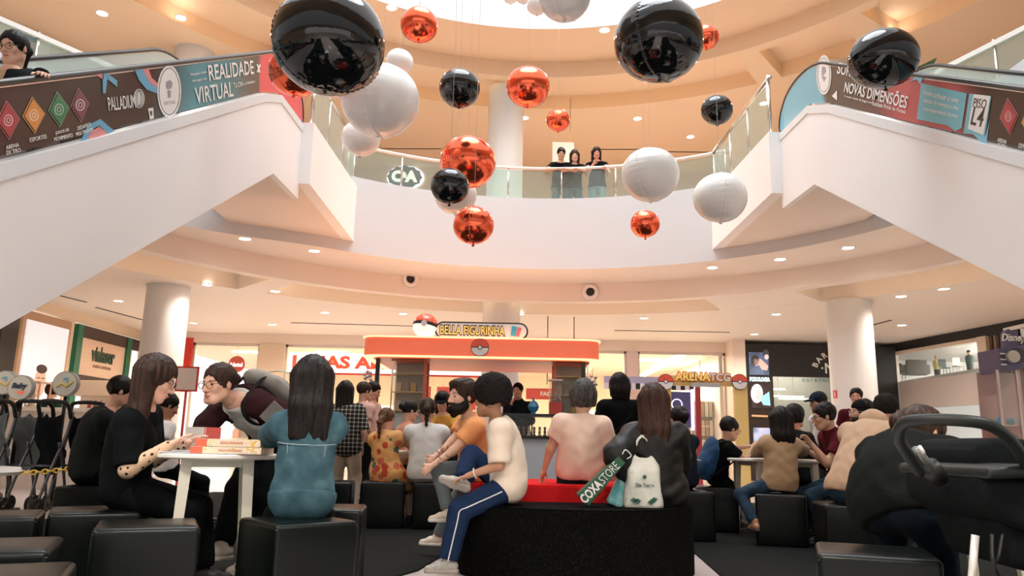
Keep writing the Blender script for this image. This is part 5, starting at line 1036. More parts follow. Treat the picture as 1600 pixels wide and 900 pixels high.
def polygonise(fld, h, pad=.03):
    lo = np.min(fld.lo, 0)-pad; hi = np.max(fld.hi, 0)+pad
    B = 4; n = np.maximum(np.ceil((hi-lo)/(h*B)).astype(int), 2); N = n*B
    ci = np.stack(np.meshgrid(*[np.arange(k) for k in n], indexing='ij'), -1).reshape(-1, 3)
    cc = lo+(ci+.5)*h*B-(.5*h)
    dc = fld(cc); act = np.abs(dc) < h*B*1.45+.012
    D = np.repeat(np.repeat(np.repeat(dc.reshape(n), B, 0), B, 1), B, 2).astype(np.float32)
    off = np.stack(np.meshgrid(*[np.arange(B)]*3, indexing='ij'), -1).reshape(-1, 3)
    idx = (ci[act][:, None]*B+off[None]).reshape(-1, 3)
    if len(idx) == 0: return np.zeros((0, 3)), np.zeros((0, 4), int)
    D[idx[:, 0], idx[:, 1], idx[:, 2]] = fld(lo+idx*h)
    s = D < 0
    c = s[:-1, :-1, :-1].astype(np.int8)
    for a, b, e in ((1, 0, 0), (0, 1, 0), (0, 0, 1), (1, 1, 0), (1, 0, 1), (0, 1, 1), (1, 1, 1)):
        c = c+s[a:N[0]-1+a, b:N[1]-1+b, e:N[2]-1+e]
    cell = np.argwhere((c > 0) & (c < 8)); vid = -np.ones(c.shape, int); vid[cell[:, 0], cell[:, 1], cell[:, 2]] = np.arange(len(cell))
    acc = np.zeros((len(cell), 3)); cnt = np.zeros(len(cell))
    cor = [(a, b, e) for a in (0, 1) for b in (0, 1) for e in (0, 1)]
    val = {q: D[cell[:, 0]+q[0], cell[:, 1]+q[1], cell[:, 2]+q[2]] for q in cor}
    for q in cor:
        for ax in range(3):
            if q[ax] == 0:
                r = list(q); r[ax] = 1; r = tuple(r); v0, v1 = val[q], val[r]; m = (v0 < 0) != (v1 < 0)
                t = np.where(m, v0/np.where(np.abs(v0-v1) < 1e-9, 1, v0-v1), 0); p = np.tile(A_(q, float), (len(cell), 1)); p[:, ax] = t
                acc += p*m[:, None]; cnt += m
    V = lo+(cell+acc/cnt[:, None])*h
    F = []
    for ax in range(3):
        sl0 = [slice(None)]*3; sl1 = [slice(None)]*3; sl0[ax] = slice(0, -1); sl1[ax] = slice(1, None)
        e = s[tuple(sl0)] != s[tuple(sl1)]; ins = s[tuple(sl0)]
        E_ = np.argwhere(e); u, w_ = [(1, 2), (2, 0), (0, 1)][ax]
        ok = (E_[:, u] > 0) & (E_[:, w_] > 0) & (E_[:, u] < N[u]-1) & (E_[:, w_] < N[w_]-1); E_ = E_[ok]
        if not len(E_): continue
        def g(du, dw): q = E_.copy(); q[:, u] -= du; q[:, w_] -= dw; return vid[q[:, 0], q[:, 1], q[:, 2]]
        Q = np.stack([g(1, 1), g(0, 1), g(0, 0), g(1, 0)], 1); fl = ~ins[E_[:, 0], E_[:, 1], E_[:, 2]]
        Q[fl] = Q[fl][:, ::-1]; F.append(Q[(Q >= 0).all(1)])
    return V, np.concatenate(F) if F else np.zeros((0, 4), int)
def mesh_obj(name, parts, m, parent):
    vs_, fs = [], []; o = 0
    for V, F in parts:
        if len(V): vs_.append(V); fs.append(F+o); o += len(V)
    if not vs_: return None
    V = np.concatenate(vs_).astype(np.float32); Fa = np.concatenate(fs).astype(np.int32)
    me = bpy.data.meshes.new(name); me.vertices.add(len(V)); me.vertices.foreach_set('co', V.ravel())
    me.loops.add(len(Fa)*4); me.loops.foreach_set('vertex_index', Fa.ravel()); me.polygons.add(len(Fa))
    me.polygons.foreach_set('loop_start', np.arange(0, len(Fa)*4, 4, dtype=np.int32)); me.update(calc_edges=True); me.validate()
    return link(name, me, m, parent, True)

def rotx(a): c, s = math.cos(a), math.sin(a); return A_([[1, 0, 0], [0, c, -s], [0, s, c]])
def roty(a): c, s = math.cos(a), math.sin(a); return A_([[c, 0, s], [0, 1, 0], [-s, 0, c]])
def rotz(a): c, s = math.cos(a), math.sin(a); return A_([[c, -s, 0], [s, c, 0], [0, 0, 1]])
def ik(S_, T, l1, l2, pole):
    S_, T = A_(S_, float), A_(T, float); d = T-S_; L = np.linalg.norm(d); L = min(L, (l1+l2)*.995); L = max(L, abs(l1-l2)*1.05+.01); u = nrm(d); T = S_+u*L
    a = (l1*l1-l2*l2+L*L)/(2*L); hh = math.sqrt(max(l1*l1-a*a, 1e-6)); p = A_(pole, float); p = p-u*(p@u); p = nrm(p)
    return S_+u*a+p*hh, T
DET = {2: (.0125, .0062, .0052, .0115, .0085), 1: (.017, .0085, .008, .015, .012), 0: (.024, .012, .012, .021, .016)}
SKIN = {k: mat('skin_'+k, c, .48, var=.06, scale=30, bump=.04, bscale=120, spec=.4) for k, c in (('fair', (.72, .42, .30)), ('mid', (.58, .32, .21)), ('tan', (.42, .21, .12)), ('pink', (.70, .33, .24)))}
def hairmat(name, c, c2=None, curl=False):
    c2 = c2 or tuple(x*2.6+.01 for x in c)
    return ramp_mat('hair_'+name, lambda nt, tc: cramp(nt, noise_node(nt, tc, 60 if not curl else 120, 4, (1, 1, .08) if not curl else (1, 1, 1)).outputs['Fac'], [(.35, c), (.7, c2)]), .5 if not curl else .95, bump=.4)
HAIR = {'black': hairmat('black', (.004, .003, .0028), (.014, .010, .008)), 'brown': hairmat('brown', (.016, .008, .005), (.055, .028, .017)), 'chestnut': hairmat('chestnut', (.020, .008, .005), (.065, .026, .015)), 'grey': hairmat('grey', (.02, .019, .018), (.10, .095, .088)), 'curly': hairmat('curly', (.005, .004, .004), (.02, .016, .013), True), 'lightbrown': hairmat('lightbrown', (.07, .03, .015), (.2, .1, .05))}
def cloth(name, c, rough=.85, var=.08, bump=.12): return mat('cloth_'+name, c, rough, var=var, scale=14, bump=bump, bscale=60, sheen=.1 if max(c) > .1 else 0, spec=.3 if max(c) > .1 else .08)
JEANS = ramp_mat('cloth_jeans', lambda nt, tc: cramp(nt, noise_node(nt, tc, 12, 4).outputs['Fac'], [(.3, (.008, .022, .045)), (.7, (.03, .065, .10))]), .8, bump=.3)
BLACKC = cloth('black', (.0035, .0045, .0048), var=.3); DARKG = cloth('darkgrey', (.012, .0145, .0145), var=.2)
EYEW = mat('eye_white', (.75, .72, .68), .2); EYED = mat('eye_dark', (.02, .012, .008), .15); LIPS = mat('lips', (.42, .12, .10), .4); FRAME = mat('glasses_frame', (.02, .015, .012), .25); LENS = glass('glasses_lens', (.97, .97, .97), .02)

def person(label, pel, head, rz=0, stand=False, s=None, wd=1, belly=0, bust=0, bend=18, hyaw=0, hpitch=5, hroll=0, L=None, R=None, pl=None, pr=None,
           fl=None, fr=None, kl=None, kr=None, skin='fair', hair=('short', 'black', .2), top=None, sleeve='short', hem=-.02, bottom=None, leg='full', shoe=None, sole=None, det=1, base=0, hs=.97,
           neckline=.035, fat=1, loose=.012, curlL=.5, curlR=.5, palmL=(0, 0, -1), palmR=(0, 0, -1), face=True, glasses=False, cap=None, peak=True, extra=None, twist=0, beard=None, bottom_mat=None, legw=1, feet=True, cat='person'):
    h_b, h_h, h_hand, h_c, h_hair = DET[det]; rzr = math.radians(rz)
    pel = Vector(pel); head = Vector(head); root = thing('person', label, cat, (pel.x, pel.y, base), rzr)
    Ri = rotz(-rzr); W = lambda p: Ri@(A_(p, float)-A_([pel.x, pel.y, base]))
    PL_ = A_([0, 0, pel.z-base]); HD = W(head)
    lean, side = .1, 0; s_ = s or .9
    def chain(lean, side, s_):
        b = math.radians(bend)
        def dr(f): v = rotx(-f)@A_([0, 0, 1.]); return rotz(0)@(roty(side)@v)
        d1, d2, d3 = dr(lean*.7-b*.35), dr(lean), dr(lean+b); dn = dr((lean+b)*.62)
        w = PL_+d1*.17*s_; c = w+d2*.18*s_; nb = c+d3*.165*s_; hc = nb+dn*(.105*s_+.10*hs); return w, c, nb, hc, d1, d2, d3, dn
    for _ in range(30):
        w, c, nb, hc, *_r = chain(lean, side, s_); v, t = hc-PL_, HD-PL_
        lean += .7*(math.atan2(t[1], t[2])-math.atan2(v[1], v[2])); side += .7*(math.atan2(t[0], t[2])-math.atan2(v[0], v[2]))
        lean = max(-.9, min(1.9, lean)); side = max(-.8, min(.8, side))
        if stand: PL_[2] = min(pel.z-base, .085+.83*s_*.99)
        if s is None: s_ = min(1.12, max(.7, s_*(np.linalg.norm(t)/np.linalg.norm(v))**.8))
    w, c, nb, hc, d1, d2, d3, dn = chain(lean, side, s_); S_ = s_
    lat = nrm(np.cross(nrm(np.cross(d3, [1, 0, 0])) if abs(d3[0]) < .9 else [0, 1, 0], d3)); lat = lat if lat[0] > 0 else -lat
    lat = rotz(math.radians(twist))@lat; fw = nrm(np.cross(d3, lat)); fw = fw if True else fw
    if fw[1]*math.cos(0) < 0 and abs(lean) < 1.2: fw = -fw
    RT = np.stack([lat, fw, d3], 1)
    lw = nrm(np.cross(d2, nrm(np.cross(A_([1., 0, 0]), d2)))); lw = lw if lw[0] > 0 else -lw
    fw2 = nrm(np.cross(d2, lw)); RC = np.stack([lw, fw2, d2], 1)
    sh = [nb-d3*.050*S_-fw*.0+lat*q*.165*wd*S_ for q in (-1, 1)]               # left, right
    hp = [PL_+A_([q*.088*wd*S_, 0, -.0]) for q in (-1, 1)]
    # arms
    la, lf = .285*S_, .245*S_; tg = []
    for i, (T, q) in enumerate(((L, -1), (R, 1))):
        if T is None: T = sh[i]+A_([q*.06, .12, -.46])*S_ if stand else PL_+A_([q*.14, .30, .10])
        elif len(T) == 3: T = W(T)
        else: T = A_(T[1:])
        po = (pl, pr)[i]; po = A_([q*.5, -.5, -.8]) if po is None else A_(po); e, h_ = ik(sh[i], T, la, lf, po); tg.append((e, h_))
    # legs
    lt, ls = .43*S_, .40*S_; lg = []
    for i, (T, q, kp) in enumerate(((fl, -1, kl), (fr, 1, kr))):
        if T is None: T = A_([q*.10, .02, .09]) if stand else A_([q*.12, .45*S_, .09])
        elif len(T) == 3: T = W(T)
        else: T = A_(T[1:])
        kp = A_([q*.15, 1, .3 if not stand else 0]) if kp is None else A_(kp); kn, an = ik(hp[i], T, lt, ls, kp); lg.append((kn, an))
    f = fat
    def torso(F_, g=0, kk=.06):
        F_.ell(PL_+d1*.02, A_([.158*wd, .112*f, .125])*S_, k=kk, g=g); F_.ell(w+fw2*belly*.45, A_([.132*wd+belly*.4, .098*f+belly*.8, .15])*S_, RC, k=kk, g=g)
        F_.ell(c+d2*.01, A_([.150*wd, .104*f, .17])*S_, RC, k=kk, g=g)
        F_.cone(sh[0]-lat*-.0, sh[1], .058*S_*f, .058*S_*f, k=kk, g=g); F_.cone(nb+dn*.03*S_, sh[0]+lat*.05, .05*S_, .048*S_, k=.05, g=g*.6); F_.cone(nb+dn*.03*S_, sh[1]-lat*.05, .05*S_, .048*S_, k=.05, g=g*.6)
        if bust:
            for q in (-1, 1): F_.ell(c+lw*q*.065*S_+fw2*.085*S_-d2*.01, A_([.062, .055+bust, .065])*S_, RC, k=.04, g=g)
    def armp(F_, i, g=0, upto=None, kk=.03, forearm=True):
        e, h_ = tg[i]; r0, r1, r2 = .053*S_*f, .042*S_*f, .027*S_
        if upto is None: F_.cone(sh[i], e, r0, r1, k=kk, g=g); forearm and F_.cone(e, h_, r1*.98, r2, k=kk*.6, g=g)
        elif upto <= 1: p = sh[i]+(e-sh[i])*upto; F_.cone(sh[i], p, r0, r0+(r1-r0)*upto, k=kk, g=g, cut=True)
        else: p = e+(h_-e)*(upto-1); F_.cone(sh[i], e, r0, r1, k=kk, g=g); F_.cone(e, p, r1, r1+(r2-r1)*(upto-1), k=kk*.6, g=g, cut=True)
    def legp(F_, i, g=0, upto=2, kk=.04, gs=None):
        kn, an = lg[i]; gs = g if gs is None else gs; r0, r1, r2 = .082*S_*f*legw, .056*S_*(f+legw)/2, .040*S_
        F_.cone(hp[i], kn, r0, r1, k=kk, g=g)
        if upto > 1: F_.cone(kn, kn+(an-kn)*(upto-1), r1, r2, k=kk*.6, g=gs, cut=upto < 2)
    # ---- body
    B_ = Field(.05); torso(B_)
    for i in (0, 1): armp(B_, i); legp(B_, i)
    parts = [polygonise(B_, h_b)]
    HR = rotz(math.radians(hyaw))@rotx(math.radians(-hpitch))@roty(math.radians(hroll)); HC = hc; k_ = hs
    hp_ = lambda x, y, z: HC+HR@(A_([x, y, z])*k_)
    Hf = Field(.02); H_ell = lambda c_, r_, **kw: Hf.ell(hp_(*c_), A_(r_)*k_, HR, **kw)
    H_ell((0, -.014, .030), (.074, .094, .086)); H_ell((0, .022, -.030), (.058, .070, .082), k=.035); Hf.cone(hp_(-.02, .066, -.094), hp_(.02, .066, -.094), .019*k_, .019*k_, k=.03)
    for q in (-1, 1): Hf.cone(hp_(q*.048, .01, -.062), hp_(q*.025, .06, -.088), .018*k_, .016*k_, k=.03); H_ell((q*.036, .068, -.020), (.022, .018, .022), k=.02)
    Hf.cone(hp_(-.03, .080, .022), hp_(.03, .080, .022), .010*k_, .010*k_, k=.015)
    for q in (-1, 1): H_ell((q*.031, .100, .004), (.017, .016, .012), k=.014, neg=True)
    Hf.cone(hp_(0, .090, .012), hp_(0, .110, -.030), .0075*k_, .0115*k_, k=.012)
    for q in (-1, 1): Hf.ell(hp_(q*.012, .098, -.034), A_([.009, .010, .008])*k_, HR, k=.008)
    H_ell((0, .090, -.058), (.023, .011, .008), k=.008); H_ell((0, .088, -.069), (.019, .011, .008), k=.006)
    for q in (-1, 1): H_ell((q*.076, -.006, -.004), (.009, .018, .031), k=.006)
    Hf.cone(hp_(0, -.025, -.05), nb-d3*.02, .052*S_*f, .056*S_*f, k=.03)
    parts.append(polygonise(Hf, h_h))
    for i, q in enumerate((-1, 1)):
        e, wr = tg[i]; d = nrm(wr-e); pn = A_((palmL, palmR)[i], float); pn = nrm(Ri@pn) if True else pn; pn = nrm(pn-d*(pn@d)); la_ = nrm(np.cross(d, pn)); cu = (curlL, curlR)[i]; u = .95*S_
        th = la_ if (la_@A_([-q, 0, 0])) > 0 or abs(la_@A_([-q, 0, 0])) < .2 and la_[1] > 0 else -la_     # thumb points inwards
        Hd = Field(.010); Hd.cone(wr-d*.05, wr+d*.01, .027*S_, .023*S_); RM = np.stack([la_, pn, d], 1); Hd.ell(wr+d*.055*u, A_([.040, .015, .048])*u, RM, k=.02)
        for j, (o_, Ln) in enumerate(((-.030, .062), (-.010, .074), (.010, .070), (.030, .055))):
            o_ *= -1 if th@la_ > 0 else 1; o_ *= -1
            p = wr+d*(.092-.006*abs(j-1.3))*u+la_*o_*u; an_ = cu*.35
            for sg_, (fr_, rad) in enumerate(((.42, .0088), (.32, .0080), (.26, .0072))):
                dd = nrm(d*math.cos(an_)+pn*math.sin(an_)+la_*o_*1.2*(1-cu*.5)); p2 = p+dd*Ln*fr_*u*1.05; Hd.cone(p, p2, rad*u, rad*.93*u, k=.004); p = p2; an_ += cu*(.75, .6, 0)[sg_]
        p = wr+d*.022*u+th*.026*u; d1_ = nrm(d*.75+th*.65+pn*.25); p2 = p+d1_*.042*u; Hd.cone(p, p2, .013*u, .0105*u, k=.010); Hd.cone(p2, p2+nrm(d*.9+th*.25+pn*(.2+.4*cu))*.034*u, .0105*u, .008*u, k=.004)
        parts.append(polygonise(Hd, h_hand, .015))
    mesh_obj('body', parts, SKIN[skin], root)
    # ---- clothes
    sd = (hash(label) % 97)/7.0 if False else (sum(map(ord, label)) % 97)/7.0
    def folds(a): return lambda P: .55*a*(np.sin(P[:, 0]*34+2.2*np.sin(P[:, 2]*16+sd)+sd)*np.sin(P[:, 2]*27+2*np.sin(P[:, 1]*19+sd))+.5*np.sin(P[:, 2]*61+3*np.sin(P[:, 0]*23)+sd*2))
    def garment(name, m, sleeve, hem, g, neck, front=None, a=.0035, parent=root, lower=0, collar=0):
        F_ = Field(.05); torso(F_, g)
        if lower:                                      # skirt part of a dress or long coat
            for i in (0, 1): legp(F_, i, g+.035, upto=1 if not stand else 1)
            F_.cone(PL_, PL_+A_([0, .06 if not stand else 0, -lower]), .15*S_*wd, (.17+.1*lower)*wd*S_, k=.06)
        F_.ell((PL_+c)/2+d2*.01, A_([.152*wd+belly*.3, .112*f+belly*.6, .25])*S_, RC, k=.05, g=g)
        for i in (0, 1): F_.ell(hp[i]+A_([0, .0, .01]), A_([.083*legw, .088, .10])*S_*f, k=.05, g=g)
        if collar: F_.cone(nb, nb+dn*.055*S_, .07*S_, .066*S_, k=.03)
        F_.cutnow(nb+dn*(neck+collar*.04), dn+fw*.22)
        hd = d1 if not stand else A_([0, 0, 1.])
        if not lower: F_.cutnow(PL_+hd*hem, -hd)
        else: F_.cutnow(PL_+A_([0, 0, -lower]), (0, 0, -1))
        if front: F_.ell(c+fw2*.16*S_-d2*.08, A_([front, .14, .42])*S_, RC, k=.01, neg=True); F_.ell(nb+fw*.10*S_, A_([front*.8, .10, .16])*S_, RT, k=.01, neg=True)
        up = {'short': .62, 'elbow': .95, 'long': 1.97, 'cap': .35}.get(sleeve, None)
        if up:
            for i in (0, 1): armp(F_, i, g+(.010 if sleeve in ('short', 'elbow') else .006), upto=up)
        F_.disp = folds(a); return mesh_obj(name, [polygonise(F_, h_c)], m, parent)
    if top is not None:
        for j, gm in enumerate(top if isinstance(top, list) else [dict(m=top)]):
            garment(gm.get('name', 'shirt'), gm['m'], gm.get('sleeve', sleeve), gm.get('hem', hem), gm.get('g', loose), gm.get('neck', neckline), gm.get('front'), gm.get('a', .0035), lower=gm.get('lower', 0), collar=gm.get('collar', 0))
    if bottom is not None:
        F_ = Field(.05); F_.ell(PL_+d1*.02, A_([.160*wd, .118*f, .125])*S_, g=.008); F_.cutnow(PL_+d1*.11*S_, d1)
        up = {'full': 1.93, 'wide': 1.96, 'shorts': .95, 'flare': 1.95}[leg]
        for i in (0, 1):
            legp(F_, i, .012 if leg == 'full' else .026, upto=up, gs=.014 if leg == 'full' else (.03 if leg == 'wide' else .03))
        if leg == 'flare':
            for i in (0, 1): kn, an = lg[i]; F_.cone(kn, kn+(an-kn)*.98, .05*S_, .085*S_, cut=True)
        F_.disp = folds(.004); mesh_obj('trousers' if leg != 'shorts' else 'shorts', [polygonise(F_, h_c)], bottom, root)
    if feet:
        for i, q in enumerate((-1, 1)):
            kn, an = lg[i]; sn = nrm(an-kn); fd = A_([q*.15, 1, 0.]) if sn[2] < -.5 else nrm(np.cross(A_([1., 0, 0]), sn)); fd = nrm(fd-(fd@sn)*sn) if sn[2] > -.8 else nrm(fd)
            upv = A_([0, 0, 1.]) if sn[2] < -.5 else -sn; fd = nrm(fd-upv*(fd@upv)); F_ = Field(.02); a0_ = an-upv*.035*S_; ht = S_
            F_.cone(a0_-fd*.045*ht, a0_+fd*.07*ht, .038*ht, .036*ht); F_.cone(a0_+fd*.07*ht-upv*.012, a0_+fd*.155*ht-upv*.018, .040*ht, .030*ht); F_.cone(an+upv*.02, a0_, .042*ht, .04*ht)
            F_.cut(a0_-upv*.037*ht, -upv); sh_o = mesh_obj('shoe', [polygonise(F_, h_c*.75)], shoe or mat('shoe_dark', (.015, .015, .016), .5), root)
            G_ = Field(.02); b0 = a0_-upv*.036*ht; G_.cone(b0-fd*.05*ht, b0+fd*.06*ht, .040*ht, .040*ht); G_.cone(b0+fd*.06*ht, b0+fd*.155*ht, .042*ht, .034*ht); G_.cut(b0-upv*.014, -upv); G_.cut(b0+upv*.012, upv)
            so = mesh_obj('sole', [polygonise(G_, h_c*.75)], sole or mat('sole_dark', (.03, .03, .03), .6), sh_o)
    # ---- hair
    st, hc_, hl = hair; hm = HAIR[hc_]; down = A_([0, 0, -1.])
    F_ = Field(.02); t_ = {'short': .010, 'buzz': .004, 'long': .017, 'bob': .020, 'pony': .011, 'bun': .010, 'afro': .012, 'braid': .012, 'crop': .013, 'curlypony': .013}[st]
    F_.ell(hp_(0, -.016, .032), (A_([.076, .096, .088])+t_)*k_, HR)
    if st in ('short', 'crop', 'buzz'): F_.ell(hp_(0, -.035, .045), A_([.078, .080, .080])*k_, HR, g=t_*.7)
    if st == 'crop': F_.ell(hp_(0, .045, .090), A_([.062, .045, .030])*k_, HR, g=.004)
    if st == 'afro': F_.ell(hp_(0, -.025, .055), A_([.125, .128, .112])*k_, HR, k=.03); F_.ell(hp_(0, -.055, .0), A_([.105, .09, .09])*k_, HR, k=.03)
    if st == 'bob':
        F_.ell(hp_(0, -.045, -.005), A_([.092, .080, .090])*k_, HR, k=.03)
        for q in (-1, 1): F_.cone(hp_(q*.075, -.01, .02), hp_(q*.074, .0, -.055), .026*k_, .022*k_, k=.03)
    F_.ell(hp_(0, .092, -.040), A_([.063 if st not in ('afro',) else .075, .082, .098])*k_, HR, k=.008, neg=True)
    if st in ('short', 'crop', 'buzz', 'afro'):
        F_.ell(hp_(0, .035, -.10), A_([.10, .115, .085])*k_, HR, k=.01, neg=True); F_.cut(hp_(0, 0, -.062 if st != 'afro' else -.06), HR@A_([0, -.25, -1]))
    elif st in ('pony', 'bun', 'braid', 'curlypony'):
        F_.ell(hp_(0, .035, -.095), A_([.10, .105, .085])*k_, HR, k=.01, neg=True); F_.cutnow(hp_(0, 0, -.075), HR@A_([0, -.1, -1]))
    hairs = [(F_, hm)]
    if st == 'long':
        bk = lambda x, y, z: hp_(x, y, z)
        tb = -fw*.10*S_
        for x in (-.055, -.02, .02, .055):
            a0_ = bk(x, -.06, .02); m0 = a0_+down*hl*.5-fw*.022; e0 = a0_+down*hl-fw*(.03)+lat*x*.35
            m0 = m0+(HC-hp_(0, 0, .1))*0; F_.cone(a0_, m0, .050*k_, .047*k_, k=.03); F_.cone(m0, e0, .047*k_, .020*k_, k=.03)
        for q in (-1, 1):
            a0_ = bk(q*.070, -.02, .02); F_.cone(a0_, a0_+down*min(hl*.8, .32)+lat*q*.012-fw*.02, .030*k_, .022*k_, k=.03)
    if st in ('pony', 'curlypony', 'braid'):
        a0_ = hp_(0, -.122, .040 if st != 'braid' else -.02); b0 = a0_+HR@A_([0, -.035, 0])+down*.045; e0 = b0+down*hl-fw*.0
        F_.cone(hp_(0, -.09, .04 if st != 'braid' else -.02), a0_, .035*k_, .022*k_, k=.02); F_.cone(a0_, b0, .024, .034, k=.02); F_.cone(b0, e0, .034 if st != 'braid' else .026, .014, k=.02)
    if st == 'bun': F_.ell(hp_(0, -.125, .02), A_([.042, .036, .042])*k_, HR, k=.012)
    cen = HC.copy()
    if st == 'afro': F_.disp = lambda P: .006*np.sin(P[:, 0]*115)*np.sin(P[:, 1]*123+1)*np.sin(P[:, 2]*119)+.004*np.sin(P[:, 0]*63+2)*np.sin(P[:, 2]*71)*np.sin(P[:, 1]*67)
    elif st in ('curlypony', 'braid'): F_.disp = lambda P: .005*np.sin(P[:, 2]*130+P[:, 0]*40)*(P[:, 2] < cen[2]+.02)+.0015*np.sin(P[:, 0]*160)
    elif st in ('crop', 'short', 'buzz'): F_.disp = lambda P: .0028*np.sin(P[:, 0]*150+P[:, 2]*70)*np.sin(P[:, 1]*120)+.003*np.sin(P[:, 0]*52+P[:, 1]*47+sd)*np.sin(P[:, 2]*58+sd)
    else: F_.disp = lambda P: .0022*np.sin(np.arctan2(P[:, 1]-cen[1], P[:, 0]-cen[0])*46+P[:, 2]*6)+.0025*np.sin(np.arctan2(P[:, 1]-cen[1], P[:, 0]-cen[0])*17+2*np.sin(P[:, 2]*9))
    mesh_obj('hair', [polygonise(F_, h_hair)], hm, root)
    if beard:
        F_ = Field(.015); F_.ell(hp_(0, .026, -.062), A_([.061, .068, .062])*k_, HR); F_.cone(hp_(0, .072, -.085), hp_(0, .074, -.120), .032*k_, .024*k_, k=.03)
        F_.ell(hp_(0, .080, -.078), A_([.036, .030, .034])*k_, HR, k=.02)
        for q in (-1, 1): F_.cone(hp_(q*.049, .01, -.064), hp_(q*.026, .064, -.090), .0255*k_, .024*k_, k=.03)
        for q in (-1, 1): F_.cone(hp_(q*.066, .008, -.02), hp_(q*.052, .03, -.07), .012*k_, .02*k_, k=.02)
        F_.cone(hp_(-.022, .097, -.048), hp_(.022, .097, -.048), .008, .008, k=.004)
        F_.ell(hp_(0, .105, -.013), A_([.045, .05, .032])*k_, HR, k=.006, neg=True)
        F_.disp = lambda P: .0015*np.sin(P[:, 0]*180)*np.sin(P[:, 2]*170); mesh_obj('beard', [polygonise(F_, h_hair*.8)], HAIR[beard], root)
    HM = Matrix([[*(HR[0]*k_), HC[0]], [*(HR[1]*k_), HC[1]], [*(HR[2]*k_), HC[2]], [0, 0, 0, 1]])
    def hpart(o): o.data.transform(HM); o.data.shade_smooth(); return o
    if face:
        n_ = 12 if det > 0 else 8
        for q in (-1, 1):
            e_ = hpart(lathe('eye', [(.0001, -.0112), (.008, -.008), (.0112, 0), (.008, .008), (.0001, .0112)], EYEW, root, n=n_)); e_.data.transform(HM.inverted()); e_.data.transform(HM @ Matrix.Translation((q*.030, .0728, .004)))
            i_ = lathe('iris', [(.0001, .0012), (.0055, .0008), (.0068, 0)], EYED, e_, n=n_); i_.data.transform(HM @ Matrix.Translation((q*.030, .0836, .0025)) @ Matrix.Rotation(-PI/2, 4, 'X'))
            hpart(tube('eyebrow', [(q*.015, .0905, .020), (q*.030, .0895, .026), (q*.047, .076, .021)], [.0022, .003, .0014], HAIR[hc_ if hc_ != 'grey' else 'brown'], root, n=6, flat=1))
        lz = .007 if beard else 0; hpart(tube('lips', [(-.021, .0925, -.064), (-.008, .1015+lz, -.0605), (0, .1020+lz, -.0620), (.008, .1015+lz, -.0605), (.021, .0925, -.064)], [.0015, .0048, .005, .0048, .0015], LIPS, root, n=6))
    if glasses:
        bm = bmesh.new()
        for q in (-1, 1):
            add_tube(bm, [(q*.034+.025*math.cos(2*PI*k/18), .106-.006*abs(math.cos(2*PI*k/18)*q+1)*.5, .0+.020*math.sin(2*PI*k/18)) for k in range(18)], .0020, 5, True); add_tube(bm, [(q*.058, .101, .006), (q*.074, .06, .008), (q*.080, .0, .008)], .0018, 5)
        add_tube(bm, [(-.010, .108, .004), (0, .112, .006), (.010, .108, .004)], .0018, 5); g_ = hpart(bmobj('glasses', bm, glasses if not isinstance(glasses, bool) else FRAME, root, True))
    if cap:
        F_ = Field(.012); F_.ell(hp_(0, -.012, .044), A_([.088, .108, .088])*k_, HR); F_.cut(hp_(0, 0, .034), HR@A_([0, .12, -1])); F_.ell(hp_(0, -.018, .034), A_([.094, .112, .03])*k_, HR)
        mesh_obj('cap', [polygonise(F_, h_hair)], cap, root); F_ = Field(.01); F_.ell(hp_(0, .095, .045), A_([.066, .085, .016])*k_, HR); F_.cut(hp_(0, .06, .05), HR@A_([0, -1, 0])); co = None if not peak else mesh_obj('cap_peak', [polygonise(F_, h_hair*.7)], cap, root)
    X_ = dict(root=root, W=W, HM=HM, hp=hp_, nb=nb, c=c, w=w, PL=PL_, tg=tg, lg=lg, sh=sh, fw=fw, lat=lat, d3=d3, d2=d2, fw2=fw2, lw=lw, RC=RC, S=S_, HC=HC, dn=dn, hc=h_c, garment=garment, armp=armp, torso=torso, folds=folds)
    if extra: extra(X_)
    return X_
def backpack(X, m, m2, lab='backpack', w_=.13, d_=.06, h_=.18, drop=.03):
    F_ = Field(.02); c_ = X['c']-X['fw2']*.17*X['S']-X['d2']*drop; F_.ell(c_, (w_*1.15, d_*1.1, h_*1.12), X['RC']); F_.ell(c_-X['fw2']*.05-X['d2']*.05, (w_*.8, d_*.8, h_*.55), X['RC'], k=.02)
    for p, n in ((w_, 1), ): F_.cut(c_+X['lw']*w_, X['lw']); F_.cut(c_-X['lw']*w_, -X['lw']); F_.cut(c_-X['d2']*h_*.93, -X['d2'])
    F_.disp = X['folds'](.004); o = mesh_obj('backpack', [polygonise(F_, .012)], m, X['root'])
    for q in (0, 1):
        s_ = X['sh'][q]-X['lat']*(.05*(1 if q else -1)); a = c_+X['d2']*h_*.8+X['lw']*(.08*(1 if q else -1)); g = X['c']+X['fw2']*.135+X['lw']*(.095*(1 if q else -1)); b = X['w']+X['lw']*(.15*(1 if q else -1)); e = c_-X['d2']*h_*.7+X['lw']*(.12*(1 if q else -1))
        tube('strap', bez([a, s_+X['d3']*.075+X['fw']*.0, g+X['d2']*.03, b, e], 6), .020, m2, X['root'], n=8, flat=.4)
    tube('zip_line', bez([c_-X['fw2']*.128+X['lw']*-.09-X['d2']*.03, c_-X['fw2']*.142-X['d2']*.03, c_-X['fw2']*.128+X['lw']*.09-X['d2']*.03], 5), .006, mat('zip_pale', (.6, .62, .45), .5), X['root'], n=5)
    return o
def sit(px, Y, z=.45, s=.9): p = onY(px, 700, Y); return (p.x, Y, z+.10*s)
def hd(px, py_, Y): return tuple(onY(px, py_, Y))
def wp(px, py_, Y): return tuple(onY(px, py_, Y))
tee = lambda n, c: cloth(n, c)
OFFW = cloth('offwhite', (.74, .62, .50)); WHT = cloth('white', (.72, .71, .68)); PINKW = cloth('pale_pink', (.80, .58, .46))

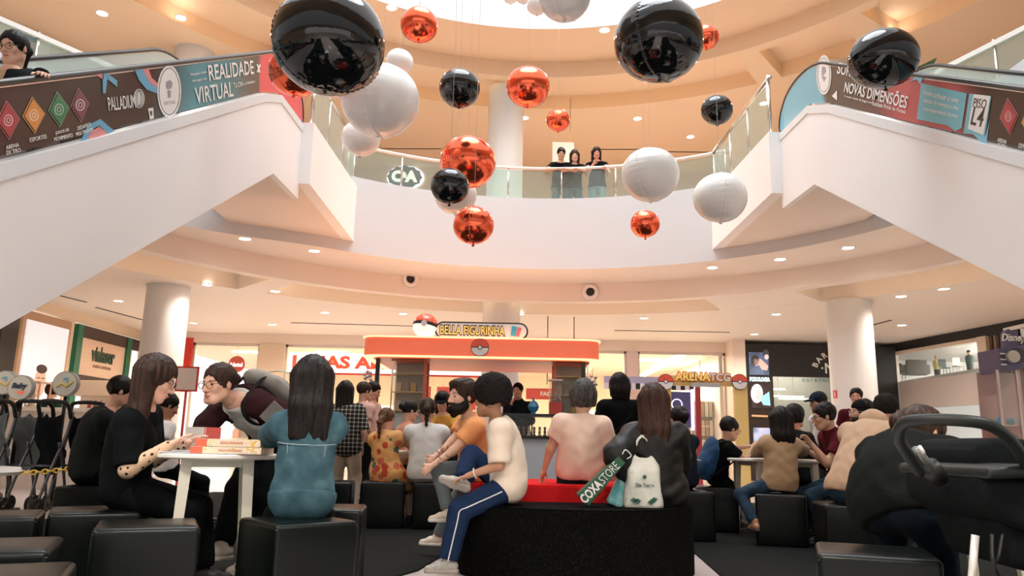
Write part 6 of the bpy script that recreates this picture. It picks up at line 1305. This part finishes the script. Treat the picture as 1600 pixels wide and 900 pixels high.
# --- near left table
POLKA = None
def polka(nt, tc):
    v = nt.nodes.new('ShaderNodeTexVoronoi'); v.inputs['Scale'].default_value = 30; v.inputs['Randomness'].default_value = .35; nt.links.new(tc.outputs['Object'], v.inputs['Vector'])
    return cramp(nt, v.outputs['Distance'], [(0, (.02, .015, .012)), (.24, (.62, .43, .28))], True)
POLKA = ramp_mat('polka_mesh', polka, .6)
def ex_polka(X):
    for i in (0, 1):
        F_ = Field(.02); e, h_ = X['tg'][i]; s0 = X['sh'][i]; F_.cone(s0+(e-s0)*.5, e, .058*X['S'], .052*X['S']); F_.cone(e, h_, .050*X['S'], .034*X['S'])
        mesh_obj('polka_sleeve', [polygonise(F_, .010)], POLKA, X['root'])
person('seated woman with long brown hair, glasses and polka-dot sheer sleeves', sit(205, 4.35, s=.88), hd(243, 592, 4.25), rz=-78, bend=22, hpitch=22, hyaw=4, R=wp(262, 697, 4.15), L=wp(290, 693, 4.42), pr=(.3, -.6, -1), pl=(-.3, -.3, -1), palmR=(0, 0, -1), palmL=(0, 0, -1), curlR=.25, curlL=.3,
       fl=(-1.72, 4.6, .10), fr=(-1.74, 4.36, .10), hair=('long', 'brown', .46), top=BLACKC, sleeve='elbow', bottom=BLACKC, leg='wide', det=2, glasses=True, skin='fair', extra=ex_polka, bust=.01, hs=1.02, loose=.02, wd=1.02)
MAR = cloth('maroon_dark', (.028, .009, .010)); BPG = cloth('pack_grey', (.30, .28, .25)); BPK = cloth('pack_black', (.014, .014, .014))
person('woman with glasses leaning over the near table, dark maroon jacket and grey backpack', (onY(428, 702, 5.25).x, 5.25, .84), hd(342, 600, 4.72), rz=148, stand=True, bend=25, hpitch=8, hyaw=6, R=wp(306, 692, 4.55), L=wp(432, 672, 4.95), pr=(.8, 0, .1), pl=(-1, -.4, -.3), curlR=.5,
       fl=(-1.60, 5.0, .1), fr=(-1.74, 4.82, .1), hair=('bun', 'brown', .1), top=[dict(m=WHT, sleeve='short'), dict(name='jacket', m=MAR, sleeve='long', g=.024, front=.135, neck=.03, hem=-.02)], bottom=BLACKC, leg='wide', shoe=mat('sneaker_white', (.62, .55, .45), .5), sole=mat('sneaker_sole', (.7, .66, .58), .5), det=2, glasses=mat('tortoise', (.12, .04, .02), .25), skin='fair', hs=1.02, extra=lambda X: backpack(X, BPG, BPK), bust=.01)
def denim(nt, tc): return cramp(nt, noise_node(nt, tc, 9, 5).outputs['Fac'], [(.3, (.022, .060, .080)), (.55, (.045, .105, .130)), (.75, (.10, .18, .21))])
DEN = ramp_mat('denim_blue', denim, .8, bump=.3); SEAM = mat('denim_seam', (.22, .30, .33), .8)
def ex_denim(X):
    # yoke seam, centre seams, waistband and collar follow the back of the jacket
    F_ = Field(.05); X['torso'](F_, .031); 
    def back(x, t):      # point on the back: x sideways, t from pelvis (0) to neck (1)
        a = X['PL']+(X['nb']-X['PL'])*t; a = a+X['lw']*x; o = a-X['fw2']*.35; d = X['fw2']
        p = o.copy()
        for _ in range(40):
            v = float(F_(p[None])[0])
            if v < .002: break
            p = p+d*min(v*.8, .05)
        return p if float(np.linalg.norm(p-o)) < .5 else a-d*.05
    tube('yoke_seam', [back(x, .74-.02*abs(x)*5) for x in np.linspace(-.14, .14, 13)], .0035, SEAM, X['root'], n=5)
    for q in (-1, 1): tube('back_seam', [back(q*(.10-.03*(1-t)), t) for t in np.linspace(.12, .74, 12)], .0028, SEAM, X['root'], n=5)
    X['garment']('waistband', DEN, 'none', -.095, .033, -.455*X['S'], a=.004)
    nb, dn, lat, fw = X['nb'], X['dn'], X['lat'], X['fw']; S_ = X['S']
    tube('collar', [nb+dn*.035+(lat*math.sin(a)*.075-fw*math.cos(a)*.07)*S_ for a in np.linspace(-2, 2, 15)], .017, DEN, X['root'], n=8, flat=1.5)
person('long-haired woman in a blue denim jacket seated with her back to us', sit(478, 4.02, s=.9), hd(488, 597, 3.96), rz=14, bend=10, hpitch=6, hyaw=0, L=wp(412, 690, 4.4), R=wp(450, 690, 4.45), pl=(-1, -.4, -.7), pr=(1, -.4, -.7), fl=(-1.45, 4.4, .1), fr=(-.95, 4.55, .1),
       hair=('long', 'black', .30), top=[dict(name='jacket', m=DEN, sleeve='long', g=.026, a=.006, hem=-.085, neck=.045)], bottom=BLACKC, leg='full', det=2, skin='fair', hs=1.03, extra=ex_denim, face=False, wd=.94, feet=True)
person('man in a dark grey T-shirt hunched on a stool at the left, back turned', sit(140, 6.3, s=.95), hd(190, 612, 6.35), rz=-60, bend=26, hpitch=12, L=wp(215, 690, 6.9), R=wp(205, 700, 6.5), hair=('short', 'black', 0), top=DARKG, sleeve='short', hem=-.03, bottom=BLACKC, det=1, skin='fair', wd=1.12, loose=.02)
person('dark-haired person in a white top seen between the two women at the near table', sit(262, 7.6, s=.85), hd(263, 634, 7.6), rz=-50, bend=15, hpitch=25, hair=('short', 'black', 0), top=WHT, sleeve='short', bottom=BLACKC, det=0, skin='tan', L=wp(290, 700, 7.9), R=wp(280, 700, 7.5))
# --- behind
def plaid(nt, tc):
    sp = nt.nodes.new('ShaderNodeSeparateXYZ'); nt.links.new(tc.outputs['Object'], sp.inputs[0]); outs = []
    for ax in ('X', 'Z'):
        m1 = nt.nodes.new('ShaderNodeMath'); m1.operation = 'MULTIPLY'; m1.inputs[1].default_value = 22; nt.links.new(sp.outputs[ax], m1.inputs[0])
        m2 = nt.nodes.new('ShaderNodeMath'); m2.operation = 'FRACT'; nt.links.new(m1.outputs[0], m2.inputs[0]); m3 = nt.nodes.new('ShaderNodeMath'); m3.operation = 'GREATER_THAN'; m3.inputs[1].default_value = .72; nt.links.new(m2.outputs[0], m3.inputs[0]); outs.append(m3)
    ad = nt.nodes.new('ShaderNodeMath'); ad.operation = 'ADD'; nt.links.new(outs[0].outputs[0], ad.inputs[0]); nt.links.new(outs[1].outputs[0], ad.inputs[1]); dv = nt.nodes.new('ShaderNodeMath'); dv.operation = 'MULTIPLY'; dv.inputs[1].default_value = .4; nt.links.new(ad.outputs[0], dv.inputs[0])
    return cramp(nt, dv.outputs[0], [(0, (.012, .012, .012)), (.3, (.16, .15, .13)), (.7, (.50, .47, .40))], True)
PLAID = ramp_mat('cloth_plaid', plaid, .85)
person('standing woman with very long black hair in a black and white plaid shirt', (onY(541, 700, 8.9).x, 8.9, .86), hd(540, 611, 8.9), rz=5, stand=True, hair=('long', 'black', .48), top=PLAID, sleeve='elbow', hem=-.12, loose=.03, bottom=cloth('beige', (.50, .40, .30)), leg='wide', det=1, face=False, skin='fair')
person('man in a pink shirt left of the kiosk counter, nearer of two', (onY(563, 700, 10.3).x, 10.3, .86), hd(570, 612, 10.3), rz=-50, stand=True, bend=15, hair=('short', 'brown', 0), top=cloth('dusty_pink', (.58, .36, .30)), sleeve='short', bottom=DARKG, det=0, skin='fair')
person('man in a salmon shirt looking down left of the kiosk, farther of two', (onY(586, 700, 10.8).x, 10.8, .86), hd(584, 611, 10.75), rz=-100, stand=True, bend=15, hpitch=25, hair=('short', 'black', 0), top=cloth('salmon', (.62, .40, .33)), sleeve='short', bottom=DARKG, det=0, skin='fair')
def floral(nt, tc):
    v = nt.nodes.new('ShaderNodeTexVoronoi'); v.inputs['Scale'].default_value = 14; nt.links.new(tc.outputs['Object'], v.inputs['Vector']); sep = nt.nodes.new('ShaderNodeSeparateColor'); nt.links.new(v.outputs['Color'], sep.inputs[0])
    c1 = cramp(nt, sep.outputs[0], [(0, (.70, .36, .12)), (.45, (.55, .07, .03)), (.65, (.06, .15, .13)), (.8, (.70, .30, .10)), (.9, (.60, .15, .08))], True)
    c2 = cramp(nt, v.outputs['Distance'], [(0, (1, 1, 1)), (.52, (0, 0, 0))], True); mx = nt.nodes.new('ShaderNodeMix'); mx.data_type = 'RGBA'; mx.inputs[6].default_value = (.74, .40, .15, 1); nt.links.new(c2, mx.inputs[0]); nt.links.new(c1, mx.inputs[7]); return mx.outputs[2]
FLO = ramp_mat('cloth_floral', floral, .85)
person('small girl with a braid in an orange floral dress on a cube stool', sit(606, 7.85, s=.74), hd(604, 655, 7.9), rz=-18, bend=14, hpitch=12, hair=('braid', 'lightbrown', .16), top=[dict(name='dress', m=FLO, sleeve='short', g=.03, lower=.17, a=.006)], bottom=FLO, leg='shorts', det=1, skin='fair', L=wp(618, 705, 8.3), R=wp(640, 700, 8.3), hs=.9, feet=True, wd=.95, face=False)
person('woman with a black ponytail in an orange-pink top behind the floral-dress girl', sit(634, 9.1, .5, .88), hd(641, 642, 9.15), rz=-60, bend=15, hpitch=15, hair=('bun', 'black', .1), top=cloth('coral_top', (.72, .30, .18)), sleeve='short', bottom=BLACKC, det=1, skin='fair')
person('person with a curly brown ponytail in a white T-shirt seated with back to us', sit(666, 7.8, s=.85), hd(668, 641, 7.9), rz=4, bend=14, hair=('curlypony', 'brown', .17), top=[dict(m=WHT, g=.022)], sleeve='short', hem=-.06, bottom=cloth('white_skirt', (.6, .58, .5)), leg='full', det=1, skin='mid', face=False, L=wp(640, 700, 8.25), R=wp(700, 700, 8.3), wd=1.08)
person('woman in a mustard yellow blouse and black cap facing us, looking down', (onY(696, 700, 9.8).x, 9.8, .70), hd(691, 627, 9.7), rz=178, bend=12, hpitch=28, hair=('long', 'black', .2), cap=BLACKC, top=cloth('mustard', (.74, .40, .08)), sleeve='short', bottom=BLACKC, det=1, skin='fair', L=wp(700, 672, 9.4), R=wp(672, 668, 9.4))
# --- centre bench
ORT = cloth('orange_tee', (.80, .33, .12)); TATTOO = mat('tattoo_ink', (.06, .05, .05), .7)
def ex_tattoo(X):
    r = random.Random(4)
    for i in (0, 1):
        e, h_ = X['tg'][i]; u = nrm(h_-e); a = nrm(np.cross(u, [0, 0, 1.])); b = np.cross(u, a)
        for k in range(9):
            t = .28+.065*k; rr_ = X['S']*(.0412+(.0265-.0412)*t)+.0008; th0 = r.random()*6; ln = 1.0+r.random()*1.5
            tube('tattoo', [e+(h_-e)*(t+.03*math.sin(j*1.3+k))+(a*math.cos(th0+ln*j/8)+b*math.sin(th0+ln*j/8))*rr_ for j in range(9)], .0022, TATTOO, X['root'], n=4)
person('bearded man in an orange T-shirt with tattooed forearms, hands together', (onY(752, 700, 5.72).x, 5.72, .64), hd(722, 620, 5.58), rz=98, bend=14, hpitch=3, hyaw=32, L=wp(664, 738, 5.42), R=wp(662, 732, 5.50), pl=(-.2, -.3, -1), pr=(.3, -.3, -1), curlL=1.5, curlR=1.4, palmL=(.1, .9, .1), palmR=(.1, -.9, .1),
       fl=wp(700, 800, 5.5), fr=wp(676, 850, 6.0), hair=('crop', 'brown', 0), beard='black', top=[dict(m=ORT, g=.02)], sleeve='short', hem=-.05, bottom=cloth('washed_jeans', (.12, .15, .15)), leg='full', det=2, skin='fair', wd=1.15, belly=.05, fat=1.08, extra=ex_tattoo, hs=1.03, shoe=mat('sneaker_cream', (.62, .52, .42), .5), sole=mat('sneaker_sole', (.7, .66, .58), .5))
NAVY_C = cloth('navy_track', (.012, .025, .065)); PIPE_ = mat('white_piping', (.66, .66, .66), .6)
def ex_track(X):
    kn, an = X['lg'][0]; hp0 = X['PL']+A_([-.088, 0, 0])*X['S']; o = A_([-1., 0, .0])
    def off(p, r): return p+o*r
    tube('white_piping', bez([off(hp0+(kn-hp0)*t, .102-.03*t) for t in (.15, .5, .85)]+[off(kn, .078)]+[off(kn+(an-kn)*t, .080) for t in (.2, .5, .8, .97)], 5), .0045, PIPE_, X['root'], n=5)
    F_ = Field(.01); e, h_ = X['tg'][0]; tube('bracelet', [h_-nrm(h_-e)*.03+.0*o+(nrm(np.cross(h_-e, [0, 0, 1]))*math.cos(a)+nrm(np.cross(np.cross(h_-e, [0, 0, 1]), h_-e))*math.sin(a))*.031 for a in np.linspace(0, 2*PI, 14)[:-1]], .004, PIPE_, X['root'], n=5, closed=True)
person('young man with an afro, cream T-shirt and navy track trousers on the bench', (onY(796, 700, 5.12).x, 5.12, .56), hd(766, 622, 5.12), rz=92, bend=16, hpitch=4, hyaw=-38, L=wp(735, 742, 4.95), R=wp(742, 738, 5.2), pl=(-.4, -.5, -1), pr=(.2, -.3, -1), curlL=.45, curlR=.45,
       fl=wp(700, 877, 4.98), fr=wp(722, 752, 5.05), kr=(.6, .8, .7), hair=('afro', 'curly', 0), top=[dict(m=OFFW, g=.026, a=.005)], sleeve='elbow', hem=-.10, bottom=NAVY_C, leg='wide', det=2, skin='tan', wd=1.08, extra=ex_track, hs=1.02, shoe=mat('sneaker_grey', (.38, .36, .32), .6, var=.5, scale=40), sole=mat('sneaker_sole2', (.35, .30, .26), .6))
person('dark-haired woman in a black turtleneck behind the kiosk counter, hand to her face', (onY(811, 700, 12.2).x, 12.2, .96), hd(809, 612, 12.2), rz=172, stand=True, hpitch=8, hyaw=-10, R=wp(799, 632, 12.05), pr=(.3, .2, -1), L=wp(806, 650, 12.0), pl=(-1, 0, -.6), hair=('bun', 'black', 0), top=[dict(m=cloth('navy_black', (.012, .018, .026)), collar=1)], sleeve='long', bottom=BLACKC, det=1, skin='fair', bust=.01)
person('short-haired woman in a pale pink T-shirt seated on the red seat, back turned', (onY(906, 700, 5.72).x, 5.72, .655), hd(911, 628, 5.72), rz=-3, bend=12, hpitch=8, hair=('bob', 'grey', 0), top=[dict(m=PINKW, g=.02, a=.005)], sleeve='short', hem=-.06, bottom=JEANS, leg='full', det=2, skin='mid', wd=1.26, belly=.04, fat=1.22, L=(0, -.27, .06, .62), R=(0, .27, .06, .62), pl=(-.6, -.5, 0), pr=(.6, -.5, 0), face=False, hs=.98, legw=1.15)
def ex_bagstrap(X):
    b = X['root']; tube('shoulder_strap', bez([X['sh'][1]+X['d3']*.05-X['fw']*.03, X['c']-X['fw2']*.135+X['lw']*.04, X['w']-X['fw2']*.12-X['lw']*.12], 6), .006, DARKG, b, n=6)
person('standing dark-haired woman in a black T-shirt seen from behind beyond the bench', (onY(969, 700, 7.9).x, 7.9, .90), hd(967, 602, 7.9), rz=3, stand=True, hair=('long', 'black', .17), top=[dict(m=BLACKC, g=.024)], sleeve='short', hem=-.02, bottom=cloth('grey_jeans', (.07, .09, .09)), leg='wide', det=1, skin='fair', face=False, wd=1.05, extra=ex_bagstrap)
PUF = mat('black_jacket_nylon', (.008, .008, .007), .5, var=.3, scale=8, bump=.4, bscale=18, spec=.3)
def ex_jacket(X):
    tube('blue_strap', bez([X['c']-X['fw2']*.155+X['lw']*.10+X['d2']*.0, X['c']-X['fw2']*.165-X['d2']*.08+X['lw']*0, X['w']-X['fw2']*.15-X['lw']*.13], 6), .013, mat('strap_blue', (.02, .06, .09), .5), X['root'], n=8, flat=.5)
    F_ = Field(.03); F_.ell(X['nb']-X['fw']*.09-X['d3']*.02, (.12, .055, .07), None); F_.disp = X['folds'](.004); mesh_obj('hood', [polygonise(F_, .012)], PUF, X['root'])
person('woman with long reddish brown hair in a black jacket on the bench', (onY(1024, 700, 5.28).x, 5.28, .55), hd(1021, 630, 5.22), rz=-6, bend=10, hpitch=6, hair=('long', 'chestnut', .40), top=[dict(name='jacket', m=PUF, sleeve='long', g=.055, a=.009, lower=.11)], bottom=BLACKC, det=2, skin='fair', face=False, wd=1.0, hs=1.02, L=wp(985, 745, 5.2), R=wp(1060, 740, 5.6), fl=(.85, 5.9, .1), fr=(1.2, 5.95, .1))
person('woman with a low dark bun in a navy T-shirt, left of the boy', sit(1068, 7.3, .45, .88), hd(1060, 655, 7.3), rz=22, bend=12, hyaw=0, hair=('bun', 'black', .1), top=cloth('navy_tee', (.014, .02, .03)), sleeve='short', hem=-.05, bottom=BLACKC, det=1, skin='mid', face=False)
tag(stool((onY(1070, 700, 7.35)).x, 7.35, 0, 'cube stool under the ponytailed woman in navy'), None)
# --- right table
BPB = cloth('pack_blue', (.008, .05, .13))
person('boy with glasses wearing a blue backpack, seated in profile at the right-hand table', sit(1118, 8.1, s=.8), hd(1140, 672, 8.1), rz=-74, bend=16, hpitch=18, R=wp(1176, 699, 8.05), L=wp(1186, 697, 8.3), pr=(.3, -.3, -1), hair=('short', 'black', 0), top=BLACKC, sleeve='short', bottom=DARKG, det=1, skin='mid', glasses=True, hs=.95, extra=lambda X: backpack(X, BPB, BPK, w_=.14, h_=.22, drop=.09), curlR=.4)
TANS = cloth('tan_sweater', (.44, .30, .17))
person('woman with long black hair in a tan sweater and jeans on a cube stool', sit(1216, 7.08, s=.88), hd(1219, 658, 7.1), rz=-2, bend=10, hpitch=10, hair=('long', 'black', .32), top=[dict(name='sweater', m=TANS, g=.030, a=.006)], sleeve='long', hem=-.06, bottom=JEANS, leg='full', det=2, skin='fair', face=False, L=wp(1180, 708, 7.5), R=wp(1262, 705, 7.5), fl=wp(1180, 818, 6.95), kl=(-1, .4, .3), fr=(2.75, 7.5, .1), shoe=mat('shoe_tan', (.35, .17, .09), .5), hs=1.0)
person('dark-haired woman in profile just behind the woman in the tan sweater', sit(1246, 8.3, .45, .85), hd(1243, 650, 8.3), rz=-60, bend=10, hair=('bob', 'black', 0), top=DARKG, sleeve='long', bottom=BLACKC, det=1, skin='pink')
MPOLO = cloth('maroon_polo', (.085, .010, .016))
person('man with glasses in a maroon polo shirt, hand at his chin', (onY(1316, 700, 7.15).x, 7.15, .56), hd(1287, 651, 7.05), rz=86, bend=22, hpitch=12, hyaw=0, L=wp(1268, 694, 6.93), pl=(-.2, .6, -1), R=wp(1262, 704, 7.3), pr=(.2, .2, -1), curlL=.9, palmL=(-.5, 0, .3), hair=('short', 'black', 0), top=[dict(m=MPOLO, g=.02, collar=1)], sleeve='short', hem=-.04, bottom=JEANS, det=2, skin='mid', glasses=True, wd=1.1, fat=1.05, fl=(2.75, 7.0, .1), fr=(2.8, 7.35, .1))
person('man in a dark cap and white shirt standing behind the man in maroon', (onY(1288, 700, 9.3).x, 9.3, .86), hd(1278, 628, 9.2), rz=100, stand=True, bend=15, hpitch=12, hair=('short', 'black', 0), cap=cloth('cap_navy', (.012, .02, .035)), top=WHT, sleeve='short', bottom=DARKG, det=0, skin='mid')
person('bearded man with glasses and a black brimless cap in profile on the right', (onY(1362, 700, 7.6).x, 7.6, .60), hd(1347, 645, 7.55), rz=84, bend=12, hpitch=0, hair=('short', 'black', 0), beard='black', cap=cloth('cap_black', (.008, .008, .008)), peak=False, glasses=mat('metal_frame', (.5, .5, .5), .3, .8), top=cloth('blue_shirt', (.05, .10, .17)), sleeve='short', bottom=DARKG, det=1, skin='mid', hs=1.03)
HOOD = cloth('tan_hoodie', (.50, .33, .21))
def ex_hood(X):
    F_ = Field(.03); F_.ell(X['nb']-X['fw']*.045+X['d3']*.035, (.118, .095, .058), None); F_.ell(X['nb']-X['fw']*.12-X['d3']*.03, (.11, .065, .085), None, k=.03); F_.disp = X['folds'](.005); mesh_obj('hood', [polygonise(F_, .010)], HOOD, X['root'])
person('man in a tan hoodie with curly black hair leaning forward, back turned', sit(1334, 5.85, s=.95), hd(1386, 642, 6.1), rz=-48, bend=24, hpitch=10, hair=('crop', 'curly', 0), top=[dict(name='hoodie', m=HOOD, g=.03, a=.006)], sleeve='long', hem=-.045, bottom=JEANS, det=2, skin='tan', wd=1.08, face=False, extra=ex_hood, L=wp(1395, 715, 6.5), R=wp(1400, 725, 6.0))
person('man far behind, his face just showing above the bearded man in a cap', (onY(1338, 700, 10.6).x, 10.6, .9), hd(1338, 622, 10.6), rz=150, stand=True, hair=('short', 'black', 0), top=MPOLO, sleeve='short', bottom=DARKG, det=0, skin='pink')
BIG = cloth('black_washed', (.006, .0075, .0065), var=.2, bump=.25)
person('big woman in a black T-shirt with a brown ponytail hunched forward on a stool', (onY(1405, 800, 3.50).x, 3.50, .585), hd(1447, 664, 3.88), rz=-58, bend=30, hpitch=22, hyaw=-22, s=.80, hair=('pony', 'brown', .19), top=[dict(m=BIG, g=.035, a=.006)], sleeve='short', hem=-.07, bottom=cloth('ink_jeans', (.006, .010, .016)), leg='full', det=2, skin='mid', wd=1.28, belly=.08, fat=1.30, legw=1.15, face=False, R=wp(1492, 776, 3.75), L=wp(1520, 776, 4.1), pr=(.5, -.6, -1), hs=1.06, fl=(2.1, 4.3, .1), fr=(2.2, 3.95, .1))
person('person in a dark suit half hidden by the clear tower at the right edge', (onY(1571, 700, 8.3).x, 8.3, .88), hd(1561, 628, 8.3), rz=80, stand=True, hair=('short', 'black', 0), top=BLACKC, sleeve='long', bottom=BLACKC, det=0, skin='pink')
person('brown-haired person in a dark green top behind the pale counter at the left', (onY(82, 640, 13.3).x, 13.3, .93), hd(82, 612, 13.3), rz=-20, stand=True, hair=('bob', 'chestnut', 0), top=cloth('bottle_green', (.015, .05, .03)), sleeve='short', bottom=BLACKC, det=0, skin='fair', face=False)
# --- upper floor
for lab, px, py_, Y, hr, top_, lx, rx, hp, sk in (('man in a black T-shirt on the balcony rail, leftmost of three onlookers', 877, 240, 14.66, ('short', 'black', 0), BLACKC, 886, 868, 25, 'mid'),
        ('long-haired woman in black on the balcony rail, middle of three onlookers', 898, 243, 14.68, ('long', 'brown', .22), BLACKC, 906, 893, 20, 'fair')):
    h = hd(px, py_, Y); person(lab, (h[0], Y+.26, 5.1+.84), h, rz=180, stand=True, base=5.1, bend=15, hpitch=hp, hair=hr, top=top_, sleeve='short', bottom=cloth('grey_trousers', (.12, .13, .12)), L=wp(lx-3, 264, 14.42), R=wp(rx+3, 264, 14.42), pl=(-1, 0, -.3), pr=(1, 0, -.3), det=1, skin=sk)
h = hd(932, 239, 14.75); person('rightmost onlooker at the balcony rail, a long-haired woman with hand to her chin', (h[0]+.03, 14.9, 5.1+.88), h, rz=172, stand=True, base=5.1, bend=8, hpitch=18, hyaw=10, hair=('long', 'black', .26), top=BLACKC, sleeve='none', bottom=cloth('pale_jeans', (.25, .33, .36)), R=wp(927, 257, 14.6), pr=(.4, 0, -1), L=wp(946, 264, 14.45), det=1, skin='pink')
xr = -3.60; h = onX(21, 80, xr)
def ex_blazer(X): pass
person('young woman in glasses and a black blazer riding the left escalator', (xr-.02, h.y+.04, h.z-.66), tuple(h), rz=168, stand=True, base=max(0, h.z-1.62), bend=6, hpitch=20, hyaw=10, hair=('pony', 'black', .14), top=[dict(m=cloth('beige_top', (.55, .36, .22)), sleeve='none'), dict(name='blazer', m=cloth('blazer_black', (.012, .016, .02)), sleeve='long', g=.024, front=.055, hem=-.16)], bottom=BLACKC, glasses=True, L=(onX(66, 124, -3.07).x, onX(66, 124, -3.07).y-.0, onX(66, 124, -3.07).z+.03), pl=(-.6, 0, -.8), det=2, skin='fair', hs=1.0)
# tablet in the leaning woman's hand
q = onY(432, 652, 4.72); t = thing('folder', 'dark grey folder held between the leaning woman and the denim jacket', 'folder', q); box('cover', (0, 0, 0), (.16, .012, .13), mat('folder_grey', (.10, .095, .085), .5), t, rot=(.2, .7, .2), bev=.003)
